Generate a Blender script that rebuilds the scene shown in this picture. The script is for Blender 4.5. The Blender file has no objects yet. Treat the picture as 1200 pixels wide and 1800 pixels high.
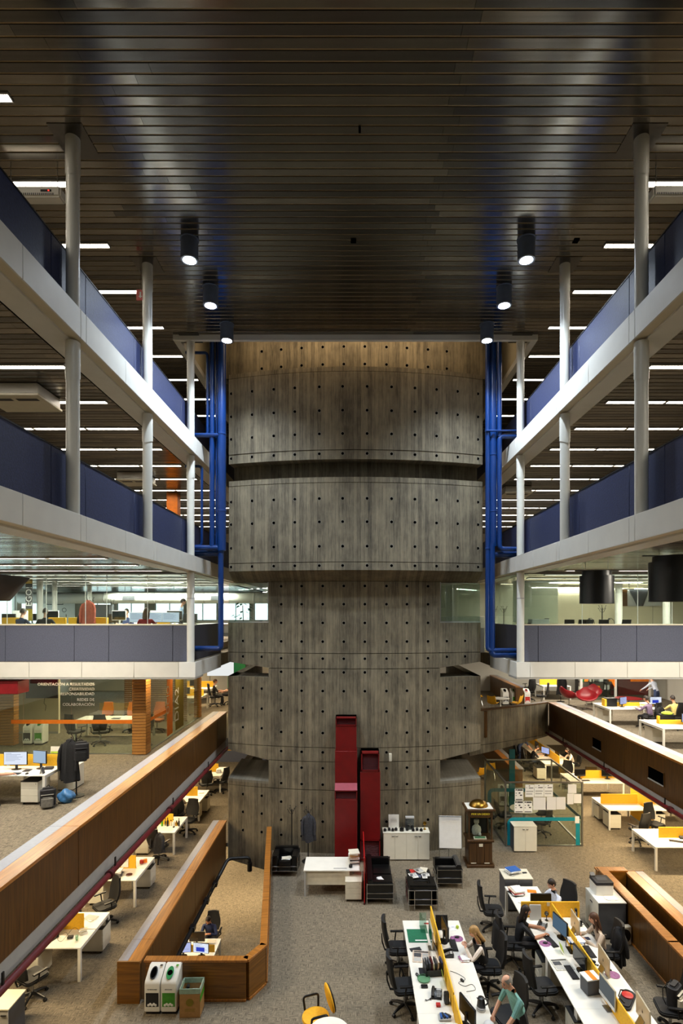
import bpy, bmesh, math, random
from mathutils import Vector, Matrix
random.seed(7)
SC = bpy.context.scene
COL = SC.collection
# ------------------------------------------------------------------ camera, world, exposure
EYE = 7.95            # eye height above the ground floor (m)
F = 960.0             # focal length in pixels of the 1200x1800 frame
VX, VY = 621.0, 1078.0  # principal point
cam_d = bpy.data.cameras.new('camera'); cam = bpy.data.objects.new('camera', cam_d); COL.objects.link(cam)
cam_d.sensor_width = 36.0; cam_d.lens = F/1800*36.0
cam_d.shift_x = -(VX-600)/1800; cam_d.shift_y = (VY-900)/1800
cam_d.clip_start = .1; cam_d.clip_end = 200
cam.location = (0, 0, EYE); cam.rotation_euler = (math.pi/2, 0, 0)
SC.camera = cam
w = bpy.data.worlds.new('world'); SC.world = w; w.use_nodes = True
bg = w.node_tree.nodes['Background']; bg.inputs[0].default_value = (.86, .93, 1, 1); bg.inputs[1].default_value = 4.0
SC.view_settings.view_transform = 'Standard'; SC.view_settings.look = 'None'
SC.view_settings.gamma = 1; SC.view_settings.use_curve_mapping = False
SC.view_settings.exposure = -0.08
cy = SC.cycles
cy.use_denoising = True; cy.max_bounces = 8; cy.diffuse_bounces = 4; cy.glossy_bounces = 4
cy.transmission_bounces = 8; cy.transparent_max_bounces = 12
cy.sample_clamp_indirect = 6; cy.caustics_reflective = False; cy.caustics_refractive = False
WARM = (1, .77, .46); COOL = (.80, .90, 1); NEUT = (1, .91, .76)
def area(name, loc, sx, sy, power, col=WARM, rot=(0, 0, 0)):
    d = bpy.data.lights.new(name, 'AREA'); d.shape = 'RECTANGLE'; d.size = sx; d.size_y = sy; d.energy = power; d.color = col
    o = bpy.data.objects.new(name, d); COL.objects.link(o); o.location = loc; o.rotation_euler = rot
    return o
# rows of ceiling luminaires below the gallery slabs (the slabs hide the fittings from the eye)
DOWN_W = 1300; ZTOP, ZSEC = 16.24, 12.70
LP = dict(g5l=900, g5r=1250, g4l=900, g4r=1000, f4l=900, f4r=1100, l3l=1300, l3r=800, shaft=110, front=120, near=60, low=900)
for y in (9.5, 13.5, 17.5, 21.5, 25.5):
    area('office_light', (-7.6, y, 2.72), 3.2, .25, LP['g5l']/5, WARM)
for y in (13.5, 17.5, 21.5, 25.5):
    area('office_light', (10.6, y, 2.72), 4.0, .25, LP['g5r']/4, WARM)
for y in (18.2, 21.5, 25, 29):
    area('office_light', (-8.5, y, 5.98), 4.5, .25, LP['g4l']/4, WARM)
    area('office_light', (11.5, y, 5.98), 5, .25, LP['g4r']/4, NEUT)
for y in (8.5, 12.5):
    area('office_light', (-8.3, y, 9.12), 3.5, .25, LP['f4l']/2, NEUT)
    area('office_light', (9.3, y, 9.12), 3.5, .25, LP['f4r']/2, NEUT)
for y in (19, 23, 27):
    area('office_light', (-9, y, 9.0), 6, .25, LP['l3l']/3, NEUT)
    area('office_light', (9.5, y, 9.0), 6, .25, LP['l3r']/3, NEUT)
for y in (1.7, 3.5, 5.3, 7.05):      # the rows of linear lights go on towards the viewer
    for z in (ZTOP, ZSEC):
        area('office_light', (-8.2, y, z), 4.2, .12, LP['near'], NEUT); area('office_light', (8.35, y, z), 4.2, .12, LP['near'], NEUT)
for y in (13, 17, 21, 25):          # basement storey, seen through the opening in the ground floor
    area('office_light', (-7.2, y, -.62), 3.5, .25, LP['low']/4, WARM)
area('office_light', (-3.4, 21.5, -.75), 1.6, .25, LP['low']/6, WARM)
area('shaft_light', (0.05, 16.75, 17.3), 7.5, .2, LP['shaft'], (1, .72, .42), (math.radians(62), 0, 0))
area('front_fill', (0, 3.0, 15.9), 6, 2.0, LP['front'], COOL)  # added unseen fill light near the viewer, not a fitting of the hall
# ------------------------------------------------------------------ materials
MAT = {}
def _new(name):
    m = bpy.data.materials.new(name); m.use_nodes = True
    nt = m.node_tree; nd = nt.nodes; b = nd['Principled BSDF']
    return m, nt, nd, b
def lin(c): return tuple(((v/255)/12.92 if v/255 <= .04045 else ((v/255+.055)/1.055)**2.4) for v in c)
def pm(name, rgb, rough=.5, metal=0, var=.10, scale=9, bump=0, stretch=(1, 1, 1), detail=3, spec=None, emit=None, coat=0):
    """procedural paint/fabric: colour from 0-255 sRGB, noise variation, optional bump"""
    if name in MAT: return MAT[name]
    m, nt, nd, b = _new(name); c = lin(rgb)
    tc = nd.new('ShaderNodeTexCoord'); mp = nd.new('ShaderNodeMapping'); mp.inputs['Scale'].default_value = stretch
    nz = nd.new('ShaderNodeTexNoise'); nz.inputs['Scale'].default_value = scale; nz.inputs['Detail'].default_value = detail
    rp = nd.new('ShaderNodeValToRGB')
    rp.color_ramp.elements[0].position = .3; rp.color_ramp.elements[1].position = .7
    rp.color_ramp.elements[0].color = (*[max(0, v*(1-var)) for v in c], 1)
    rp.color_ramp.elements[1].color = (*[min(1, v*(1+var)) for v in c], 1)
    nt.links.new(tc.outputs['Object'], mp.inputs[0]); nt.links.new(mp.outputs[0], nz.inputs[0])
    nt.links.new(nz.outputs[0], rp.inputs[0]); nt.links.new(rp.outputs[0], b.inputs['Base Color'])
    b.inputs['Roughness'].default_value = rough; b.inputs['Metallic'].default_value = metal
    if spec is not None: b.inputs['Specular IOR Level'].default_value = spec
    if coat: b.inputs['Coat Weight'].default_value = coat
    if bump:
        bp = nd.new('ShaderNodeBump'); bp.inputs['Strength'].default_value = bump; bp.inputs['Distance'].default_value = .02
        nt.links.new(nz.outputs[0], bp.inputs['Height']); nt.links.new(bp.outputs[0], b.inputs['Normal'])
    if emit:
        b.inputs['Emission Color'].default_value = (*lin(emit[0]), 1); b.inputs['Emission Strength'].default_value = emit[1]
    MAT[name] = m; return m
def wood(name, rgb, rgb2, rough=.35, axis='z', scale=1.0, coat=.0):
    m, nt, nd, b = _new(name)
    tc = nd.new('ShaderNodeTexCoord'); mp = nd.new('ShaderNodeMapping')
    mp.inputs['Scale'].default_value = {'z': (14*scale, 14*scale, .8), 'y': (16*scale, .8, 16*scale), 'x': (.8, 16*scale, 16*scale)}[axis]
    nz = nd.new('ShaderNodeTexNoise'); nz.inputs['Scale'].default_value = 1.6; nz.inputs['Detail'].default_value = 6; nz.inputs['Distortion'].default_value = .6
    rp = nd.new('ShaderNodeValToRGB')
    rp.color_ramp.elements[0].position = .28; rp.color_ramp.elements[1].position = .72
    rp.color_ramp.elements[0].color = (*lin(rgb), 1); rp.color_ramp.elements[1].color = (*lin(rgb2), 1)
    nt.links.new(tc.outputs['Object'], mp.inputs[0]); nt.links.new(mp.outputs[0], nz.inputs[0]); nt.links.new(nz.outputs[0], rp.inputs[0])
    nt.links.new(rp.outputs[0], b.inputs['Base Color']); b.inputs['Roughness'].default_value = rough
    b.inputs['Coat Weight'].default_value = coat; b.inputs['Coat Roughness'].default_value = .15
    MAT[name] = m; return m
def glow(name, rgb, strength):
    m, nt, nd, b = _new(name)
    nd.remove(b); e = nd.new('ShaderNodeEmission'); e.inputs[0].default_value = (*lin(rgb), 1); e.inputs[1].default_value = strength
    nt.links.new(e.outputs[0], nd['Material Output'].inputs[0]); MAT[name] = m; return m
def glass(name, tint=(235, 245, 242), refl=.10):
    """thin pane: mostly clear, mirror reflection by Fresnel"""
    m, nt, nd, b = _new(name); nd.remove(b)
    t = nd.new('ShaderNodeBsdfTransparent'); t.inputs[0].default_value = (*lin(tint), 1)
    g = nd.new('ShaderNodeBsdfGlossy'); g.inputs['Roughness'].default_value = .02; g.inputs[0].default_value = (.9, .95, .95, 1)
    fr = nd.new('ShaderNodeFresnel'); fr.inputs[0].default_value = 1.45
    ad = nd.new('ShaderNodeMath'); ad.operation = 'ADD'; ad.inputs[1].default_value = refl-.04
    mx = nd.new('ShaderNodeMixShader')
    mn = nd.new('ShaderNodeMath'); mn.operation = 'MINIMUM'; mn.inputs[1].default_value = .22
    nt.links.new(fr.outputs[0], ad.inputs[0]); nt.links.new(ad.outputs[0], mn.inputs[0]); nt.links.new(mn.outputs[0], mx.inputs[0])
    nt.links.new(t.outputs[0], mx.inputs[1]); nt.links.new(g.outputs[0], mx.inputs[2]); nt.links.new(mx.outputs[0], nd['Material Output'].inputs[0])
    MAT[name] = m; return m
def concrete(name, dark, light, warm=1.0):
    """board-marked concrete: vertical boards 11.5 cm wide, stains, grooves between boards"""
    m, nt, nd, b = _new(name); L = nt.links.new
    tc = nd.new('ShaderNodeTexCoord'); sp = nd.new('ShaderNodeSeparateXYZ'); L(tc.outputs['Object'], sp.inputs[0])
    def math_(op, a, v=None, c=None):
        n = nd.new('ShaderNodeMath'); n.operation = op
        for i, q in enumerate((a, v, c)):
            if q is None: continue
            if isinstance(q, (int, float)): n.inputs[i].default_value = q
            else: L(q, n.inputs[i])
        return n.outputs[0]
    u = math_('DIVIDE', sp.outputs[0], .115); cell = math_('FLOOR', u); fr = math_('FRACT', u)
    wn = nd.new('ShaderNodeTexWhiteNoise'); wn.noise_dimensions = '1D'; L(cell, wn.inputs['W'])
    g = math_('ABSOLUTE', math_('SUBTRACT', fr, .5)); groove = math_('GREATER_THAN', g, .465)
    mp = nd.new('ShaderNodeMapping'); mp.inputs['Scale'].default_value = (1.3, 1.3, .8); L(tc.outputs['Object'], mp.inputs[0])
    n1 = nd.new('ShaderNodeTexNoise'); n1.inputs['Scale'].default_value = 1.4; n1.inputs['Detail'].default_value = 8; n1.inputs['Roughness'].default_value = .65; L(mp.outputs[0], n1.inputs[0])
    mp2 = nd.new('ShaderNodeMapping'); mp2.inputs['Scale'].default_value = (40, 40, 2.5); L(tc.outputs['Object'], mp2.inputs[0])
    n2 = nd.new('ShaderNodeTexNoise'); n2.inputs['Scale'].default_value = 1.0; n2.inputs['Detail'].default_value = 4; L(mp2.outputs[0], n2.inputs[0])
    f = math_('ADD', math_('MULTIPLY', n1.outputs[0], .62), math_('MULTIPLY', wn.outputs[0], .16))
    f = math_('ADD', f, math_('MULTIPLY', n2.outputs[0], .42)); f = math_('SUBTRACT', f, math_('MULTIPLY', groove, .16))
    rp = nd.new('ShaderNodeValToRGB'); rp.color_ramp.elements[0].position = .36; rp.color_ramp.elements[1].position = .86
    rp.color_ramp.elements[0].color = (*lin(dark), 1); rp.color_ramp.elements[1].color = (*lin(light), 1); L(f, rp.inputs[0]); L(rp.outputs[0], b.inputs['Base Color'])
    hgt = math_('SUBTRACT', math_('ADD', math_('MULTIPLY', n2.outputs[0], .35), math_('MULTIPLY', wn.outputs[0], .5)), math_('MULTIPLY', groove, 1.0))
    bp = nd.new('ShaderNodeBump'); bp.inputs['Strength'].default_value = .55; bp.inputs['Distance'].default_value = .012
    L(hgt, bp.inputs['Height']); L(bp.outputs[0], b.inputs['Normal']); b.inputs['Roughness'].default_value = .82
    MAT[name] = m; return m
def carpet(name, dark, light):
    """woven carpet: short crossing threads"""
    m, nt, nd, b = _new(name); L = nt.links.new
    tc = nd.new('ShaderNodeTexCoord'); outs = []
    for s in ((12, 110, 1), (110, 12, 1)):
        mp = nd.new('ShaderNodeMapping'); mp.inputs['Scale'].default_value = s; L(tc.outputs['Object'], mp.inputs[0])
        n = nd.new('ShaderNodeTexNoise'); n.inputs['Scale'].default_value = .55; n.inputs['Detail'].default_value = 2; L(mp.outputs[0], n.inputs[0]); outs.append(n.outputs[0])
    ck = nd.new('ShaderNodeTexNoise'); ck.inputs['Scale'].default_value = 11; ck.inputs['Detail'].default_value = 1; L(tc.outputs['Object'], ck.inputs[0])
    st = nd.new('ShaderNodeMath'); st.operation = 'GREATER_THAN'; st.inputs[1].default_value = .5; L(ck.outputs[0], st.inputs[0])
    mx = nd.new('ShaderNodeMix'); mx.data_type = 'FLOAT'; L(st.outputs[0], mx.inputs[0]); L(outs[0], mx.inputs[2]); L(outs[1], mx.inputs[3])
    rp = nd.new('ShaderNodeValToRGB'); rp.color_ramp.elements[0].position = .34; rp.color_ramp.elements[1].position = .66
    rp.color_ramp.elements[0].color = (*lin(dark), 1); rp.color_ramp.elements[1].color = (*lin(light), 1); L(mx.outputs[0], rp.inputs[0])
    L(rp.outputs[0], b.inputs['Base Color']); b.inputs['Roughness'].default_value = .95; b.inputs['Specular IOR Level'].default_value = .1
    bp = nd.new('ShaderNodeBump'); bp.inputs['Strength'].default_value = .3; bp.inputs['Distance'].default_value = .01; L(mx.outputs[0], bp.inputs['Height']); L(bp.outputs[0], b.inputs['Normal'])
    MAT[name] = m; return m
concrete('concrete', (56, 51, 41), (146, 135, 111))
concrete('concrete_smooth', (92, 88, 78), (136, 131, 118))
carpet('carpet', (94, 87, 75), (142, 131, 113))
wood('walnut', (62, 39, 13), (106, 70, 25), .38, 'z', 1.0)
wood('oak_cap', (124, 76, 26), (186, 122, 50), .32, 'y', 1.0, .25)
wood('oak_front', (92, 58, 16), (138, 92, 30), .35, 'x', .8)
wood('slat_wood', (150, 98, 40), (205, 146, 74), .45, 'x', 1.0)
wood('oldwood', (46, 30, 14), (86, 58, 28), .4, 'z', 2.0)
pm('frost_edge', (200, 214, 208), .3, 0, .04, 6)
pm('cap_grey', (136, 136, 146), .3, 0, .06, 20)
pm('fascia', (222, 221, 214), .45, 0, .03, 3)
pm('soffit', (214, 204, 180), .5, 0, .03, 3)
pm('column_white', (214, 214, 206), .3, 0, .03, 4)
pm('navy', (40, 48, 82), .5, 0, .22, 30, .15)
pm('bluegrey', (82, 87, 106), .7, 0, .2, 38, .2)
pm('darkgrey_fabric', (52, 52, 62), .7, 0, .15, 30)
pm('blue_pipe', (6, 48, 108), .32, 0, .12, 6, 0, (1, 1, .3))
pm('red_duct', (104, 4, 8), .42, 0, .12, 4)
pm('red_dark', (70, 4, 8), .5, 0, .15, 8)
pm('red_ledge', (140, 50, 66), .4, 0, .08, 8)
pm('red_pipe', (98, 22, 26), .4, 0, .15, 6)
pm('slat_edge_sheen', (176, 152, 112), .45, .6, .1, 2.5, 0, (1, 8, 1))  # tan stands in for warm shaft light mirrored in the slat chamfers
pm('slat_metal', (124, 120, 113), .21, 1.0, .10, 2.5, 0, (1, 8, 1))
pm('slat_metal_b', (105, 102, 98), .24, 1.0, .10, 2.5, 0, (1, 8, 1))
pm('slat_metal_c', (140, 134, 125), .17, 1.0, .10, 2.5, 0, (1, 8, 1))
pm('black', (12, 12, 13), .5, 0, .2, 12)
pm('void', (5, 5, 5), .95, 0, .2, 3, spec=0)
pm('black_fabric', (22, 22, 25), .85, 0, .3, 40, .2)
pm('leather', (12, 12, 13), .28, 0, .25, 14, .12)
pm('chrome', (200, 202, 205), .12, 1, .04, 5)
pm('alu', (158, 160, 160), .35, 1, .06, 8)
pm('white_lam', (232, 230, 222), .35, 0, .03, 5)
pm('offwhite', (214, 209, 190), .45, 0, .04, 5)
pm('grey_lam', (70, 72, 78), .5, 0, .08, 6)
pm('lightgrey', (178, 178, 176), .5, 0, .05, 6)
pm('yellow', (234, 180, 38), .75, 0, .08, 35, .1)
pm('wall_white', (214, 210, 198), .7, 0, .04, 1.5)
pm('wall_beige', (202, 192, 164), .7, 0, .06, 1.5)
pm('lamp_body', (96, 110, 136), .4, .2, .08, 6)  # bluish tone lifted to put the lamps' glare into the housing colour
pm('pend_black', (20, 24, 28), .35, 0, .1, 6)
pm('paper', (238, 238, 236), .7, 0, .03, 8)
pm('teal', (0, 138, 156), .5, 0, .08, 8)
pm('teal_dark', (0, 92, 98), .5, 0, .1, 8)
pm('orange', (236, 128, 26), .5, 0, .08, 8)
pm('olive', (128, 112, 22), .6, 0, .1, 8)
pm('green', (24, 132, 66), .6, 0, .1, 6)
pm('cardboard', (170, 128, 76), .75, 0, .1, 12)
pm('red_leather', (138, 26, 34), .35, 0, .12, 8)
glow('tube', (255, 242, 222), 26.0)
glow('tube_cool', (250, 250, 255), 7.0)
glow('down_lens', (225, 238, 255), 60.0)
glow('screen_white', (232, 240, 255), 1.0)
glow('screen_board', (250, 252, 250), .9)
glow('screen_blue', (196, 206, 255), .85)
glow('led_red', (255, 40, 30), 6)
glass('glass'); glass('glass_green', (214, 232, 224), .08); glass('glass_clear', (246, 250, 248), .045)
# ------------------------------------------------------------------ helpers
def gp(px, py, z):
    """point of the horizontal plane z seen at a frame pixel"""
    D = F*(EYE-z)/(py-VY); return Vector(((px-VX)*D/F, D, z))
def ad(px, py, D): return Vector(((px-VX)*D/F, D, EYE-(py-VY)*D/F))
class MB:
    def __init__(s): s.v = []; s.f = []; s.m = []
    def add(s, vs, fs, m=0):
        o = len(s.v); s.v += [tuple(q) for q in vs]; s.f += [tuple(i+o for i in q) for q in fs]; s.m += [m]*len(fs); return s
    def box(s, x0, x1, y0, y1, z0, z1, m=0, M=None):
        vs = [Vector((x, y, z)) for x in (x0, x1) for y in (y0, y1) for z in (z0, z1)]
        if M is not None: vs = [M @ q for q in vs]
        return s.add(vs, [(0, 1, 3, 2), (4, 6, 7, 5), (0, 4, 5, 1), (2, 3, 7, 6), (0, 2, 6, 4), (1, 5, 7, 3)], m)
    def cbox(s, c, d, rz=0, m=0, rx=0, ry=0):
        M = Matrix.Translation(c) @ Matrix.Rotation(rz, 4, 'Z') @ Matrix.Rotation(ry, 4, 'Y') @ Matrix.Rotation(rx, 4, 'X')
        return s.box(-d[0]/2, d[0]/2, -d[1]/2, d[1]/2, -d[2]/2, d[2]/2, m, M)
    def loft(s, rings, m=0, caps=True, closed=True):
        n = len(rings[0]); vs = [p for r in rings for p in r]; fs = []
        for k in range(len(rings)-1):
            for i in range(n if closed else n-1):
                j = (i+1) % n; fs.append((k*n+i, k*n+j, (k+1)*n+j, (k+1)*n+i))
        if caps: fs.append(tuple(range(n-1, -1, -1))); fs.append(tuple((len(rings)-1)*n+i for i in range(n)))
        return s.add(vs, fs, m)
    def tube(s, pts, r, n=10, m=0, caps=True, flat=1):
        pts = [Vector(p) for p in pts]; rs = r if isinstance(r, (list, tuple)) else [r]*len(pts); rings = []
        up = None
        for k, p in enumerate(pts):
            t = (pts[min(k+1, len(pts)-1)]-pts[max(k-1, 0)])
            if t.length < 1e-9: t = Vector((0, 0, 1))
            t.normalize()
            if up is None: up = Vector((1, 0, 0)) if abs(t.z) > .9 else Vector((0, 0, 1))
            a = t.cross(up)
            if a.length < 1e-6: a = t.orthogonal()
            a.normalize(); b_ = a.cross(t).normalized(); up = b_
            rings.append([p+(a*math.cos(2*math.pi*i/n)+b_*math.sin(2*math.pi*i/n)*flat)*rs[k] for i in range(n)])
        return s.loft(rings, m, caps)
    def cyl(s, p0, p1, r, n=12, m=0, r1=None): return s.tube([p0, p1], [r, r if r1 is None else r1], n, m)
    def lathe(s, prof, c=(0, 0, 0), n=16, m=0, sx=1, sy=1):
        rings = [[Vector((c[0]+r*sx*math.cos(2*math.pi*i/n), c[1]+r*sy*math.sin(2*math.pi*i/n), c[2]+z)) for i in range(n)] for r, z in prof]
        return s.loft(rings, m)
    def prism(s, poly, z0, z1, m=0):
        n = len(poly)
        return s.add([(x, y, z0) for x, y in poly]+[(x, y, z1) for x, y in poly],
                     [tuple(range(n-1, -1, -1)), tuple(range(n, 2*n))]+[(i, (i+1) % n, (i+1) % n+n, i+n) for i in range(n)], m)
    def extr(s, poly, axis, a0, a1, m=0):
        """polygon in the plane across an axis ('x': (y,z), 'y': (x,z)) extruded along it"""
        n = len(poly)
        P = (lambda u, v, a: (a, u, v)) if axis == 'x' else (lambda u, v, a: (u, a, v))
        return s.add([P(u, v, a0) for u, v in poly]+[P(u, v, a1) for u, v in poly],
                     [tuple(range(n-1, -1, -1)), tuple(range(n, 2*n))]+[(i, (i+1) % n, (i+1) % n+n, i+n) for i in range(n)], m)
    def ball(s, c, r, n=12, k=8, m=0, M=None):
        r = r if isinstance(r, (tuple, list)) else (r, r, r); vs = []; fs = []
        for a in range(k+1):
            th = math.pi*a/k
            for i in range(n):
                q = Vector((r[0]*math.sin(th)*math.cos(2*math.pi*i/n), r[1]*math.sin(th)*math.sin(2*math.pi*i/n), r[2]*math.cos(th)))
                if M is not None: q = M @ q
                vs.append(q+Vector(c))
        for a in range(k):
            for i in range(n):
                j = (i+1) % n; fs.append((a*n+i, (a+1)*n+i, (a+1)*n+j, a*n+j))
        return s.add(vs, fs, m)
    def lump(s, amp=.12, f=14):
        """crumple a soft shape"""
        c = sum((Vector(q) for q in s.v), Vector())/len(s.v)
        s.v = [tuple(c+(Vector(q)-c)*(1+amp*math.sin(f*q[0]+1.3*f*q[2])+amp*.7*math.cos(1.7*f*q[1]-f*q[2]))) for q in s.v]; return s
    def mesh(s, name, mats, bevel=0, smooth=True, seg=1):
        me = bpy.data.meshes.new(name); me.from_pydata(s.v, [], s.f)
        for q in (mats if isinstance(mats, (list, tuple)) else [mats]): me.materials.append(MAT[q] if isinstance(q, str) else q)
        me.polygons.foreach_set('material_index', s.m)
        bm = bmesh.new(); bm.from_mesh(me)
        bmesh.ops.remove_doubles(bm, verts=bm.verts, dist=1e-6)
        bmesh.ops.recalc_face_normals(bm, faces=bm.faces)
        if bevel: bmesh.ops.bevel(bm, geom=[e for e in bm.edges if len(e.link_faces) == 2 and e.calc_face_angle(0) > .6], offset=bevel, segments=seg, affect='EDGES', clamp_overlap=True)
        bm.to_mesh(me); bm.free()
        if smooth:
            me.polygons.foreach_set('use_smooth', [True]*len(me.polygons)); me.set_sharp_from_angle(angle=math.radians(38))
        me.update(); return me
    def build(s, name, mats, parent=None, loc=None, rz=None, bevel=0, smooth=True, seg=1):
        return link(name, s.mesh(name, mats, bevel, smooth, seg), parent, loc, rz)
def link(name, me, parent=None, loc=None, rz=None):
    o = bpy.data.objects.new(name, me); COL.objects.link(o)
    if parent is not None: o.parent = parent
    if loc is not None: o.location = loc
    if rz is not None: o.rotation_euler = (0, 0, rz)
    return o
def tag(o, label=None, cat=None, group=None, kind=None):
    if label: o['label'] = label
    if cat: o['category'] = cat
    if group: o['group'] = group
    if kind: o['kind'] = kind
    return o
def thing(name, label, cat, loc=(0, 0, 0), rz=0, group=None):
    o = bpy.data.objects.new(name, None); COL.objects.link(o); o.empty_display_size = .1
    o.location = loc; o.rotation_euler = (0, 0, rz)
    return tag(o, label, cat, group)
def struct(o): o['kind'] = 'structure'; return o
KIDS = {}
def copy_tree(o, parent=None):
    c = o.copy(); COL.objects.link(c)
    if parent is not None: c.parent = parent
    for ch in list(o.children): copy_tree(ch, c)
    return c
def dup(src, label, loc, rz=0, group=None):
    c = copy_tree(src); c.location = loc; c.rotation_euler = (0, 0, rz); c['label'] = label
    if group: c['group'] = group
    return c
class Proto:
    """first use places the original, later uses place copies of it and of its parts"""
    def __init__(s, make): s.make = make; s.o = None
    def __call__(s, label, loc, rz=0, group=None):
        if s.o is None:
            s.o = s.make(); o = s.o; o.location = loc; o.rotation_euler = (0, 0, rz); o['label'] = label
            if group: o['group'] = group
            return o
        return dup(s.o, label, loc, rz, group)
ORD = ['first', 'second', 'third', 'fourth', 'fifth', 'sixth', 'seventh', 'eighth', 'ninth', 'tenth', 'eleventh', 'twelfth', 'thirteenth', 'fourteenth', 'fifteenth', 'sixteenth']
PI = math.pi
def text_mesh(name, body, size, mat, parent=None, loc=(0, 0, 0), rot=(PI/2, 0, 0), ext=.001, align='CENTER'):
    cu = bpy.data.curves.new(name, 'FONT'); cu.body = body; cu.size = size; cu.extrude = ext; cu.align_x = align; cu.resolution_u = 2
    t = bpy.data.objects.new(name+'_tmp', cu); COL.objects.link(t)
    me = bpy.data.meshes.new_from_object(t.evaluated_get(bpy.context.evaluated_depsgraph_get()))
    bpy.data.objects.remove(t); me.materials.clear(); me.materials.append(MAT[mat])
    o = link(name, me, parent, loc); o.rotation_euler = rot; return o
# ------------------------------------------------------------------ the building
Z5, ZP, Z4, Z3, Z2, Z1, ZC = 0.0, -.5, 3.26, 6.48, 9.67, 13.25, 16.30
B3, B2, B1 = 6.02, 9.21, 12.75        # undersides of the upper slabs
XL, XR = -4.75, 4.90                  # gallery edges
YB = 33.0                             # back wall
COLY = (9.60, 13.08, 16.55)           # column rows
# floors
mb = MB()
mb.prism([(-17, -6), (-4.4, -6), (-4.4, YB), (-17, YB)], -.12, 0)
mb.prism([(-4.4, -6), (-1.93, -6), (-1.93, 11.7), (-2.2, 11.25), (-4.4, 11.25)], -.12, 0)
mb.prism([(-1.93, -6), (6.75, -6), (6.75, 15.0), (-2.37, 15.0), (-1.93, 11.7)], -.12, 0)
mb.prism([(-2.37, 15.0), (17, 15.0), (17, YB), (-2.79, YB), (-2.79, 18.1)], -.12, 0)
mb.prism([(7.5, -6), (17, -6), (17, 15), (7.5, 15)], -.12, 0)
mb.prism([(-4.4, 18.9), (-2.79, 18.9), (-2.79, YB), (-4.4, YB)], -.12, 0)
struct(mb.build('floor', 'carpet', smooth=False))
ZB = -3.30
mb = MB(); mb.box(-17, 17, -6, YB, ZB-.12, ZB)
struct(mb.build('floor_basement', 'carpet', smooth=False))
struct(MB().box(-17, XL-.6, 17.3, YB, Z3, Z3+.28).build('floor_raised_left', 'carpet', smooth=False))
mb = MB(); mb.prism([(-17, -6), (-4.82, -6), (-4.82, 20.5), (-4.4, 20.6), (-4.4, YB), (-17, YB)], 2.86, Z4)
struct(mb.build('floor_gallery_left', ['carpet'], smooth=False))
mb = MB(); mb.prism([(8.17, -6), (17, -6), (17, YB), (4.4, YB), (4.4, 20.6), (5.2, 21.3), (8.17, 22.8)], 2.86, Z4)
struct(mb.build('floor_gallery_right', ['carpet'], smooth=False))
for nm, z0, z1, yl in (('middle', B3+.03, Z3, 16.55), ('second', B2+.06, Z2, -6), ('top', B1+.06, Z1, -6)):
    for sd, x0, x1 in (('left', -17, XL-.05), ('right', XR+.05, 17)):
        mb = MB().box(x0, x1, yl, YB, z0, z1); struct(mb.build(f'floor_{nm}_{sd}', 'carpet', smooth=False))
# outer walls
def wall_with_windows(name, x0, x1, y0, y1, z0, z1, wins, mat):
    """wall in the xz plane with rectangular openings (xa,xb,za,zb)"""
    mb = MB(); xs = sorted({x0, x1, *[w_[0] for w_ in wins], *[w_[1] for w_ in wins]}); zs = sorted({z0, z1, *[w_[2] for w_ in wins], *[w_[3] for w_ in wins]})
    for a, b in zip(xs, xs[1:]):
        for c, d in zip(zs, zs[1:]):
            if any(w_[0] <= a and b <= w_[1] and w_[2] <= c and d <= w_[3] for w_ in wins): continue
            mb.box(a, b, y0, y1, c, d)
    return struct(mb.build(name, mat, smooth=False))
WIN3 = [(-16.4, -14.6, 7.2, 9.0), (-14.3, -12.6, 7.2, 9.0)] + [(x, x+1.75, 7.5, 8.75) for x in (-12.0, -10.0, -8.0, -6.0, -4.0)]
WIN4 = [(-16.5, -13.2, 4.0, 5.9)]
wall_with_windows('wall_back', -17, 17, YB, YB+.25, -3.5, 20.5, WIN3+WIN4, 'wall_white')
for i, (a, b, c, d) in enumerate(WIN3+WIN4):
    f = MB()
    for q in ((a, b, c, c+.05), (a, b, d-.05, d), (a, a+.05, c, d), (b-.05, b, c, d), ((a+b)/2-.025, (a+b)/2+.025, c, d)): f.box(q[0], q[1], YB+.06, YB+.12, q[2], q[3])
    fo = struct(f.build(f'window_{i+1}', 'lightgrey', smooth=False))
    for x0, x1 in ((a+.05, (a+b)/2-.025), ((a+b)/2+.025, b-.05)):
        MB().box(x0, x1, YB+.085, YB+.095, c+.05, d-.05).build('pane', 'glass_clear', fo, smooth=False)
mb = MB(); ly = [(22.0, 24.6), (25.0, 27.6), (28.0, 30.6)]
mb.box(-17.25, -17, -6, YB+.25, -3.5, 7.2); mb.box(-17.25, -17, -6, YB+.25, 9.0, 20.5)
for a, b in ((-6, 22.0), (24.6, 25.0), (27.6, 28.0), (30.6, YB+.25)): mb.box(-17.25, -17, a, b, 7.2, 9.0)
struct(mb.build('wall_left', 'wall_white', smooth=False))
for k, (a, b) in enumerate(ly):
    f = MB()
    for q in ((a, b, 7.2, 7.25), (a, b, 8.95, 9.0), (a, a+.05, 7.2, 9.0), (b-.05, b, 7.2, 9.0)): f.box(-17.14, -17.08, *q)
    fo = struct(f.build(f'window_{13+k}', 'lightgrey', smooth=False)); MB().box(-17.115, -17.105, a+.05, b-.05, 7.25, 8.95).build('pane', 'glass_clear', fo, smooth=False)
struct(MB().box(17, 17.25, -6, YB+.25, -3.5, 20.5).build('wall_right', 'wall_white', smooth=False))
struct(MB().box(-17, 17, -6.25, -6, -3.5, 20.5).build('wall_front', 'wall_beige', smooth=False))
struct(MB().box(-17.25, 17.25, -6.25, YB+.25, 20.5, 20.7).build('ceiling_shaft', 'wall_beige', smooth=False))
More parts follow.
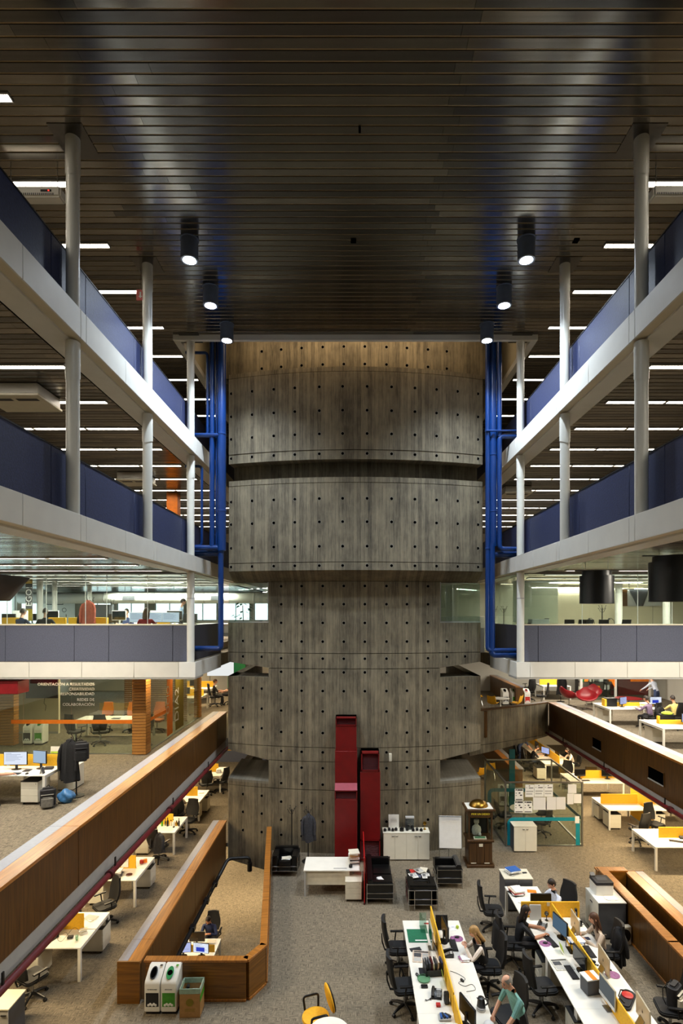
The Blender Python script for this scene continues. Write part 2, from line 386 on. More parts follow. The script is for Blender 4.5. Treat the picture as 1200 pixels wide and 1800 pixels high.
mb = MB(); mb.box(-17, 17, -6, 16.5, ZC+.06, ZC+.12); mb.box(-17, -5.3, 16.5, YB, ZC+.06, ZC+.12); mb.box(5.42, 17, 16.5, YB, ZC+.06, ZC+.12)
ceil_main = struct(mb.build('ceiling', 'void', smooth=False))
# shaft walls above the opening and white trim round it
mb = MB(); mb.box(-5.45, -5.3, 16.4, 30, ZC+.12, 20.5); mb.box(5.42, 5.57, 16.4, 30, ZC+.12, 20.5); mb.box(-5.45, 5.57, 16.3, 16.42, ZC+.12, 20.5); mb.box(-5.45, 5.57, 30, 30.15, ZC+.12, 20.5)
struct(mb.build('wall_shaft', 'wall_beige', smooth=False))
mb = MB(); mb.box(-5.42, 5.54, 16.40, 16.52, ZC-.14, ZC+.04)
tr = struct(mb.build('trim_1', 'fascia', bevel=.004))
struct(MB().box(-5.42, -5.22, 16.52, 30, ZC-.14, ZC+.04).build('trim_2', 'fascia', bevel=.004))
struct(MB().box(5.34, 5.54, 16.52, 30, ZC-.14, ZC+.04).build('trim_3', 'fascia', bevel=.004))
# ceiling slats: one metal panel after another, 18 cm apart
def slat_profile(w_=.174): return [(0, .016), (0, .003), (.003, 0), (w_-.030, 0), (w_, .010), (w_, .016)]
EDGE = 3   # far chamfer of the profile, coloured tan as a painted reflection
def slat_mesh(x0, x1, tilt, mat):
    P = [(y, z+y*tilt) for y, z in slat_profile()]
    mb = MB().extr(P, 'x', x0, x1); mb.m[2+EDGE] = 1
    return mb.mesh('slat', [mat, 'slat_edge_sheen'], smooth=False)
MS = ['slat_metal', 'slat_metal_b', 'slat_metal_c']
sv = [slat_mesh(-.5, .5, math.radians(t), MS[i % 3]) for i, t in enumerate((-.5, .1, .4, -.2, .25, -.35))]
r0 = random.Random(3); y = 6.67; k = 0
while y < 16.36:
    j1, j2 = -3.6+.5*math.sin(k*.9)-(.9 if k % 9 > 5 else 0), 1.55+.12*(k % 3)
    for a, b in ((-17, j1), (j1+.004, j2), (j2+.004, 17)):
        o = link('slat', sv[r0.randrange(6)], ceil_main, ((a+b)/2, y, ZC)); o.scale = (b-a, 1, 1)
    y += .18; k += 1
def slat_field(name, parent, x0, x1, y0, y1, z, jl=2.6):
    mb = MB(); yy = y0; r = random.Random(int(abs(x0)*10+z))
    while yy < y1:
        xx = x0
        while xx < x1-.05:
            xe = min(x1, xx+jl*r.uniform(.6, 1.5)); t = math.radians(r.uniform(-.7, .7)); m = r.randrange(3)
            P = [(yy+q[0], z+q[1]+q[0]*t) for q in slat_profile()]
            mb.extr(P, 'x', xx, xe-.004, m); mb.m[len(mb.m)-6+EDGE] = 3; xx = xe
        yy += .18
    o = mb.build(name, MS+['slat_edge_sheen'], parent, smooth=False); o['kind'] = 'stuff'; return o
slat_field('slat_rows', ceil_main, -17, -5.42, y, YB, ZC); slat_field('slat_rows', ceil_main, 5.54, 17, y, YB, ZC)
for nm, zb in (('second', B1), ('middle', B2)):
    for sd, a, b in (('left', -17, -5.45), ('right', 5.55, 17)):
        c = struct(MB().box(a, b, -6, YB, zb+.03, zb+.058).build(f'ceiling_{nm}_{sd}', 'void', smooth=False))
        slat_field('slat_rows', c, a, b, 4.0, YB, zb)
# galleries: fascia panels, soffits, parapet panels
def gallery(sd, s, xf, zf0, zf1, ptop, pmat, nm):
    """s=-1 left, +1 right; fascia at x=xf, floor z=zf1"""
    X = lambda a, b: (min(a, b), max(a, b))
    mb = MB(); mb.box(*X(xf+s*.03, xf+s*.62), -6, YB, zf0+.05, zf1-.002)
    root = struct(mb.build(f'trim_gallery_{nm}_{sd}', 'soffit', smooth=False))
    seams = [2.5, 4.3, 6.05, 7.85, 9.52, 9.72, 11.4, 13.0, 13.2, 14.9, 16.5, 17.35]
    for a, b in zip(seams, seams[1:]): MB().box(*X(xf, xf+s*.035), a+.006, b-.006, zf0, zf1).build('fascia_panel', 'fascia', root, bevel=.003)
    MB().box(*X(xf, xf+s*.035), 17.356, 18.2, zf0, zf1).build('fascia_panel', 'fascia', root, bevel=.003)
    MB().box(*X(xf+s*.035, xf+s*.2), 2.5, 24, zf0+.004, zf0+.05).build('soffit_strip', 'soffit', root, smooth=False)
    MB().box(*X(xf+s*.2, xf+s*.64), 2.5, 24, zf0-.03, zf0+.05).build('soffit_beam', 'fascia', root, bevel=.003)
    xp = xf+s*.34
    par = struct(MB().box(*X(xp+s*.04, xp+s*.07), -6, 24, zf1, ptop-.03).build(f'wall_parapet_{nm}_{sd}', 'black', smooth=False))
    ps = [3.4, 5.72, 6.9, 9.2, 9.86, 10.38, 12.68, 13.34, 13.86, 16.16, 16.9, 20, 24]
    for a, b in zip(ps, ps[1:]): MB().box(*X(xp, xp+s*.04), a+.008, b-.008, zf1-.01, ptop-.02).build('panel', pmat, par, bevel=.004)
    MB().box(*X(xp-s*.01, xp+s*.1), -6, 24, ptop-.02, ptop+.005).build('cap_strip', 'black', par, smooth=False)
    return root
for sd, s, xf in (('left', -1, XL), ('right', 1, XR)):
    gallery(sd, s, xf, B1, Z1, Z1+1.13, 'navy', 'top'); gallery(sd, s, xf, B2, Z2, Z2+1.13, 'navy', 'second')
# middle gallery: front edge across the picture, return towards the tower
def mid_gallery(sd, s, xf, fs, ps):
    root = struct(MB().box(*sorted((xf+s*.05, s*17)), 16.46, 16.6, B3+.02, Z3-.01).build(f'trim_gallery_middle_{sd}', 'fascia', smooth=False))
    fs = [xf]+fs+[s*17]
    for a, b in zip(fs, fs[1:]): MB().box(*sorted((a+s*.005, b-s*.005)), 16.42, 16.46, B3, Z3).build('fascia_panel', 'fascia', root, bevel=.003)
    MB().box(*sorted((xf+s*.01, s*17)), 16.44, 17.3, B3-.055, B3+.01).build('soffit_strip', 'lightgrey', root, smooth=False)
    par = struct(MB().box(*sorted((xf+s*.1, s*17)), 16.68, 16.72, Z3, Z3+1.08).build(f'wall_parapet_middle_{sd}', 'black', smooth=False))
    ps = [xf+s*.2]+ps+[s*17]
    for a, b in zip(ps, ps[1:]): MB().box(*sorted((a+s*.006, b-s*.006)), 16.63, 16.68, Z3, Z3+1.1).build('panel', 'bluegrey', par, bevel=.004)
    MB().box(*sorted((xf+s*.1, s*17)), 16.6, 16.86, Z3+1.1, Z3+1.14).build('sill', 'offwhite', par, bevel=.004)
    return root, par
mgl, mpl = mid_gallery('left', -1, XL, [-5.26, -6.6, -8.17, -9.75, -11.3, -12.9, -14.5], [-5.5, -7.45, -8.5, -10.6, -12.7, -14.8])
mgr, mpr = mid_gallery('right', 1, XR, [5.31, 6.66, 8.23, 9.8, 11.4, 13.0], [5.62, 7.53, 8.62, 10.7, 12.8])
# return edges along the void beside the tower
MB().box(XL-.04, XL, 16.46, 19.6, B3, Z3).build('fascia_return', 'fascia', mgl, bevel=.003)
MB().box(XR, XR+.04, 16.46, 19.6, B3, Z3).build('fascia_return', 'fascia', mgr, bevel=.003)
MB().box(XL-.26, XL-.22, 16.7, 20.5, Z3, Z3+1.1).build('panel', 'darkgrey_fabric', mpl, smooth=False)
MB().box(XR+.22, XR+.26, 16.7, 20.5, Z3, Z3+1.1).build('panel', 'darkgrey_fabric', mpr, smooth=False)
# glazing above the middle parapet
def glazing(name, xs, y, z0, z1, parent):
    for a, b in zip(xs, xs[1:]): MB().box(min(a, b)+.006, max(a, b)-.006, y, y+.012, z0, z1).build('pane', 'glass', parent, smooth=False); MB().box(a-.007, a+.007, y-.004, y+.016, z0, z1).build('pane_joint', 'frost_edge', parent, smooth=False)
gz = struct(MB().box(-17, XL-.25, 16.70, 16.76, B2-.06, B2).build('window_11', 'alu', smooth=False)); glazing('g', [-5.0, -6.3, -7.55, -8.2, -9.4, -10.6, -11.8, -13, -14.2, -15.4, -16.6], 16.72, Z3+1.14, B2-.05, gz)
MB().box(XL-.246, XL-.234, 16.76, 20.5, Z3+1.1, B2-.02).build('pane', 'glass', gz, smooth=False)
gz = struct(MB().box(XR+.25, 17, 16.70, 16.76, B2-.06, B2).build('window_12', 'alu', smooth=False)); glazing('g', [5.15, 7.0, 8.7, 9.75, 11, 12.2, 13.4, 15], 16.72, Z3+1.14, B2-.05, gz)
MB().box(XR+.234, XR+.246, 16.76, 20.5, Z3+1.1, B2-.02).build('pane', 'glass', gz, smooth=False)
# ------------------------------------------------------------------ concrete tower
XC, RT = .03, 14.0
def yarc(x, yF): return yF+RT-math.sqrt(RT*RT-(x-XC)**2)
def arcsec(mb, poly, xa, xb, yF, n=28, m=0):
    """closed section (dy, z) swept along the arc; z may be a function of x"""
    rings = []
    for i in range(n+1):
        x = xa+(xb-xa)*i/n; y0 = yarc(x, yF); rings.append([Vector((x, y0+dy, z(x) if callable(z) else z)) for dy, z in poly])
    return mb.loft(rings, m)
def rect(d0, d1, z0, z1): return [(d0, z0), (d0, z1), (d1, z1), (d1, z0)]
TA, TB = -4.30, 4.36; WA, WB = -2.85, 2.91; UA, UB = -4.10, 4.26
G = .022
tower = MB(); arcsec(tower, rect(.06, .5, 9.0, 20.4), UA+.02, UB-.02, 18.05); tower.box(WA+.1, WB-.1, 18.5, 24, -.5, 20.4)
tower = tag(tower.build('concrete_tower', 'concrete', smooth=True), 'tall curved tower of board-marked concrete at the end of the hall', 'tower')
def band(polys_, xa, xb, yF, name='concrete_band', mat='concrete', n=28):
    mb = MB()
    for p in polys_: arcsec(mb, p, xa, xb, yF, n)
    return mb.build(name, mat, tower)
RY = 17.35; DY = 18.05
band([rect(.0, .4, 15.86, 20.4)], UA-.3, UB+.3, 17.75)
band([rect(.02, 1.2, 15.66, 15.80)], UA, UB, RY)
band([rect(0, .35, 13.16, 15.64)], UA, UB, RY)
band([[(0, 12.85), (0, 13.15-G), (.35, 13.15-G), (.9, 12.95)]], UA, UB, RY)
band([rect(.03, .5, 13.0, 13.3)], UA, UB, RY)
band([rect(.02, .5, 12.125, 12.29)], UA, UB, RY)
band([rect(0, .45, 9.59, 12.10)], UA, UB, RY)
band([rect(.04, .45, 9.5, 12.2)], UA+.02, UB-.02, RY)
band([[(0, 9.324), (0, 9.57), (.6, 9.57), (.75, 9.0)]], UA, UB, RY)
band([rect(1.3, 1.5, 9.3, 15.8)], UA, UB, RY)          # back of the dark gap
# drum below: middle between the side openings
band([rect(.05, .45, -.5, 9.05)], WA+.03, WB-.03, DY)
band([rect(0, .4, 6.63, 9.0)], WA, WB, DY); band([rect(0, .4, 6.12, 6.63-G)], WA, WB, DY)
band([rect(0, .4, 3.51, 6.12-G)], WA, WB, DY)
band([rect(0, .4, 3.04, 3.51-G)], WA, WB, DY); band([rect(0, .4, 2.10, 3.04-G)], WA, WB, DY); band([rect(0, .4, 0, 2.10-G)], WA, WB, DY)
for xa, xb, s in ((TA, WA, -1), (WB, TB, 1)):
    e = xa if s < 0 else xb; i_ = xb if s < 0 else xa
    rise = lambda z0, dz, i_=i_, e=e: (lambda x: z0+dz*abs(x-i_)/abs(e-i_))
    bt = rise(-.70, .22) if s < 0 else 0
    wings = [(rect(0, .35, 6.63, 7.63), 8), ([(0, rise(6.12, .17)), (0, 6.63-G), (.35, 6.63-G), (.35, rise(6.12, .17))], 8),
             (rect(.03, .3, 6.5, 6.7), 8), (rect(0, .35, 3.51, 5.66), 8), (rect(.02, 1.2, 5.60, 5.80), 8),
             ([(0, rise(3.02, .26)), (0, 3.51-G), (.35, 3.51-G), (.35, rise(3.02, .26))], 8), (rect(.03, .3, 3.4, 3.6), 8),
             (rect(0, .35, bt, 2.10-G), 8), (rect(0, .4, 2.10, 2.22), 8), (rect(.03, .3, 2.0, 2.2), 8)]
    for p, n in wings: band([p], xa, xb, DY, n=n)
    band([[(.0, 2.22), (.0, 2.30), (2.3, 2.36), (2.3, 2.2)]], xa, xb, DY, 'sill', 'concrete_smooth', 8)
    # side walls running back
    for z0, z1 in ((-.45 if s < 0 else 0, 2.2), (3.3, 5.8), (6.3, 7.63)):
        x0, x1 = (xa, xa+.3) if s < 0 else (xb-.3, xb)
        MB().box(x0, x1, yarc(e, DY)+.01, 24, z0, z1).build('side_wall', 'concrete', tower, smooth=False)
    # glazing of the opening level with the middle gallery
    g = MB(); arcsec(g, rect(.10, .112, 7.68, 8.98), xa, xb, DY, 8); g.build('pane', 'glass', tower)
    g = MB(); arcsec(g, rect(.07, .14, 7.63, 7.68), xa, xb, DY, 8); x0 = i_-(.04 if s < 0 else 0); g.box(x0, x0+.04, yarc(i_, DY)+.06, yarc(i_, DY)+.13, 7.63, 9.0); g.build('window_frame', 'alu', tower)
# formwork tie holes
def tie_holes(pxs, rows, yF, xa=None):
    mb = MB()
    for px in pxs:
        x = (px-VX)*(yF+.1)/F; x = (px-VX)*yarc(x, yF)/F
        for z in rows:
            y = yarc(x, yF); nx = (x-XC)/RT
            mb.tube([(x-nx*.0, y+.02, z), (x, y-.005, z)], [.056, .064], 12, 1)
            mb.tube([(x, y-.0035, z), (x, y-.007, z)], [.047, .044], 12, 0)
    o = mb.build('tie_holes', ['void', 'concrete_smooth'], tower); o['kind'] = 'stuff'
C1 = [406, 443, 481, 518, 561, 602, 645, 688, 729, 767, 804, 840]; C2 = [427, 460, 494, 530, 567, 604, 641, 679, 715, 752, 785, 817]
zz = lambda ys, yF: [EYE-(q-VY)*yF/F for q in ys]
tie_holes(C1, zz([679, 721, 762, 797], RY), RY); tie_holes(C1, zz([876, 917, 960, 994], RY), RY)
tie_holes(C2[1:-1], [16.05, 16.62], 17.75)
tie_holes(C2[2:-2], zz([1030, 1062, 1095, 1128, 1158], DY), DY); tie_holes([q for q in C2[2:-2] if q not in (604, 641)], zz([1323, 1351, 1380, 1413, 1445, 1472], DY), DY)
tie_holes([604, 641], zz([1182, 1215], DY), DY); tie_holes([q for q in C2[2:-2] if q not in (604, 641)], zz([1182, 1215, 1251, 1289], DY), DY)
tie_holes(C2[:2]+C2[-2:], zz([1128, 1156, 1213, 1249, 1284], DY), DY); tie_holes(C2[:2], zz([1405, 1437, 1470], DY), DY)
# curved concrete balcony joining the tower to the right-hand gallery
mb = MB(); n = 14; rings = []; rings2 = []; rings3 = []
for i in range(n+1):
    t = i/n; x = 4.38+3.72*t; y0 = 20.65+2.08*t**1.15
    rings.append([Vector((x, y0, 2.93)), Vector((x, y0, 4.22)), Vector((x, y0+.25, 4.22)), Vector((x, y0+.25, 2.93))])
    rings2.append([Vector((x, y0, 2.55+.3*t)), Vector((x, y0, 2.91)), Vector((x, y0+.8, 2.91)), Vector((x, y0+.8, 2.6+.3*t))])
    rings3.append([Vector((x, y0-.02, 4.22)), Vector((x, y0-.02, 4.26)), Vector((x, y0+.27, 4.26)), Vector((x, y0+.27, 4.22))])
bal = tag(MB().loft(rings).build('balcony_parapet', 'concrete'), 'curved concrete balcony wall between tower and right gallery', 'balcony')
MB().loft(rings2).build('lower_lip', 'concrete', bal); MB().loft(rings3).build('cap', 'walnut', bal)
MB().box(5.0, 5.12, 20.9, 21.3, 3.2, 4.2).build('end_post', 'walnut', bal, smooth=False)
# ------------------------------------------------------------------ wooden parapets
def parapet_y(name, s, xf, y0, y1, zb, zt, seams, cap=.28, grey=.23, under=True):
    """timber parapet along the depth; the panelled face looks to the void at x=xf"""
    X = lambda a, b: (min(a, b), max(a, b))
    root = struct(MB().box(*X(xf+s*.03, xf+s*(cap+grey-.06)), y0, y1, zb, zt-.06).build(name, 'walnut', smooth=False))
    for a, b in zip([y0]+seams, seams+[y1]): MB().box(*X(xf, xf+s*.03), a+.008, b-.008, zb, zt-.065).build('panel', 'walnut', root, bevel=.003)
    for a, b in zip([y0]+seams, seams+[y1]):
        MB().box(*X(xf-s*.025, xf+s*cap), a+.003, b-.003, zt-.06, zt).build('cap_board', 'oak_cap', root, bevel=.006)
        MB().box(*X(xf+s*(cap+.003), xf+s*(cap+grey)), a+.003, b-.003, zt-.06, zt-.004).build('cap_strip', 'cap_grey', root, bevel=.004)
    return root
parapet_y('wall_parapet_lower_left', -1, -4.78, -4, 20.6, 3.20, 4.25, [2.5, 6.0, 9.5, 12.95, 16.4, 19.2])
MB().box(-4.92, -4.80, -4, 20.6, 2.92, 3.2).build('slab_edge', 'lightgrey', bpy.data.objects['wall_parapet_lower_left'], smooth=False)
pr = parapet_y('wall_parapet_lower_right', 1, 8.13, -4, 22.75, 3.10, 4.25, [2.4, 5.9, 9.4, 12.9, 16.4, 19.9])
MB().box(8.15, 8.3, -4, 22.75, 2.82, 3.1).build('slab_edge', 'lightgrey', pr, smooth=False)
for (y0, y1, z0, z1) in ((17.9, 18.55, 3.42, 3.75), (14.3, 15.05, 3.42, 3.75)):
    f = MB()
    for q in ((y0, y1, z0-.03, z0), (y0, y1, z1, z1+.02), (y0-.02, y0, z0-.03, z1+.02), (y1, y1+.02, z0-.03, z1+.02)): f.box(8.11, 8.135, *q)
    fo = f.build('slot_frame', 'walnut', pr, smooth=False); MB().box(8.122, 8.129, y0, y1, z0, z1).build('slot', 'void', fo, smooth=False)
    MB().box(8.1, 8.13, y0, y1, z0-.02, z0+.01).build('slot_sill', 'lightgrey', fo, smooth=False)
# ground-floor low walls round the sunken bays
lw = parapet_y('wall_low_left', -1, -4.37, 11.15, 18.75, ZP, .85, [11.9, 15.1], .24, .2)
MB().box(-4.81, -4.35, 11.11, 11.15, 0, .86).build('end_board', 'oak_front', lw, bevel=.004)
rw = parapet_y('wall_low_right', 1, 7.49, -4, 15.05, ZP, .85, [4.6, 8.1, 11.6], .26, .22)
MB().box(7.47, 8.0, 15.05, 15.09, 0, .86).build('end_board', 'oak_front', rw, bevel=.004)
def low_wall(name, pts, zb, zt, th=.12, mat='oak_front'):
    root = None
    for (ax, ay), (bx, by) in zip(pts, pts[1:]):
        d = Vector((bx-ax, by-ay, 0)); L = d.length; rz = math.atan2(d.y, d.x); c = Vector(((ax+bx)/2, (ay+by)/2, 0))
        b = MB().box(-L/2+.003, L/2-.003, -th/2, th/2, zb, zt-.05)
        if root is None: root = struct(b.build(name, mat, None, c, rz, .003)); base = (c, rz)
        else:
            o = b.build('panel', mat, root, bevel=.003); o.matrix_parent_inverse = Matrix.LocRotScale(base[0], Matrix.Rotation(base[1], 3, 'Z').to_quaternion(), None).inverted(); o.location = c; o.rotation_euler = (0, 0, rz)
        k = MB().box(-L/2-.03, L/2+.03, -th/2-.015, th/2+.015, zt-.05, zt).build('cap_board', 'oak_cap', root, bevel=.005)
        k.matrix_parent_inverse = Matrix.LocRotScale(base[0], Matrix.Rotation(base[1], 3, 'Z').to_quaternion(), None).inverted(); k.location = c; k.rotation_euler = (0, 0, rz)
        k = MB().box(-L/2, L/2, -th/2-.02, th/2+.01, zb if zb > -.1 else 0, .05).build('baseboard', 'oak_cap', root, bevel=.004)
        k.matrix_parent_inverse = Matrix.LocRotScale(base[0], Matrix.Rotation(base[1], 3, 'Z').to_quaternion(), None).inverted(); k.location = c; k.rotation_euler = (0, 0, rz)
    return root
low_wall('wall_low_pit', [(-4.26, 11.25), (-2.2, 11.25), (-1.93, 11.72), (-2.80, 18.15)], ZP, .85, .13)
w2 = low_wall('wall_low_aisle', [(6.79, 14.98), (6.79, 11.6), (6.79, 8.1), (6.79, 4)], -.4, .98, .20, 'walnut')
low_wall('wall_low_aisle_end', [(6.7, 15.03), (7.46, 15.03)], 0, .92, .2, 'oak_front')
parapet_y('wall_low_back_right', 1, 7.3, 25, 31, 0, .85, [28], .26, .24)
parapet_y('wall_low_upper_back', 1, 8.2, 27.6, 32.8, Z4, 4.25, [30.2], .22, .2)
# ------------------------------------------------------------------ columns
def column(x, y, z0, z1, label, collar=True, cuts=(), plate=True):
    t = thing('steel_column', label, 'column', (x, y, z0), 0, 'round white steel columns')
    h = z1-z0; r = .122*1.0
    MB().cyl((0, 0, 0), (0, 0, h), .112, 24).build('shaft', 'column_white', t)
    if collar:
        # sleeve with its lower edge cut to a point
        rings = []; n = 24
        low = [Vector((.122*math.cos(2*PI*i/n), .122*math.sin(2*PI*i/n), h-.72+.10*abs(math.sin(PI*i/n+PI/4)))) for i in range(n)]
        top = [Vector((v.x, v.y, h-.01)) for v in low]
        MB().loft([low, top], caps=False).build('sleeve', 'column_white', t)
        if plate: MB().box(-.30, .30, -.3, .3, h-.012, h-.002).build('ceiling_plate', 'slat_metal_b', t, smooth=False)
    for zc in cuts: MB().lathe([(.113, 0), (.115, .01), (.115, .03), (.113, .04)], (0, 0, zc-z0), 24).build('joint_ring', 'lightgrey', t)
    return t
ROWN = ['nearest', 'second', 'farthest']
for s, sd, x in ((-1, 'left', -4.93), (1, 'right', 5.06)):
    for i, y in enumerate(COLY):
        column(x, y, Z1+.005, ZC, f'white column on the top {sd} gallery edge, {ROWN[i]} of three')
        column(x, y, Z2+.005, B1-.035, f'white column on the second {sd} gallery edge, {ROWN[i]} of three', True, (), False)
    column(x, COLY[2], Z3+.005, B2-.035, f'short white column on the middle {sd} gallery corner beside grey parapet', False, (Z3+1.9,))
# ------------------------------------------------------------------ downlights
def mk_down():
    t = thing('downlight', '', 'lamp')
    MB().lathe([(.19, .0), (.19, .44), (.21, .445), (.21, .46), (.0, .46)], (0, 0, 0), 24).build('housing', 'lamp_body', t)
    MB().lathe([(.0, -.001), (.145, -.002), (.15, -.012), (.19, -.012), (.19, .02)], (0, 0, 0), 24).build('bezel', 'alu', t)
    MB().lathe([(.0, -.016), (.10, -.016), (.135, -.012), (.135, -.006), (0, -.006)], (0, 0, 0), 20).build('lens', 'down_lens', t)
    return t
down = Proto(mk_down)
for s, sd, x in ((-1, 'left', -3.66), (1, 'right', 3.86)):
    for i, y in enumerate((12.2, 14.0, 15.8)):
        down(f'cylindrical downlight in the {sd} row under the main ceiling, {ROWN[i]} of three', (x, y, ZC-.46), 0, 'cylindrical ceiling downlights')
        d = bpy.data.lights.new('downlight_beam', 'SPOT'); d.energy = DOWN_W; d.spot_size = math.radians(125); d.spot_blend = .9; d.color = COOL; d.shadow_soft_size = .12
        o = bpy.data.objects.new('downlight_beam', d); COL.objects.link(o); o.location = (x, y, ZC-.52)
# ------------------------------------------------------------------ linear luminaires
def mk_lin():
    t = thing('linear_light', '', 'lamp')
    f = MB(); L = 1.30
    for q in ((0, L, -.085, -.065), (0, L, .065, .085)): f.box(q[0], q[1], q[2], q[3], -.022, .03)
    f.box(-.015, .0, -.085, .085, -.022, .03); f.box(L, L+.015, -.085, .085, -.022, .03)
    f.build('frame', 'lightgrey', t, smooth=False)
    MB().box(.012, L-.012, -.062, .062, -.012, .0).build('diffuser', 'tube', t, smooth=False)
    lo = MB()
    for i in range(21): x = .03+i*(L-.06)/20; lo.box(x-.003, x+.003, -.062, .062, -.02, -.0125)
    lo.build('louvre', 'chrome', t, smooth=False)
    return t
lin_l = Proto(mk_lin)
LY = [8.83+1.777*k for k in range(14)]
def rows(z, sd, x0, s, ys, nx, where):
    for k, y in enumerate(ys):
        for j in range(nx):
            x = x0+s*1.36*j
            lin_l(f'linear light, {where}, {ORD[k]} row from front, {ORD[j]} from hall', (x if s > 0 else x-1.30, y, z-.004), 0, f'linear lights, {where}')
rows(ZC, 'left', -5.55, -1, LY[:9], 3, 'top left gallery ceiling'); rows(ZC, 'right', 5.70, 1, LY[:9], 3, 'top right gallery ceiling')
rows(B1, 'left', -5.6, -1, LY[1:13], 5, 'second left gallery ceiling'); rows(B1, 'right', 5.75, 1, LY[1:13], 5, 'second right gallery ceiling')
rows(B2, 'left', -5.6, -1, LY[2:10], 6, 'middle left gallery ceiling'); rows(B2, 'right', 6.2, 1, LY[4:9], 5, 'middle right gallery ceiling')
# ------------------------------------------------------------------ blue pipes
def bend(p, c, q, r, n=5):
    """polyline corner at c between p and q rounded with radius r"""
    p, c, q = Vector(p), Vector(c), Vector(q); a = c+(p-c).normalized()*r; b = c+(q-c).normalized()*r
    return [a.lerp(c, i/n).lerp(c.lerp(b, i/n), i/n) for i in range(n+1)]
def pipe(mb, pts, r, n=14, br=.15):
    P = [Vector(pts[0])]
    for i in range(1, len(pts)-1): P += bend(pts[i-1], pts[i], pts[i+1], br)
    P.append(Vector(pts[-1])); mb.tube(P, r, n)
def collar(mb, x, y, z, r, h=.06): mb.lathe([(r, 0), (r+.012, .01), (r+.012, h-.01), (r, h)], (x, y, z), 14)
def zpx(py, D): return EYE-(py-VY)*D/F
def xpx(px, D): return (px-VX)*D/F
D = 17.1; H = 20.4
t = thing('pipe_stack', 'bundle of bright blue pipes rising beside the tower, left of the concrete', 'pipe', (xpx(389, D), D, Z3), 0)
LO = Vector(t.location)
def bp(pts, r, name, br=.15, parent=None, rings=()):
    mb = MB(); pipe(mb, [Vector(p)-LO for p in pts], r, 14, br)
    for (x, y, z) in rings: collar(mb, x-LO.x, y-LO.y, z-LO.z, r)
    return mb.build(name, 'blue_pipe', t)
x4 = xpx(389.5, D); bp([(x4, D, H), (x4, D, zpx(968, D))], .135, 'main_pipe', rings=[(x4, D, zpx(765, D)), (x4, D, zpx(900, D))])
x2 = xpx(372.5, D); bp([(x2, D, H), (x2, D, zpx(962, D))], .08, 'side_pipe', rings=[(x2, D, zpx(764, D))])
bp([(xpx(379, D), D+.1, H), (xpx(379, D), D+.1, zpx(965, D))], .035, 'thin_pipe')
x1 = xpx(364.5, D); bp([(XL-.5, D, zpx(620, D)), (x1, D, zpx(620, D)), (x1, D, zpx(766, D)), (XL-.4, D, zpx(766, D))], .045, 'branch_pipe', .12)
bp([(XL-.4, D-.05, zpx(766, D)), (x4, D-.05, zpx(766, D))], .07, 'cross_pipe')
x5 = xpx(354.5, D+.3); bp([(XL-.6, D+.3, zpx(815, D)), (x5, D+.3, zpx(815, D)), (x5, D+.3, zpx(958, D)), (XL-.5, D+.3, zpx(958, D))], .045, 'branch_pipe', .12)
bp([(XL-.4, D, zpx(963, D)), (xpx(388, D), D, zpx(963, D)), (xpx(388, D), D, zpx(1140, D)), (XL-.35, D, zpx(1140, D))], .085, 'drop_pipe', .12, rings=[(xpx(388, D), D, zpx(972, D))])
bp([(XL-.5, D+.2, zpx(971, D)), (x4, D+.2, zpx(971, D))], .10, 'cross_pipe')
t = thing('pipe_stack', 'bundle of bright blue pipes rising beside the tower, right of the concrete', 'pipe', (xpx(862, D), D, Z3), 0)
LO = Vector(t.location)
x = xpx(856.5, D); bp([(x, D, H), (x, D, zpx(1143, D)), (XR+.3, D, zpx(1143, D))], .07, 'side_pipe', .12, rings=[(x, D, zpx(760, D)), (x, D, zpx(966, D))])
x = xpx(867, D); bp([(x, D+.1, H), (x, D+.1, zpx(960, D))], .125, 'main_pipe', rings=[(x, D+.1, zpx(800, D)), (x, D+.1, zpx(900, D))])
x = xpx(864.5, D); bp([(x, D+.03, zpx(955, D)), (x, D+.03, zpx(1151, D)), (XR+.3, D+.03, zpx(1151, D))], .10, 'drop_pipe', .14)
x = xpx(877.5, D); bp([(x, D, H), (x, D, zpx(768, D))], .075, 'side_pipe')
bp([(XR+.6, D, zpx(767, D)), (x, D, zpx(767, D)), (x, D, zpx(965, D)), (XR+.6, D, zpx(965, D))], .075, 'branch_pipe', .14)
bp([(xpx(853, D), D-.1, zpx(759, D)), (XR+.5, D-.1, zpx(759, D))], .03, 'thin_pipe')
bp([(xpx(866, D), D+.2, zpx(973, D)), (XR+.5, D+.2, zpx(973, D))], .10, 'cross_pipe')
bp([(xpx(883, D), D+.3, H), (xpx(883, D), D+.3, zpx(760, D))], .02, 'thin_pipe')
# red water pipes hung below the lower galleries
for sd, x, y1, lab in (('l', -4.62, 20.4, 'dark red pipe hung along the edge below the left wooden parapet'), ('r', 7.98, 22.6, 'red pipe hung along the edge below the right wooden parapet')):
    z = 3.0
    t = thing('sprinkler_pipe', lab, 'pipe', (x, 2, z))
    MB().cyl((0, 0, 0), (0, y1-2, 0), .055, 12).build('tube', 'red_pipe', t)
    y = 1.5
    while y < y1-2.5:
        cp = MB().lathe([(.055, 0), (.085, .02), (.085, .09), (.055, .11)], (0, 0, 0), 12).build('coupling', 'red_dark', t, (0, y, 0)); cp.rotation_euler = (-PI/2, 0, 0)
        h = MB().box(-.01, .01, -.02, .02, 0, .22); h.build('hanger', 'black', t, (0, y+.3, 0), smooth=False); y += 3.4
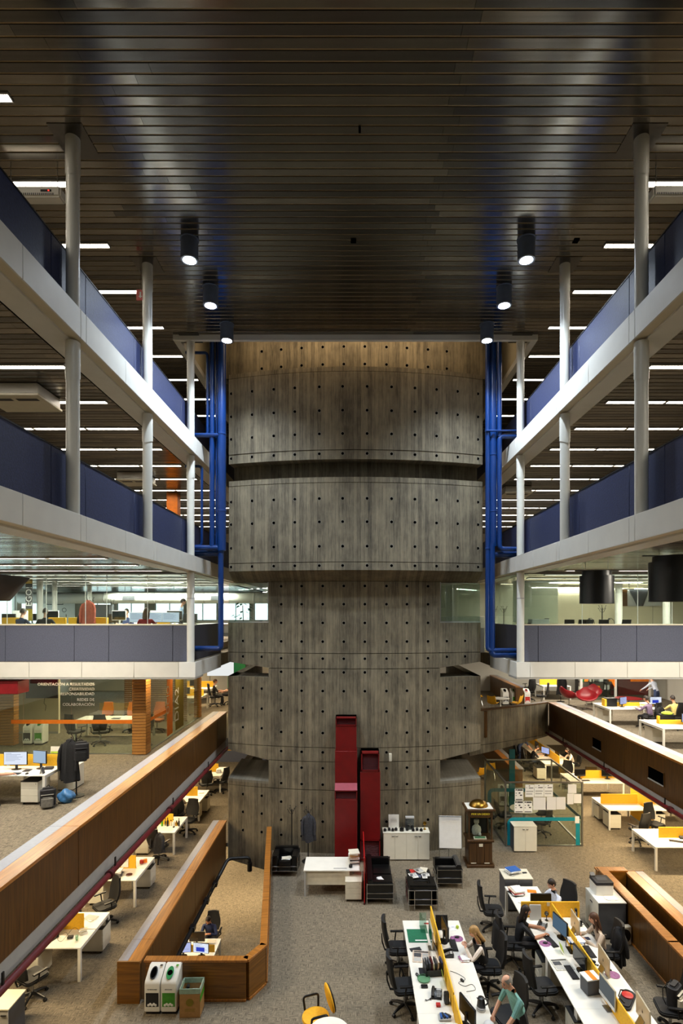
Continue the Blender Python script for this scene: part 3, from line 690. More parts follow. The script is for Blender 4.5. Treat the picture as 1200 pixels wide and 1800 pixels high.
# ------------------------------------------------------------------ red air ducts at the foot of the tower
def grille(mb, x0, x1, y, z0, z1, n):
    for i in range(n): z = z0+(z1-z0)*(i+.5)/n; mb.cbox(((x0+x1)/2, y+.02, z), (x1-x0, .04, .006), 0, 0, .6)
def frame(mb, x0, x1, y, z0, z1, b=.025, d=.02):
    mb.box(x0, x1, y-d, y, z0, z0+b); mb.box(x0, x1, y-d, y, z1-b, z1); mb.box(x0, x0+b, y-d, y, z0, z1); mb.box(x1-b, x1, y-d, y, z0, z1)
DD = 17.45
t = thing('air_duct', 'taller dark red air duct with pale ledge standing against the tower', 'duct', (xpx(608, DD), DD+.3, 0))
w0, w1 = .335, .355
z1, zs, zl, zg = zpx(1262, DD), zpx(1321, DD), zpx(1377, DD), zpx(1400, DD)
MB().box(-w0, w0, -.22, .28, zs, z1-.28).build('upper_box', 'red_duct', t, bevel=.006)
u = MB(); u.box(-w0, w0, -.05, .28, z1-.28, z1); frame(u, -w0, w0, -.22, z1-.26, z1, .03, .02); u.box(-w0, -w0+.02, -.22, .2, z1-.28, z1); u.box(w0-.02, w0, -.22, .2, z1-.28, z1); u.box(-w0, w0, -.22, .28, z1-.012, z1)
top = u.build('grille_box', 'red_duct', t, smooth=False); g = MB(); grille(g, -w0+.03, w0-.03, -.2, z1-.23, z1-.03, 7); g.build('louvre', 'red_dark', top, smooth=False)
MB().box(-w1, w1, -.26, .28, zl, zs).build('middle_box', 'red_duct', t, bevel=.006)
MB().extr([(-.50, zl-.16), (-.26, zl), (.28, zl), (.28, zl-.16)], 'x', -w1, w1).build('ledge', 'red_ledge', t, smooth=False)
u = MB(); u.box(-w1, w1, -.3, .28, zl-.46, zl-.16); frame(u, -w1, w1, -.48, zl-.46, zl-.165, .03, .02); u.box(-w1, -w1+.02, -.48, -.2, zl-.46, zl-.16); u.box(w1-.02, w1, -.48, -.2, zl-.46, zl-.16)
gb = u.build('grille_box', 'red_duct', t, smooth=False); g = MB(); grille(g, -w1+.03, w1-.03, -.46, zl-.43, zl-.19, 8); g.build('louvre', 'red_dark', gb, smooth=False)
MB().box(-w1, w1, -.5, .28, 0, zl-.46).build('lower_box', 'red_duct', t, bevel=.006)
t = thing('air_duct', 'shorter dark red air duct with square grille beside the taller one', 'duct', (xpx(650.5, DD), DD+.3, 0))
z1 = zpx(1323, DD); w0 = .32
u = MB(); u.box(-w0+.03, w0-.03, -.05, .28, z1-.62, z1); frame(u, -w0+.03, w0-.03, -.3, z1-.58, z1, .035, .02); u.box(-w0+.03, -w0+.05, -.3, .2, z1-.62, z1); u.box(w0-.05, w0-.03, -.3, .2, z1-.62, z1); u.box(-w0+.03, w0-.03, -.3, .28, z1-.012, z1); u.box(-w0+.03, w0-.03, -.3, .2, z1-.62, z1-.58)
gb = u.build('grille_box', 'red_duct', t, smooth=False); g = MB(); grille(g, -w0+.06, w0-.06, -.28, z1-.55, z1-.03, 14); g.build('louvre', 'red_dark', gb, smooth=False)
MB().box(-w0, w0, -.3, .28, .72, z1-.62).build('shaft', 'red_duct', t, bevel=.006)
u = MB(); frame(u, -w0, w0, -.3, .06, .72, .035, .02); u.box(-w0, w0, -.1, .28, 0, .72); u.box(-w0, -w0+.02, -.3, .2, 0, .72); u.box(w0-.02, w0, -.3, .2, 0, .72)
gb = u.build('grille_box', 'red_duct', t, smooth=False); g = MB(); grille(g, -w0+.03, w0-.03, -.28, .1, .68, 14); g.build('louvre', 'red_dark', gb, smooth=False)
tag(MB().box(-.045, .045, -.05, .02, -.13, .13).build('wall_box', 'offwhite', None, (xpx(686, 17.9), 17.98, zpx(1331, 17.98)), bevel=.008), 'small cream junction box fixed to the concrete right of the red ducts', 'box')
# ------------------------------------------------------------------ hanging drums and hood
def drum(label, x, y, r, z0, z1):
    t = thing('drum_pendant', label, 'lamp', (x, y, z0), 0, 'black drum pendants')
    n = 36; h = z1-z0
    MB().lathe([(r, 0), (r, h-.12), (r*.86, h-.12), (r*.86, h), (r*.5, h), (r*.5, h-.02), (r*.84, h-.03), (r*.84, h-.14), (r-.02, h-.14), (r-.02, 0)], (0, 0, 0), n).build('shade', 'pend_black', t)
    MB().box(-r*1.35, r*1.35, -.02, .02, h, h+.02).build('bar', 'black', t, smooth=False)
    for sx in (-1, 1): MB().cyl((sx*r*.7, 0, h), (sx*r*.7, 0, B2-z0), .006, 6).build('rod', 'alu', t)
drum('black drum pendant hanging before the right glass front, farther of the two', xpx(1048.5, 13.6), 13.6, .40, zpx(1061, 13.6), zpx(1004, 13.6))
drum('black drum pendant at the right picture edge, nearer of the two', xpx(1190, 11.2), 11.2, .53, zpx(1057, 11.2), zpx(978, 11.2))
D = 10.5
t = thing('projector_hood', 'black tapered hood hanging from the left ceiling at the picture edge', 'hood', (xpx(-42, D), D, zpx(1056, D)))
h = zpx(1012, D)-zpx(1056, D)
MB().add([(-.5, -.3, 0), (.47, -.3, 0), (.47, .3, 0), (-.5, .3, 0), (-.8, -.5, h), (.76, -.5, h), (.76, .5, h), (-.8, .5, h)], [(3, 2, 1, 0), (4, 5, 6, 7), (0, 1, 5, 4), (1, 2, 6, 5), (2, 3, 7, 6), (3, 0, 4, 7)]).build('hood_body', 'pend_black', t, bevel=.01)
MB().cyl((-.3, 0, h), (-.3, 0, B2-zpx(1056, D)), .03, 8).build('hanger', 'black', t); MB().cyl((.3, 0, h), (.3, 0, B2-zpx(1056, D)), .03, 8).build('hanger', 'black', t)
# ------------------------------------------------------------------ small ceiling fittings
def aircon(label, x, y, z, w_=1.1, led=False):
    t = thing('air_conditioner', label, 'air conditioner', (x, y, z))
    MB().box(-w_/2, w_/2, -.12, .12, 0, .2).build('case', 'fascia', t, bevel=.03, seg=2)
    v = MB()
    for i in range(26): v.box(-w_/2+.06+i*(w_-.16)/26, -w_/2+.075+i*(w_-.16)/26, -.128, -.118, .02, .055)
    v.build('vent_slots', 'grey_lam', t, smooth=False); MB().box(w_/2-.36, w_/2-.16, -.125, -.115, .08, .12).build('display', 'black', t, smooth=False)
    if led: MB().box(w_/2-.22, w_/2-.20, -.13, -.12, .09, .11).build('indicator', 'led_red', t, smooth=False)
    for sx in (-1, 1): MB().cyl((sx*w_*.4, 0, .2), (sx*w_*.4, 0, ZC-z), .008, 6).build('hanger', 'alu', t)
D = 10.3; aircon('white wall unit with a red light hung by the left top gallery', xpx(60, D), D, zpx(353, D), 1.1, True)
D = 10.2; aircon('white hung unit beside the right top gallery column', xpx(1190, D), D, zpx(352, D), 1.0)
def cassette(label, x, y, zb, w_, dz=.28):
    t = thing('ceiling_cassette', label, 'air conditioner', (x, y, zb-dz), .0)
    MB().box(-w_, w_, -.45, .45, .05, dz).build('body', 'fascia', t, bevel=.02)
    MB().box(-w_-.03, w_+.03, -.48, .48, 0, .05).build('panel', 'offwhite', t, bevel=.01)
    for x0, x1 in ((-w_+.1, -.05), (.05, w_-.1)): MB().box(x0, x1, -.3, -.18, -.004, .002).build('outlet', 'black', t, smooth=False)
cassette('white ceiling cassette above the second left gallery parapet', xpx(38, 11.8), 11.8, B1, .6)
cassette('small ceiling cassette beyond the farthest left column', xpx(240, 19.0), 19.0, B1, .5)
cassette('small ceiling cassette beyond the blue pipes on the right', xpx(905, 21), 21.0, B1, .5)
t = thing('exit_sign', 'small red exit sign hung beside the second left column', 'sign', (xpx(247, 13.3), 13.3, zpx(528, 13.3)))
pm('sign_red', (196, 84, 80), .5)
MB().box(-.1, .1, -.012, .012, 0, .26).build('plate', 'sign_red', t, bevel=.003)
a = MB(); a.box(-.02, .02, -.016, -.012, .06, .2); a.add([(-.05, -.015, .1), (.05, -.015, .1), (0, -.015, .05)], [(0, 1, 2)]); a.build('arrow', 'paper', t, smooth=False)
MB().cyl((0, 0, .26), (0, 0, ZC-t.location.z), .006, 6).build('hanger', 'alu', t)
def cctv(label, x, y, z, zt, rz=0):
    t = thing('camera', label, 'camera', (x, y, z), rz)
    MB().cyl((0, -.14, -.02), (0, .1, .03), .045, 12).build('body', 'lightgrey', t); MB().cyl((0, -.16, -.024), (0, -.14, -.02), .04, 12).build('lens', 'black', t)
    b = MB(); pipe(b, [(0, 0, .05), (0, .0, .16), (.1, 0, .2), (.1, 0, zt-z)], .014, 8, .04); b.build('bracket', 'black', t)
cctv('small surveillance camera under the top left gallery', xpx(22, 9.6), 9.6, zpx(575, 9.6), B1, .5)
# little sprinkler heads and ceiling hatches
for i, (px, py, z, lab) in enumerate(((632, 226, ZC, 'short dark slot in the main ceiling, nearer of two'), (621, 423, ZC, 'small square dark hatch near the middle of the main ceiling'), (1012, 423, ZC, 'small dark hatch in the main ceiling by the right lights'))):
    p = gp(px, py, z); tag(MB().box(-.02 if i == 0 else -.06, .02 if i == 0 else .06, -.07, .07, -.012, .0).build('ceiling_hatch', 'void', None, (p.x, p.y, z-.004), smooth=False), lab, 'hatch')
# ------------------------------------------------------------------ furniture kit
pm('chair_black', (20, 20, 22), .6, 0, .25, 25); pm('plastic_black', (16, 16, 18), .35, 0, .15, 14); pm('screen_off', (14, 15, 18), .12, 0, .1, 4)
pm('imac_back', (190, 182, 160), .35, .3, .04, 5); pm('imac_white', (225, 226, 226), .3, 0, .03, 5); pm('purple', (150, 96, 140), .6, 0, .25, 20)
pm('mat_green', (24, 104, 74), .6, 0, .12, 16); pm('tray_green', (88, 136, 100), .5, 0, .1, 10); pm('news', (206, 188, 170), .8, 0, .25, 40); pm('news_grey', (196, 194, 184), .8, 0, .3, 50)
pm('bag_blue', (60, 110, 160), .35, 0, .3, 14, .3); pm('bag_dark', (30, 30, 34), .7, 0, .3, 20, .2); pm('bag_grey', (120, 118, 112), .7, 0, .2, 20, .2)
pm('steel', (170, 172, 175), .25, 1, .05, 6); pm('blue_plastic', (50, 96, 170), .4, 0, .15, 10); pm('red_plastic', (190, 44, 40), .4, 0, .1, 8); pm('cable', (40, 40, 42), .6)
pm('label_green', (70, 150, 40), .5, 0, .15, 12); pm('label_black', (24, 24, 26), .5, 0, .2, 12); pm('label_red', (200, 40, 30), .5, 0, .12, 12); pm('pink', (214, 150, 140), .7, 0, .2, 15)
pm('gold', (190, 150, 60), .25, 1, .1, 8); pm('brass', (150, 116, 52), .3, 1, .15, 6); pm('cream', (220, 214, 196), .5, 0, .06, 8); pm('lime', (176, 200, 60), .6, 0, .15, 12)
pm('paper_lines', (226, 226, 228), .75, 0, .10, 60, 0, (1, 6, 6)); pm('ink', (40, 40, 44), .6, 0, .3, 20); pm('ped_white', (226, 222, 206), .45, 0, .03, 5)
def mk_bench(w_, d_, screen=.36, mid=True, sc_x=None, legs=True, name='desk_bench'):
    """two desks back to back, w_ wide (x), d_ deep (y), fabric screen between them"""
    def make():
        t = thing(name, '', 'desk')
        if mid:
            MB().box(-w_/2, w_/2, -d_/2, -.012, .715, .74).build('desktop', 'white_lam', t, bevel=.004); MB().box(-w_/2, w_/2, .012, d_/2, .715, .74).build('desktop', 'white_lam', t, bevel=.004)
        else: MB().box(-w_/2, w_/2, -d_/2, d_/2, .715, .74).build('desktop', 'white_lam', t, bevel=.004)
        for sx in (-1, 1):
            for sy in (-1, 1): MB().box(sx*(w_/2-.035)-.032, sx*(w_/2-.035)+.032, sy*(d_/2-.035)-.032, sy*(d_/2-.035)+.032, 0, .714).build('leg', 'white_lam', t, bevel=.003)
            MB().box(sx*(w_/2-.035)-.025, sx*(w_/2-.035)+.025, -d_/2+.07, d_/2-.07, .66, .714).build('side_rail', 'white_lam', t, smooth=False)
        MB().box(-w_/2+.07, w_/2-.07, -.05, .05, .62, .70).build('cable_tray', 'lightgrey', t, smooth=False)
        if screen:
            a, b = sc_x or (-w_/2+.03, w_/2-.03)
            MB().box(a, b, -.014, .014, .72, .74+screen).build('fabric_screen', 'yellow', t, bevel=.006)
        return t
    return Proto(make)
def mk_ped(col='ped_white', w_=.42, d_=.55, h=.58, n=3, top='black'):
    def make():
        t = thing('pedestal', '', 'cabinet')
        MB().box(-w_/2, w_/2, -d_/2+.02, d_/2, .06, h-.015).build('body', col, t, bevel=.003)
        MB().box(-w_/2-.002, w_/2+.002, -d_/2, d_/2+.002, h-.015, h).build('top', top, t, smooth=False)
        for k in range(n):
            z0 = .07+(h-.09)*k/n; z1 = .07+(h-.09)*(k+1)/n
            dr = MB().box(-w_/2+.004, w_/2-.004, -d_/2, -d_/2+.02, z0+.003, z1-.003).build('drawer', col, t, bevel=.002)
            if k == n-1: MB().cyl((w_/2-.05, -d_/2-.004, z1-.04), (w_/2-.05, -d_/2, z1-.04), .009, 8).build('lock', 'steel', dr)
        for sx in (-1, 1):
            for sy in (-1, 1): MB().cyl((sx*(w_/2-.05)-.012, sy*(d_/2-.06), .03), (sx*(w_/2-.05)+.012, sy*(d_/2-.06), .03), .03, 8).build('caster', 'black', t)
        return t
    return Proto(make)
def rbox(mb, x0, x1, y0, y1, z0, z1, r=.04, m=0, n=4):
    """box with rounded vertical corners"""
    P = []
    for cx, cy, a0 in ((x1-r, y1-r, 0), (x0+r, y1-r, PI/2), (x0+r, y0+r, PI), (x1-r, y0+r, 1.5*PI)):
        for i in range(n+1): a = a0+PI/2*i/n; P.append((cx+r*math.cos(a), cy+r*math.sin(a)))
    return mb.prism(P, z0, z1, m)
def mk_chair(fab='chair_black', frame_='plastic_black', arms=True, high=True):
    def make():
        t = thing('office_chair', '', 'chair')
        rbox(MB(), -.25, .25, -.24, .25, .43, .51, .10).build('seat', fab, t, bevel=.02, seg=2)
        # curved backrest: swept slab, wider at the middle
        rings = []
        for k in range(9):
            u = k/8; z = .56+u*(.58 if high else .42); y = -.24-.05*math.sin(u*PI)*.4-.09*u; w_ = (.19+.06*math.sin(PI*min(1, u*1.15+.05)))
            row = []
            for i in range(7): a = i/6*2-1; row.append(Vector((a*w_, y+.05*a*a, z)))
            for i in range(6, -1, -1): a = i/6*2-1; row.append(Vector((a*w_*.97, y-.055+.05*a*a, z)))
            rings.append(row)
        MB().loft(rings).build('backrest', fab, t)
        MB().tube([(0, -.1, .42), (0, -.3, .44), (0, -.36, .62), (0, -.37, .8)], [.03, .03, .028, .022], 8, 0, True, .6).build('back_support', frame_, t)
        MB().cyl((0, 0, .12), (0, 0, .43), .03, 10).build('gas_lift', 'steel', t)
        b = MB()
        for i in range(5): a = 2*PI*i/5+.3; b.tube([(0, 0, .13), (.16*math.cos(a), .16*math.sin(a), .115), (.30*math.cos(a), .30*math.sin(a), .075)], [.04, .032, .022], 6)
        b.build('star_base', frame_, t)
        for i in range(5):
            a = 2*PI*i/5+.3; c = Vector((.31*math.cos(a), .31*math.sin(a), .032)); d = Vector((-math.sin(a), math.cos(a), 0))
            MB().cyl(c-d*.025, c+d*.025, .032, 10).build('caster', 'black', t)
        if arms:
            for s in (-1, 1):
                m_ = MB(); m_.tube([(s*.24, -.05, .44), (s*.31, -.05, .5), (s*.31, -.03, .66)], .018, 8); m_.box(s*.31-.03, s*.31+.03, -.16, .14, .655, .685); m_.build('armrest', frame_, t, bevel=.006)
        return t
    return Proto(make)
def mk_monitor(on='screen_off', w_=.50, h=.31, back='plastic_black', z0=.12, gear=True):
    """screen looks towards -y"""
    def make():
        t = thing('monitor', '', 'monitor')
        MB().box(-w_/2, w_/2, -.012, .028, z0, z0+h).build('panel', back, t, bevel=.006)
        MB().box(-w_/2+.012, w_/2-.012, -.0145, -.012, z0+.016, z0+h-.012).build('screen', on, t, smooth=False)
        MB().box(-.03, .03, .028, .055, .01, z0+.12).build('stand', back, t, bevel=.004)
        MB().lathe([(.0, 0), (.12, 0), (.12, .008), (.05, .016), (0, .016)], (0, .04, 0), 18, 0, 1, .75).build('foot', back, t)
        if on.startswith('screen_w') or on.startswith('screen_b'):
            r = random.Random(w_*100)
            g = MB()
            for k in range(7): g.box(-w_/2+.05, -w_/2+.05+r.uniform(.1, w_-.1), -.0152, -.0146, z0+h-.05-.03*k, z0+h-.043-.03*k)
            g.build('screen_text', 'text_grey', t, smooth=False)
        return t
    return Proto(make)
glow('text_grey', (150, 165, 200), .6); glow('text_blue', (60, 80, 220), .7); glow('screen_dim', (110, 140, 165), .5); glow('screen_grey', (150, 158, 160), .35)
def mk_imac(front='screen_off', edge='imac_white'):
    def make():
        t = thing('desktop_computer', '', 'computer'); w_ = .53
        MB().box(-w_/2, w_/2, -.008, .022, .12, .50).build('panel', 'imac_back', t, bevel=.008)
        MB().box(-w_/2+.015, w_/2-.015, -.0095, -.008, .19, .485).build('screen', front, t, smooth=False)
        MB().box(-w_/2, w_/2, -.010, -.008, .12, .185).build('chin', edge, t, smooth=False)
        lg = MB(); lg.ball((0, .0225, .31), (.022, .002, .025), 10, 6); lg.ball((.006, .0225, .344), (.006, .002, .011), 8, 4); lg.build('logo', 'ink', t)
        MB().extr([(.022, .2), (.03, .2), (.13, .008), (.12, 0), (-.05, 0), (-.05, .008), (.085, .012)], 'x', -.09, .09).build('stand', 'alu', t, smooth=False)
        return t
    return Proto(make)
def mk_key(col='plastic_black', key='ink', w_=.42):
    def make():
        t = thing('keyboard', '', 'keyboard')
        MB().box(-w_/2, w_/2, -.07, .07, 0, .018).build('case', col, t, bevel=.004)
        k = MB()
        for r in range(5):
            for c in range(14): x = -w_/2+.018+c*(w_-.036)/14; k.box(x+.002, x+(w_-.036)/14-.002, -.06+r*.024, -.04+r*.024, .018, .023)
        k.build('keys', key, t, smooth=False); return t
    return Proto(make)
def mk_mouse():
    t = thing('mouse', '', 'mouse'); MB().ball((0, 0, .008), (.032, .055, .026), 12, 8).build('shell', 'plastic_black', t); MB().box(-.002, .002, .02, .045, .028, .034).build('wheel', 'steel', t, smooth=False); return t
def mk_pad():
    t = thing('mouse_pad', '', 'mouse pad'); MB().lathe([(0, 0), (.12, 0), (.12, .005), (0, .005)], (0, 0, 0), 24).build('pad', 'purple', t); MB().lathe([(0, 0), (.055, 0), (.05, .02), (0, .022)], (0, -.12, .0), 16, 0, 1.3, .8).build('wrist_rest', 'purple', t); return t
def mk_phone():
    t = thing('desk_phone', '', 'telephone')
    MB().extr([(-.11, 0), (.11, 0), (.11, .07), (.05, .075), (-.11, .02)], 'x', -.1, .1).build('base', 'plastic_black', t, bevel=.006)
    MB().tube([(-.065, -.1, .045), (-.065, -.06, .065), (-.065, .05, .092), (-.065, .1, .085)], [.028, .022, .022, .028], 8).build('handset', 'black', t)
    MB().cbox((.04, .06, .082), (.09, .05, .004), 0, 0, .1).build('display', 'lightgrey', t, smooth=False)
    k = MB()
    for r in range(4):
        for c in range(3): k.cbox((.015+c*.026, -.075+r*.028, .04+r*.011), (.018, .016, .008), 0, 0, .42)
    k.build('keypad', 'lightgrey', t, smooth=False)
    MB().tube([(-.07-.03*math.sin(i*.5)-.006*i, -.11-.012*math.cos(i*1.4)-.004*i, .012) for i in range(22)], .006, 6).build('cord', 'cable', t)
    return t
key_b = mk_key(); key_w = mk_key('cream', 'paper'); mouse = Proto(mk_mouse); pad = Proto(mk_pad); phone = Proto(mk_phone)
chair = mk_chair(); chair_low = mk_chair('black_fabric', 'plastic_black', False, False); ped = mk_ped(); mon_off = mk_monitor(); mon_white = mk_monitor('screen_white'); mon_blue = mk_monitor('screen_blue'); mon_dim = mk_monitor('screen_dim', .52, .34)
imac = mk_imac(); imac_grey = mk_imac('screen_grey')
def flat(name, cat, label, c, w_, d_, mat, rz=0, th=.004, parts=None, group=None):
    """thin thing lying flat: paper, mat, magazine"""
    t = thing(name, label, cat, c, rz, group); MB().box(-w_/2, w_/2, -d_/2, d_/2, 0, th).build('sheet', mat, t, smooth=False)
    if parts:
        for (x0, x1, y0, y1, m_) in parts: MB().box(x0*w_, x1*w_, y0*d_, y1*d_, th, th+.0012).build('print', m_, t, smooth=False)
    return t
TXT = [(-.4, .4, .36, .40, 'ink'), (-.4, .3, .26, .28, 'lightgrey'), (-.4, .4, .20, .22, 'lightgrey'), (-.4, .35, .14, .16, 'lightgrey'), (-.4, .4, .08, .1, 'lightgrey'), (-.4, .2, .02, .04, 'lightgrey')]
NEWS = [(-.42, .42, .34, .44, 'ink'), (-.42, .0, -.05, .28, 'grey_lam'), (.06, .42, .1, .28, 'lightgrey'), (.06, .42, -.3, .05, 'lightgrey'), (-.42, 0, -.42, -.1, 'lightgrey')]
def stack(name, cat, label, c, w_, d_, mats, rz=0, th=.012):
    t = thing(name, label, cat, c, rz); r = random.Random(len(label))
    for k, m_ in enumerate(mats): MB().cbox((r.uniform(-.02, .02), r.uniform(-.02, .02), th*(k+.5)), (w_*r.uniform(.85, 1), d_*r.uniform(.85, 1), th-.001), r.uniform(-.25, .25), 0).build('sheaf', m_, t, smooth=False)
    return t
def cables(label, pts, col='cable', r=.004):
    P = []; n = len(pts)
    V = [Vector(p) for p in pts]
    for i in range(n-1):
        a, b, c, d = V[max(i-1, 0)], V[i], V[i+1], V[min(i+2, n-1)]
        for k in range(6):
            u = k/6; P.append(.5*((2*b)+(-a+c)*u+(2*a-5*b+4*c-d)*u*u+(-a+3*b-3*c+d)*u**3))
    P.append(V[-1]); o = V[0].copy()
    return tag(MB().tube([p-o for p in P], r, 6).build('cable', col, None, o), label, 'cable')
DT = .742   # desk top
# ------------------------------------------------------------------ ground floor, left aisle
benchL = mk_bench(1.45, 1.42, .36, True, (-.68, .45))
LBY = (12.47, 15.45, 18.66, 21.57, 24.9)
LBN = ('nearest to the viewer', 'second from the viewer', 'third from the viewer', 'fourth from the viewer', 'farthest from the viewer')
for y, n in zip(LBY, LBN): benchL(f'white desk pair with yellow screen under the left gallery, {n}', (-6.60, y, 0), 0, 'left aisle desks')
for (x, y, rz, n) in ((-6.98, 12.0, 0, 'nearest left aisle desk'), (-6.12, 12.95, PI/2, 'nearest left aisle desk, on its far side'), (-7.0, 15.1, 0, 'second left aisle desk'), (-6.12, 15.95, PI/2, 'second left aisle desk, on its far side'), (-6.15, 21.15, 0, 'fourth left aisle desk'), (-6.1, 22.0, PI/2, 'fourth left aisle desk, on its far side'), (-6.95, 18.2, 0, 'third left aisle desk')):
    ped(f'white drawer pedestal under the {n}', (x, y, 0), rz, 'drawer pedestals')
for (x, y, rz, n) in ((-6.62, 11.25, -.5, 'black office chair turned away at the nearest left aisle desk'), (-6.35, 13.95, 2.4, 'black office chair between the first two left aisle desks'), (-7.1, 13.6, 2.9, 'black office chair mostly hidden behind the nearest left aisle desk'), (-6.25, 17.55, -.35, 'black office chair with a draped coat at the third left aisle desk'), (-5.95, 19.75, 2.9, 'black office chair behind the third left aisle desk'), (-6.55, 20.35, .3, 'black office chair of the pale-shirted worker in the left aisle'), (-6.45, 23.95, .4, 'black office chair before the farthest left aisle desk'), (-5.9, 24.3, 1.2, 'black office chair beside the farthest left aisle desk')):
    chair(n, (x, y, 0), rz, 'black office chairs')
# things on those desks
mon_off('black monitor on the fourth left aisle desk, seen from behind', (-6.75, 21.25, DT), 2.5); key_b('black keyboard on the fourth left aisle desk', (-6.75, 21.0, DT), .2)
o = stack('box_file', 'file', 'open grey box file with a white cover on the second left aisle desk', (-6.55, 15.0, DT), .38, .30, ['grey_lam', 'grey_lam', 'grey_lam', 'paper', 'paper'], .15, .03)
tag(MB().lathe([(.0, 0), (.07, 0), (.09, .012), (.0, .012)], (0, 0, 0), 18).build('saucer', 'red_dark', None, (-6.18, 15.05, DT)), 'small dark red round dish on the second left aisle desk', 'dish')
for k, (x, y) in enumerate(((-6.1, 15.75), (-6.02, 15.8))): tag(MB().cbox((0, 0, .05), (.10, .07, .1), .5*k).build('gift_box', 'red_plastic' if k == 0 else 'orange', None, (x, y, DT), bevel=.004), ('small red box' if k == 0 else 'small orange box')+' at the far end of the second left aisle desk', 'box')
flat('paper_sheet', 'paper', 'printed page pinned on the yellow screen of the second left aisle desk', (-6.45, 15.415, DT+.18), .2, .28, 'paper', 0, .004, TXT).rotation_euler = (PI/2, 0, 0)
BOT = [('label_green', .27, .035), ('steel', .22, .03), ('plastic_black', .26, .035), ('cream', .16, .04), ('paper', .2, .035), ('gold', .14, .05), ('ink', .24, .03)]
BN = ['green bottle', 'steel flask', 'black bottle', 'cream jar', 'white bottle', 'golden jar', 'dark slim bottle']
for k, ((m_, h, r), bn) in enumerate(zip(BOT, BN)):
    t = thing('bottle', f'{bn} in the cluster on the third left aisle desk', 'bottle', (-6.48+.095*k, 18.50+.05*(k % 2), DT)); MB().lathe([(0, 0), (r, 0), (r, h*.65), (r*.4, h*.8), (r*.4, h)], (0, 0, 0), 14).build('body', m_, t); MB().lathe([(0, h), (r*.45, h), (r*.45, h+.025), (0, h+.025)], (0, 0, 0), 12).build('cap', 'black', t)
mouse('black mouse on the third left aisle desk', (-6.05, 18.4, DT)); phone('black desk phone beside the bottles on the third left aisle desk', (-6.7, 18.3, DT), .6)
# nearest desk: charger, cup, papers, cables
tag(MB().box(-.06, .06, -.04, .04, 0, .05).build('power_adapter', 'plastic_black', None, (-6.28, 12.12, DT), .2, .006), 'black power adapter on the nearest left aisle desk', 'adapter')
cables('thin black cable looped over the nearest left aisle desk', [(-6.3, 12.1, DT+.01), (-6.45, 12.25, DT+.05), (-6.55, 12.1, DT+.01), (-6.4, 12.0, DT+.008), (-6.3, 12.3, DT+.12), (-6.2, 12.36, DT+.02)])
stack('paper_pile', 'paper', 'loose papers at the left end of the nearest left aisle desk', (-7.05, 12.0, DT), .24, .3, ['paper', 'cream', 'paper', 'lime'], .3, .006)
t = thing('tumbler', 'clear glass tumbler on the nearest left aisle desk', 'glass', (-6.1, 12.05, DT)); MB().lathe([(.0, 0), (.028, 0), (.034, .1), (.031, .1), (.026, .006), (0, .006)], (0, 0, 0), 16).build('body', 'glass_green', t)
stack('paper_pile', 'paper', 'crumpled white papers against the yellow screen of the nearest left aisle desk', (-6.1, 12.33, DT), .16, .1, ['paper', 'cream', 'paper', 'paper', 'cream'], .5, .018)
t = thing('laptop', 'open black laptop on the nearest left aisle desk behind the red pipe', 'laptop', (-6.75, 12.1, DT), -.3); MB().box(-.16, .16, -.11, .11, 0, .018).build('base', 'plastic_black', t, bevel=.003); MB().cbox((0, .15, .11), (.32, .012, .22), 0, 0, -.3).build('lid', 'plastic_black', t, bevel=.003)
stack('paper_pile', 'paper', 'papers on the far half of the nearest left aisle desk', (-6.2, 12.9, DT), .3, .21, ['paper', 'paper', 'lightgrey'], -.4, .005)
for k, y in enumerate((21.9, 24.75)): stack('paper_pile', 'paper', ('papers at the far end of the fourth left aisle desk', 'white carton on the farthest left aisle desk')[k], (-6.1, y, DT), .2, .2, ['paper']*(2 if k == 0 else 8), .2, .02)
# grey-sided white cabinet in the corner
t = thing('cabinet', 'white-topped grey cabinet in the bottom left corner', 'cabinet', (-6.95, 10.2, 0))
MB().box(-.67, .67, -.24, .25, .05, .72).build('body', 'grey_lam', t, bevel=.003); MB().box(-.68, .68, -.27, .27, .72, .745).build('top', 'offwhite', t, bevel=.003); MB().box(-.66, .66, -.2, .22, 0, .05).build('plinth', 'black', t, smooth=False)
for x0, x1 in ((-.665, -.005), (.005, .665)): d = MB().box(x0, x1, -.262, -.242, .06, .715).build('door', 'lightgrey', t, bevel=.002); MB().box((x0+x1)/2+.2, (x0+x1)/2+.3, -.275, -.262, .62, .635).build('handle', 'black', d, smooth=False)
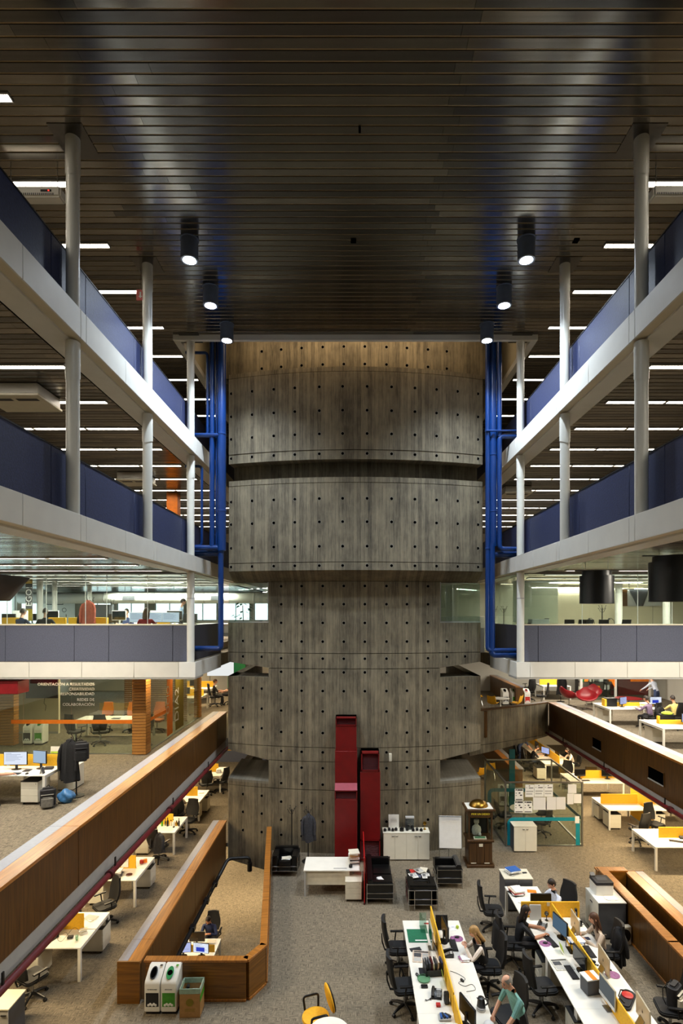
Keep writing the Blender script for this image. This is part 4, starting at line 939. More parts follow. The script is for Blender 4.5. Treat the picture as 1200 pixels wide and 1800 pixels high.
# ------------------------------------------------------------------ recycling bins
def recycle_bin(label, loc, rz, col, flap, big=True, group='recycling bins', lines=None):
    t = thing('recycling_bin', label, 'bin', loc, rz, group)
    w_, d_, h = .155, .2, .82
    MB().extr([(-d_, .06), (-d_, .60), (-d_+.03, .66), (d_-.1, h), (d_, h), (d_, .06)], 'x', -w_, w_).build('body', 'white_lam', t, bevel=.014, seg=2)
    MB().box(-w_+.02, w_-.02, -d_+.04, d_-.03, 0, .06).build('base', 'black', t, smooth=False)
    sl = math.atan2(h-.66, 2*d_-.13); cy_, cz = -.055, .755
    nrm = Vector((0, -math.sin(sl), math.cos(sl)))
    def disc(rx, ry, mat, nm, off, parent):
        n = 20; c = Vector((-.015, cy_, cz-.012))+nrm*off
        R = [[c+Vector((rx*math.cos(2*PI*i/n), ry*math.sin(2*PI*i/n)*math.cos(sl), ry*math.sin(2*PI*i/n)*math.sin(sl)))+nrm*q for i in range(n)] for q in (0, .012)]
        return MB().loft(R).build(nm, mat, parent)
    f = disc(.068, .125, flap, 'opening_rim', .002, t); disc(.05, .10 if flap == 'black' else .05, 'void', 'opening', .007, f)
    MB().box(-w_+.03, w_-.03, -d_-.004, -d_, .17, .44).build('label_panel', col, t, smooth=False)
    g = MB(); r = random.Random(5)
    for k in range(5): g.ball((-.07+.035*k, -d_-.004, .20+.02*(k % 2)), (.026, .004, .028), 8, 5)
    g.build('label_picture', 'paper', t)
    text_mesh('caption', lines or 'NO RECICLABLE', .026, 'ink', t, (0, -d_-.002, .50)); MB().box(.07, .12, d_-.16, d_-.11, .822, .824).build('sticker', 'label_black' if flap == 'black' else 'label_green', t, smooth=False)
    return t
recycle_bin('white bin with black label and oval opening beside the low oak wall', (-3.98, 11.0, 0), 0, 'label_black', 'black', lines='NO RECICLABLE')
recycle_bin('white bin with green label standing beside the cardboard bin', (-3.655, 11.0, 0), 0, 'label_green', 'green', lines='RECICLABLE')
t = thing('cardboard_bin', 'open cardboard bin lined with a green bag at the low oak wall', 'bin', (-3.22, 10.9, 0), .03)
a = MB()
for q in ((-.2, .2, -.17, -.162), (-.2, .2, .162, .17), (-.2, -.192, -.17, .17), (.192, .2, -.17, .17)): a.box(*q, 0, .56)
a.box(-.2, .2, -.17, .17, 0, .01); a.build('carton', 'cardboard', t, smooth=False)
pm('bag_green', (150, 178, 160), .4, 0, .15, 14, .3)
a = MB()
for q in ((-.206, .206, -.176, -.170), (-.206, .206, .170, .176), (-.206, -.20, -.176, .176), (.20, .206, -.176, .176), (-.192, .192, -.162, -.156), (-.192, .192, .156, .162), (-.192, -.186, -.16, .16), (.186, .192, -.16, .16)): a.box(*q, .47, .568)
a.box(-.19, .19, -.16, .16, .3, .31); a.build('liner', 'bag_green', t, smooth=False)
for k, (x, y, m_) in enumerate(((.05, .05, 'paper'), (-.05, -.05, 'grey_lam'), (.1, -.07, 'paper'), (-.1, .06, 'label_black'))): MB().cbox((x, y, .36+.03*k), (.09, .05, .16 if k == 0 else .07), .6*k, 0, .5).build('rubbish', m_, t, smooth=False)
a = MB(); a.lathe([(.06, 0), (.075, 0), (.075, .002), (.06, .002)], (0, 0, 0), 24); o = a.build('print_ring', 'olive', t, (0, -.171, .30)); o.rotation_euler = (PI/2, 0, 0)
a = MB()
for k in range(10): a.ball((.055*math.cos(k*.628), -.171, .30+.055*math.sin(k*.628)), (.012, .002, .014), 6, 4)
for k in range(3): a.box(-.1, .1, -.172, -.170, .17-.02*k, .176-.02*k)
a.build('print', 'olive', t); MB().box(.2, .202, -.165, .165, .3, .42).build('green_band', 'label_green', t, smooth=False)
# ------------------------------------------------------------------ basement storey seen through the floor opening
pitb = mk_bench(1.45, 1.4, .22, True); EB = ZB+DT
pitb('white desk pair on the lower storey inside the oak-walled opening', (-5.0, 16.95, ZB), 0)
mon_blue('lit lilac monitor on the lower storey desk, left of the bright one', (-5.22, 16.72, EB), .05); mw = mon_white('bright monitor with a blue window on the lower storey desk', (-4.66, 16.7, EB), -.15)
MB().box(-.15, .12, -.0165, -.0155, .17, .3).build('screen_window', 'text_blue', mw, smooth=False)
mon_off('black monitor turned to the man on the lower storey', (-4.95, 17.3, EB), PI); stack('paper_pile', 'paper', 'papers under the man\'s hands on the lower storey desk', (-4.55, 17.45, EB), .3, .25, ['paper', 'cream'], .2, .004)
stack('paper_pile', 'paper', 'papers before the monitors on the lower storey desk', (-4.9, 16.5, EB), .5, .2, ['paper', 'cream', 'paper'], .05, .004)
chair('black office chair of the man on the lower storey', (-4.75, 18.25, ZB), PI, 'black office chairs')
t = thing('drain_pipe', 'black pipe running below the low wall and bending along the concrete', 'pipe', (-4.25, 11.6, -.46)); b = MB(); pipe(b, [(-.05, 0, 0), (-.05, 5.75, .0), (.14, 6.3, .36), (.83, 6.4, .36), (.83, 6.4, -.06)], .055, 10, .12); b.build('tube', 'black', t)
MB().cyl((.83, 6.4, -.08), (.83, 6.4, .2), .08, 12).build('collar', 'plastic_black', t)
for y in (1.4, 3.0, 4.4, 5.4): MB().box(-.12, .02, y-.1, y+.1, -.08, .06).build('joint', 'plastic_black', t, bevel=.01)
for y in (4.55, 5.0): MB().cyl((-.02, y-.02, .05), (-.02, y+.22, .05), .025, 8).build('chrome_clip', 'chrome', t)
# ------------------------------------------------------------------ centre: desk, sofa, armchairs
t = thing('desk', 'white single desk with a modesty panel in front of the tower', 'desk', (-.61, 15.74, 0))
MB().box(-.79, .79, -.43, .43, .71, .74).build('desktop', 'white_lam', t, bevel=.004); MB().box(-.72, .5, -.36, -.34, .30, .7).build('modesty_panel', 'cream', t, bevel=.003)
for x, y in ((-.75, -.39), (-.75, .39), (.75, .39)): MB().box(x-.025, x+.025, y-.025, y+.025, 0, .71).build('leg', 'lightgrey', t, smooth=False)
MB().cyl((.6, -.25, .55), (.6, -.25, .71), .02, 8).build('spacer', 'alu', t); MB().box(.05, .42, -.34, -.28, .741, .745).build('cable_flap', 'lightgrey', t, smooth=False)
mk_ped('cream', .45, .6, .56, 3, 'cream')('cream drawer pedestal under the right end of the white single desk', (.0, 15.33, 0), 0)
stack('paper_pile', 'paper', 'tall untidy pile of books and papers on the white single desk', (.02, 15.75, DT), .3, .34, ['paper', 'grey_lam', 'cream', 'paper', 'ink', 'paper', 'news', 'paper', 'cardboard', 'paper', 'cream'], .1, .032)
t = thing('camera', 'small black camera on the white single desk beside the papers', 'camera', (-.08, 15.5, DT+.03)); MB().box(-.05, .05, -.03, .03, -.03, .04).build('body', 'plastic_black', t, bevel=.006); MB().cyl((0, -.03, .005), (0, -.07, .005), .027, 12).build('lens', 'black', t)
pm('red_acrylic', (170, 30, 30), .15, 0, .1, 4)
t = thing('partition', 'red acrylic partition between the white desk and the sofa', 'partition', (.30, 15.75, 0)); MB().box(-.012, .012, -.85, .95, .06, 1.28).build('panel', 'red_acrylic', t, smooth=False); MB().box(-.02, .02, -.87, .97, 0, .06).build('foot_rail', 'red_dark', t, smooth=False)
def cube_chair(label, loc, rz, w_=.76, seats=1):
    """black leather cube armchair with chrome tube frame, sitter looks to +y"""
    t = thing('armchair' if seats == 1 else 'sofa', label, 'armchair' if seats == 1 else 'sofa', loc, rz, 'black leather cube armchairs' if seats == 1 else None)
    W = w_/2; D_ = .35
    for s in (-1, 1): rbox(MB(), s*(W-.09)-.085, s*(W-.09)+.085, -D_, D_, .14, .60, .03).build('arm_cushion', 'leather', t, bevel=.025, seg=2)
    for k in range(seats):
        a = -W+.18+k*(2*W-.36)/seats; b = a+(2*W-.36)/seats
        rbox(MB(), a+.005, b-.005, -D_+.16, D_+.0, .14, .30, .03).build('base_cushion', 'leather', t, bevel=.02, seg=2)
        rbox(MB(), a+.005, b-.005, -D_+.16, D_+.02, .30, .43, .03).build('seat_cushion', 'leather', t, bevel=.03, seg=2)
    rbox(MB(), -W+.01, W-.01, -D_-.0, -D_+.155, .14, .66, .03).build('back_cushion', 'leather', t, bevel=.025, seg=2)
    for z, nm in ((.54, 'upper_rail'), (.16, 'lower_rail'), (.30, 'middle_rail')):
        f = MB()
        for s in (-1, 1): f.cyl((s*(W+.012), -D_-.012, z), (s*(W+.012), D_+.01, z), .012, 8)
        f.cyl((-W-.012, -D_-.012, z), (W+.012, -D_-.012, z), .012, 8)
        if z < .4: f.cyl((-W-.012, D_+.012, z), (W+.012, D_+.012, z), .012, 8)
        f.build(nm, 'chrome', t)
    for sx in (-1, 1):
        for sy in (-1, 1): MB().cyl((sx*(W+.012), sy*(D_+.012), 0), (sx*(W+.012), sy*(D_+.012), .57), .014, 8).build('leg', 'chrome', t)
    for sx in (-.3, .3): MB().cyl((sx*w_, -D_-.014, 0), (sx*w_, -D_-.014, .55), .012, 8).build('back_leg', 'chrome', t)
    return t
cube_chair('black leather armchair left of the white desk, facing the viewer', (-2.08, 16.85, 0), PI)
cube_chair('black leather armchair with its back to the viewer at the magazines', (1.86, 14.95, 0), 0)
cube_chair('black leather armchair facing left beside the whiteboard', (2.78, 16.15, 0), PI/2)
cube_chair('black leather sofa beside the red partition', (.73, 15.75, 0), -PI/2, 1.65, 2)
stack('paper_pile', 'paper', 'white papers lying on the armchair left of the desk', (-2.05, 16.75, .435), .3, .2, ['paper', 'paper', 'cream'], .1, .008)
stack('newspaper', 'newspaper', 'folded newspaper lying on the sofa seat', (.78, 15.35, .44), .16, .34, ['paper', 'cream', 'paper'], .4, .012)
t = thing('coffee_table', 'low square coffee table buried under magazines', 'table', (1.9, 15.85, 0)); MB().box(-.35, .35, -.35, .35, .33, .36).build('tabletop', 'black', t, bevel=.004)
for sx in (-1, 1):
    for sy in (-1, 1): MB().cyl((sx*.31, sy*.31, 0), (sx*.31, sy*.31, .33), .015, 8).build('leg', 'chrome', t)
MG = [('red', 'red_plastic', -.12, .18, .1), ('blue-grey', 'bluegrey', -.05, -.05, -.2), ('grey', 'lightgrey', .15, .0, .3), ('white', 'paper', .18, -.15, 0), ('cream', 'cream', .15, .2, -.3), ('white open', 'paper', -.18, -.18, .25), ('newsprint', 'news_grey', .02, .1, .5)]
for k, (n, m_, x, y, rz) in enumerate(MG): flat('magazine', 'magazine', f'{n} magazine on the coffee table', (1.9+x, 15.85+y, .361+.012*k), .22, .29, m_, rz, .01, NEWS if k in (3, 5, 6) else None, 'magazines on the coffee table')
# white cupboard with camera collection
t = thing('cupboard', 'white four-door cupboard against the tower under the cameras', 'cabinet', (1.70, 17.75, 0))
MB().box(-.74, .74, -.2, .22, .04, .88).build('body', 'ped_white', t, smooth=False); MB().box(-.755, .755, -.225, .23, .88, .905).build('top', 'ped_white', t, bevel=.003); MB().box(-.7, .7, -.17, .2, 0, .04).build('plinth', 'grey_lam', t, smooth=False)
for k in range(4):
    x0 = -.74+.37*k; d = MB().box(x0+.003, x0+.367, -.22, -.2, .045, .875).build('door', 'ped_white', t, bevel=.002)
    xh = x0+(.31 if k % 2 == 0 else .06); MB().tube([(xh-.04, -.222, .80), (xh-.02, -.235, .79), (xh+.02, -.235, .79), (xh+.04, -.222, .80)], .008, 6).build('handle', 'ink', d)
t = thing('framed_notice', 'white framed notice standing on the cupboard against the tower', 'notice', (1.32, 17.9, .906)); MB().cbox((0, 0, .22), (.34, .015, .44), 0, 0, -.12).build('frame', 'white_lam', t, bevel=.003)
g = MB()
for k in range(7): g.cbox((0, -.012-.012*(k-3)*-.03, .34-.035*k), (.2 if k else .12, .002, .008), 0, 0, -.12)
g.build('print', 'lightgrey', t, smooth=False)
t = thing('display_case', 'small glazed case with an old camera on the cupboard', 'case', (1.84, 17.85, .906)); MB().box(-.14, .14, .06, .08, 0, .4).build('back', 'grey_lam', t, smooth=False); MB().box(-.14, .14, -.08, .06, .36, .4).build('lid', 'lightgrey', t, smooth=False); MB().box(-.14, .14, -.08, .08, 0, .015).build('floor', 'grey_lam', t, smooth=False); MB().box(-.135, .135, -.082, -.078, .015, .36).build('pane', 'glass_clear', t, smooth=False)
m_ = MB(); m_.box(-.08, .08, -.03, .03, .02, .14); m_.cyl((0, -.03, .08), (0, -.07, .08), .045, 12); m_.build('camera_body', 'ink', t)
CN = ['leftmost', 'second', 'third', 'fourth', 'fifth, largest and round,', 'sixth', 'seventh', 'eighth', 'ninth']
for k, x in enumerate((1.02, 1.16, 1.27, 1.38, 1.56, 1.74, 1.93, 2.06, 2.19)):
    t = thing('vintage_camera', f'small black camera in the row on the cupboard, {CN[k]} from the left', 'camera', (x, 17.66+.05*(k % 2), .906), .2*(k % 3)-.2, 'cameras on the cupboard'); s = 1.5 if k == 4 else 1
    MB().box(-.045*s, .045*s, -.025, .025, 0, .075*s).build('body', 'plastic_black', t, bevel=.006); MB().cyl((0, -.024, .04*s), (0, -.06, .04*s), .028*s, 12).build('lens', 'black', t); MB().box(-.018, .018, -.015, .015, .075*s, .1*s).build('viewfinder', 'ink', t, smooth=False)
t = thing('trophy', 'small golden trophy at the right end of the cupboard', 'trophy', (2.32, 17.8, .906)); MB().lathe([(0, 0), (.05, 0), (.045, .02), (.012, .05), (.012, .14), (.03, .15), (0, .15)], (0, 0, 0), 14).build('stem', 'gold', t); MB().lathe([(.03, -.01), (.06, 0), (.03, .01)], (0, 0, 0), 18).build('ring', 'gold', t, (0, 0, .2)).rotation_euler = (PI/2, 0, 0)
# flip chart
t = thing('whiteboard', 'white flip-chart board on thin legs between cupboard and cabinet', 'whiteboard', (3.02, 17.05, 0), -.05)
MB().cbox((0, 0, 1.12), (.70, .02, .98), 0, 0, -.08).build('board', 'paper', t, bevel=.004)
f = MB()
for x in (-.355, .355): f.cbox((x, -.002, 1.12), (.015, .03, 1.0), 0, 0, -.08)
f.cbox((0, -.04, 1.615), (.72, .03, .02), 0, 0, -.08); f.cbox((0, .04, .625), (.72, .03, .02), 0, 0, -.08); f.build('frame', 'alu', t, smooth=False)
for x in (-.33, .33): MB().cyl((x, .05, .62), (x, -.02, 0), .010, 8).build('leg', 'alu', t)
MB().cyl((0, .02, 1.3), (0, .5, 0), .010, 8).build('rear_leg', 'alu', t)
# fortune machine
t = thing('wish_machine', 'dark wooden wish machine cabinet with golden dome and glass window', 'cabinet', (3.97, 17.35, 0))
MB().box(-.43, .43, -.32, .33, 0, .09).build('plinth', 'oldwood', t, bevel=.006); MB().box(-.37, .37, -.27, .3, .09, .80).build('lower_box', 'oldwood', t, bevel=.004)
for x0, x1 in ((-.35, -.13), (-.11, .11), (.13, .35)): MB().box(x0, x1, -.285, -.27, .14, .76).build('door_panel', 'oldwood', t, bevel=.005)
MB().box(-.42, .42, -.32, .32, .80, .87).build('ledge', 'oldwood', t, bevel=.008); MB().box(-.3, -.14, -.29, -.284, .13, .155).build('plate', 'cream', t, smooth=False); MB().box(.12, .28, -.29, -.284, .13, .155).build('plate', 'cream', t, smooth=False); MB().box(-.05, .07, -.30, -.284, .66, .75).build('card_slot', 'cream', t, smooth=False)
for sx in (-1, 1):
    for sy in (-1, 1): MB().cyl((sx*.35, sy*.25, .87), (sx*.35, sy*.25, 1.75), .028, 10).build('post', 'oldwood', t)
MB().box(-.38, .38, .25, .28, .87, 1.75).build('back_board', 'black', t, smooth=False)
MB().box(-.33, .33, -.272, -.266, .9, 1.56).build('pane', 'glass_clear', t, smooth=False); MB().box(-.38, .38, -.28, .28, 1.58, 1.77).build('header', 'oldwood', t, bevel=.005)
for sx in (-1, 1): MB().box(sx*.36-.004, sx*.36+.004, -.22, .22, .9, 1.56).build('pane', 'glass_clear', t, smooth=False)
pm('sign_yellow', (236, 214, 60), .5, emit=((236, 214, 60), .25)); text_mesh('sign', 'PIDE UN DESEO', .082, 'sign_yellow', t, (0, -.284, 1.645))
MB().box(-.30, .30, -.285, -.279, 1.565, 1.58).build('sign_lip', 'brass', t, smooth=False)
MB().box(-.46, .46, -.34, .34, 1.77, 1.83).build('cornice', 'oldwood', t, bevel=.008); MB().box(-.40, .40, -.28, .28, 1.83, 1.84).build('top', 'white_lam', t, smooth=False)
MB().lathe([(.30, 0), (.29, .05), (.24, .12), (.14, .175), (0, .195)], (0, 0, 1.84), 28, 0, 1, .88).build('dome', 'brass', t)
g = MB(); g.lathe([(0, 0), (.13, 0), (.15, .14), (.13, .24), (.06, .3), (.05, .32), (.085, .38), (.08, .46), (0, .5)], (-.06, .02, .93), 16, 0, 1, .8); g.build('figure', 'news_grey', t)
MB().ball((.0, -.15, .99), .055, 14, 10).build('crystal_ball', 'lightgrey', t)
MB().cbox((0, -.2, .895), (.4, .12, .03), 0, 0, .4).build('tray', 'cream', t, bevel=.004); MB().cbox((0, -.205, .915), (.32, .07, .01), 0, 0, .4).build('tray_inset', 'tray_green', t, smooth=False)
# coat stands
def coat_stand(label, loc, h=1.75, rz=0, coats=()):
    t = thing('coat_stand', label, 'coat stand', loc, rz, 'black coat stands')
    MB().lathe([(0, 0), (.19, 0), (.19, .02), (.03, .035), (.02, .06), (0, .06)], (0, 0, 0), 20).build('base', 'black', t); MB().cyl((0, 0, .05), (0, 0, h-.1), .018, 10).build('pole', 'black', t)
    for k in range(6):
        a = k*PI/3; c, s_ = math.cos(a), math.sin(a); zo = h-.16-.09*(k % 2)
        b = MB(); b.tube([(0, 0, zo), (.06*c, .06*s_, zo+.02), (.13*c, .13*s_, zo+.14)], .007, 6); b.ball((.13*c, .13*s_, zo+.145), .016, 8, 6); b.build('hook', 'black', t)
    return t
def coat(label, loc, mat='black_fabric', h=.85, w_=.24, rz=0, cat='coat', lean=0):
    """hanging coat: collar, sloping shoulders, folded body, two sleeves"""
    prof = [(0, .22, .30), (.04, .30, .36), (.08, .55, .42), (.14, .86, .46), (.25, .92, .50), (.45, .90, .50), (.65, .96, .54), (.85, 1.04, .56), (1, 1.08, .58)]; n = 30; rings = []
    for u, a, b in prof:
        ring = []
        for i in range(n):
            th = 2*PI*i/n; f = 1+(.05+.10*u)*math.sin(7*th+1.5*u)+.05*math.sin(11*th+3*u)
            ring.append(Vector((w_*a*f*math.cos(th), w_*b*f*math.sin(th)+lean*u, -u*h*(1+(.04*math.sin(3*th) if u > .9 else 0)))))
        rings.append(ring)
    t = thing('coat', label, cat, loc, rz); MB().loft(rings).build('body', mat, t)
    for s in (-1, 1): MB().tube([(s*w_*.72, -.02, -h*.12), (s*w_*.98, -.05, -h*.28), (s*w_*1.04, -.08, -h*.5), (s*w_*.98, -.10, -h*.74)], [.05, .058, .054, .045], 10, 0, True, .8).build('sleeve', mat, t)
    MB().tube([(-w_*.22, -.05, -.015*h), (0, -.085, -.12*h), (w_*.22, -.05, -.015*h)], .022, 8).build('collar', mat, t)
    return t
coat_stand('bare black coat stand against the concrete left of the red ducts', (-1.98, 17.55, 0)); coat_stand('black coat stand with a hanging jacket left of the red ducts', (-1.45, 17.5, 0), 1.72)
pm('jacket_grey', (46, 48, 56), .8, 0, .25, 18, .2); coat('dark grey jacket hanging on the coat stand by the red ducts', (-1.43, 17.42, 1.55), 'jacket_grey', .85, .2)
# ------------------------------------------------------------------ front desk rows, right of centre
rowA = mk_bench(1.49, 1.32, .36)          # runs along the depth when turned by 90 degrees
RN = ('far', 'middle', 'near')
for k, y in enumerate((12.075, 10.585, 9.095)): rowA(f'white desk pair with long yellow screen in the left front row, {RN[k]} one', (1.81, y, 0), PI/2, 'left front desk row')
rowB = mk_bench(1.50, 1.30, .36)
for k, y in enumerate((12.20, 10.70, 9.20)): rowB(f'white desk pair with yellow screen in the right front row, {RN[k]} one', (4.69, y, 0), PI/2, 'right front desk row')
t = thing('desk', 'white desk of the man in the pale shirt, behind the yellow cross screen', 'desk', (4.42, 13.72, 0))
MB().box(-.43, .43, -.72, .70, .715, .74).build('desktop', 'white_lam', t, bevel=.004)
for sx in (-1, 1):
    for sy in (-1, 1): MB().box(sx*.39-.03, sx*.39+.03, sy*.66-.03, sy*.66+.03, 0, .715).build('leg', 'white_lam', t, bevel=.003)
MB().box(-.44, .95, -.755, -.725, .55, 1.10).build('fabric_screen', 'yellow', t, bevel=.006)
t = thing('cabinet', 'grey cabinet with white top behind the pale-shirted man\'s desk', 'cabinet', (4.4, 14.82, 0))
MB().box(-.37, .37, -.27, .27, .04, .86).build('body', 'grey_lam', t, bevel=.003); MB().box(-.385, .385, -.285, .285, .86, .885).build('top', 'offwhite', t, bevel=.003); MB().box(-.34, .34, -.24, .24, 0, .04).build('plinth', 'black', t, smooth=False)
for s in (-1, 1): MB().box(min(0, s*.37)+.004, max(0, s*.37)-.004, -.285, -.27, .06, .85).build('door', 'grey_lam', t, bevel=.002)
stack('paper_pile', 'paper', 'stack of binders and blue papers on the grey cabinet', (4.32, 14.85, .886), .34, .28, ['lightgrey', 'grey_lam', 'paper', 'lightgrey', 'paper', 'blue_plastic'], .3, .02)
tag(MB().box(-.06, .06, -.03, .03, 0, .02).build('stapler', 'ink', None, (4.65, 14.85, .886), .1, .005), 'small black stapler on the grey cabinet', 'stapler')
for (x, y, rz, n) in ((4.25, 11.75, PI/2, 'far'), (4.25, 10.05, PI/2, 'near')): ped(f'white drawer pedestal under the right front row, {n} one', (x, y, 0), -rz, 'drawer pedestals')
# ---- things on the left front row
q = lambda px, py, h=DT: gp(px, py, h)
p = q(731, 1645); t = flat('cutting_mat', 'mat', 'green cutting mat on the left front desk row', (1.42, p.y, DT), .42, .50, 'mat_green', 0, .006); MB().box(-.06, .2, -.2, -.16, .006, .009).build('ruler', 'paper', t, smooth=False)
flat('label_strip', 'label', 'small red label strip near the green cutting mat', q(750, 1623.5), .13, .05, 'red_plastic', 0, .004)
t = thing('acrylic_sheet', 'clear acrylic sheet standing at the far end of the left front row', 'sheet', (1.68, 12.5, DT), 0); MB().box(-.16, .0, .1, .106, 0, .30).build('upright', 'glass_green', t, smooth=False); MB().box(-.16, .0, -.2, .1, 0, .006).build('base', 'glass_green', t, smooth=False)
flat('newspaper', 'newspaper', 'salmon newspaper on the left front desk row', q(740, 1682), .36, .40, 'news', -.12, .008, NEWS)
flat('folder', 'folder', 'black folder under the salmon newspaper', q(730, 1669), .24, .12, 'ink', .25, .006)
imac('desktop computer facing left on the left front row, against the yellow screen', (1.66, 11.75, DT), -PI/2+.0)
t = thing('desk_organizer', 'dark desk organizer crammed with books and papers on the left front row', 'organizer', (1.62, 10.98, DT), .1)
MB().box(-.2, .2, -.15, .15, 0, .02).build('tray', 'ink', t, smooth=False); MB().box(-.2, -.19, -.15, .15, 0, .2).build('side', 'ink', t, smooth=False); MB().box(.19, .2, -.15, .15, 0, .2).build('side', 'ink', t, smooth=False); MB().box(-.2, .2, -.15, -.14, 0, .12).build('front', 'ink', t, smooth=False)
for k, m_ in enumerate(('ink', 'grey_lam', 'red_dark', 'cream', 'ink', 'news', 'ink', 'navy')): MB().cbox((-.15+.042*k, .0, .13+.01*(k % 3)), (.03, .22, .2), 0, 0, 0, .12*((k % 3)-1)).build('book', m_, t, smooth=False)
key_b('small black keypad beside the round green tray', q(742, 1709), PI/2); bpy.data.objects[[o.name for o in bpy.data.objects if o.get('label') == 'small black keypad beside the round green tray'][0]].scale = (.55, .9, 1)
mouse('black mouse left of the round green tray', q(733, 1714), .3)
t = thing('tray', 'round dark green tray on the left front desk row', 'tray', q(744.5, 1722)); MB().lathe([(0, .01), (.115, .01), (.125, .03), (.128, .03), (.118, 0), (0, 0)], (0, 0, 0), 26).build('dish', 'tray_green', t)
tag(MB().box(-.065, .065, -.04, .04, 0, .03).build('hard_disk', 'plastic_black', None, q(745.5, 1735), 0, .005), 'flat black box beside the round green tray', 'box')
phone('black desk phone with a coiled cord on the left front row', q(767, 1750), -.2)
t = thing('speaker', 'upright black speaker against the yellow screen in the left front row', 'speaker', (1.72, 10.1, DT)); MB().box(-.045, .045, -.05, .05, 0, .2).build('case', 'plastic_black', t, bevel=.012); MB().cyl((-.045, 0, .06), (-.05, 0, .06), .032, 14).build('cone', 'grey_lam', t); MB().cyl((-.045, 0, .14), (-.05, 0, .14), .022, 14).build('cone', 'grey_lam', t)
flat('card', 'card', 'yellow-green card leaning on the long yellow screen', (1.74, 10.62, DT+.13), .2, .22, 'lime', PI/2, .004).rotation_euler = (0, PI/2-.2, 0)
tag(MB().box(-.04, .04, -.04, .04, 0, .04).build('small_box', 'red_plastic', None, q(770, 1768), 0, .005), 'small dark red box near the phone in the left front row', 'box')
t = thing('tray', 'shallow tray of blue things near the end of the yellow screen', 'tray', (1.62, 9.72, DT)); MB().box(-.11, .11, -.08, .08, 0, .03).build('dish', 'lightgrey', t, bevel=.01)
for k in range(4): MB().cbox((-.06+.04*k, .01*(k % 2), .045), (.035, .12, .03), .3*k, 0).build('item', 'blue_plastic' if k % 2 == 0 else 'ink', t, smooth=False)
flat('magazine', 'magazine', 'teal magazine with round pictures at the bottom of the left front row', (1.45, 9.42, DT), .34, .3, 'teal', .05, .008, [(-.3, -.05, -.1, .3, 'paper'), (.05, .3, -.1, .3, 'lightgrey'), (-.25, -.1, .0, .22, 'ink')])
t = thing('plastic_bag', 'crumpled white plastic bag at the bottom of the left front row', 'bag', (1.72, 9.35, DT)); MB().ball((0, 0, .07), (.13, .12, .08), 18, 12).lump(.14, 30).build('bag_body', 'paper', t)
# right half of the left front row
t = thing('laptop_stand', 'black standing file holder at the far end of the left front row', 'holder', (2.02, 12.5, DT)); MB().cbox((0, 0, .14), (.28, .02, .30), 0, 0, -.3).build('plate', 'plastic_black', t, bevel=.006); MB().cbox((0, .1, .1), (.2, .02, .22), 0, 0, .5).build('prop', 'plastic_black', t, smooth=False); MB().box(-.14, .14, -.08, -.05, 0, .02).build('lip', 'plastic_black', t, smooth=False)
flat('paper_sheet', 'paper', 'white sheet with blue scribbles in the far corner of the left front row', q(796, 1631), .16, .21, 'paper', .05, .003, [(-.2, .25, .1, .16, 'blue_plastic')])
t = thing('ball', 'small lime green ball in the far corner of the left front row', 'ball', q(803.5, 1632)); MB().ball((0, 0, .035), .037, 14, 10).build('shell', 'lime', t)
pad('purple mouse pad in front of the blond woman', q(804, 1650), -PI/2); mouse('black mouse on the purple pad of the blond woman', q(803, 1648, DT+.006), -PI/2)
mon_off('thin black monitor facing the blond woman', (2.02, 12.0, DT), PI/2+.1); key_b('black keyboard in front of the blond woman', (2.17, 11.85, DT), PI/2)
phone('black desk phone beside the blond woman', q(787, 1679), -PI/2); stack('notebook', 'notebook', 'small stack of notebooks beside the blond woman', q(816, 1687), .2, .18, ['pink', 'paper', 'purple', 'paper'], .2, .012)
cables('thin black cable looped on the right half of the left front row', [(1.95, 11.0, DT+.005), (2.1, 10.9, DT+.005), (2.2, 10.75, DT+.005), (2.05, 10.65, DT+.005), (2.15, 10.55, DT+.005), (2.3, 10.6, DT+.005), (2.33, 10.45, DT+.005), (2.15, 10.4, DT+.005)])
mouse('black mouse lying alone on the empty desk of the left front row', q(812, 1724), .4); key_w('cream keyboard on the left front row beside the kettle', (2.12, 10.12, DT), PI/2)
t = thing('kettle', 'black electric kettle with a steel base ring on the left front row', 'kettle', (2.32, 9.93, DT)); MB().lathe([(0, 0), (.085, 0), (.085, .03), (.08, .035)], (0, 0, 0), 20).build('power_base', 'lightgrey', t); MB().lathe([(.078, .035), (.08, .05), (.062, .2), (.058, .22), (.02, .235), (0, .235)], (0, 0, 0), 20).build('jug', 'plastic_black', t); MB().lathe([(.081, .045), (.082, .06), (.079, .075)], (0, 0, 0), 20).build('steel_band', 'steel', t)
MB().tube([(.06, 0, .2), (.12, 0, .19), (.125, 0, .12), (.08, 0, .08)], .013, 8).build('handle', 'plastic_black', t); MB().add([(-.055, -.02, .21), (-.055, .02, .21), (-.09, 0, .225), (-.055, 0, .17)], [(0, 1, 2), (0, 2, 3), (1, 3, 2)]).build('spout', 'plastic_black', t, smooth=False)
mon_off('black monitor seen from behind at the bottom of the left front row', (2.0, 9.55, DT), PI/2+.35)
t = thing('paper_bag', 'white bag under the hand of the man in the teal shirt', 'bag', (2.35, 9.45, DT)); MB().ball((0, 0, .06), (.1, .13, .07), 12, 8).build('bag_body', 'paper', t)
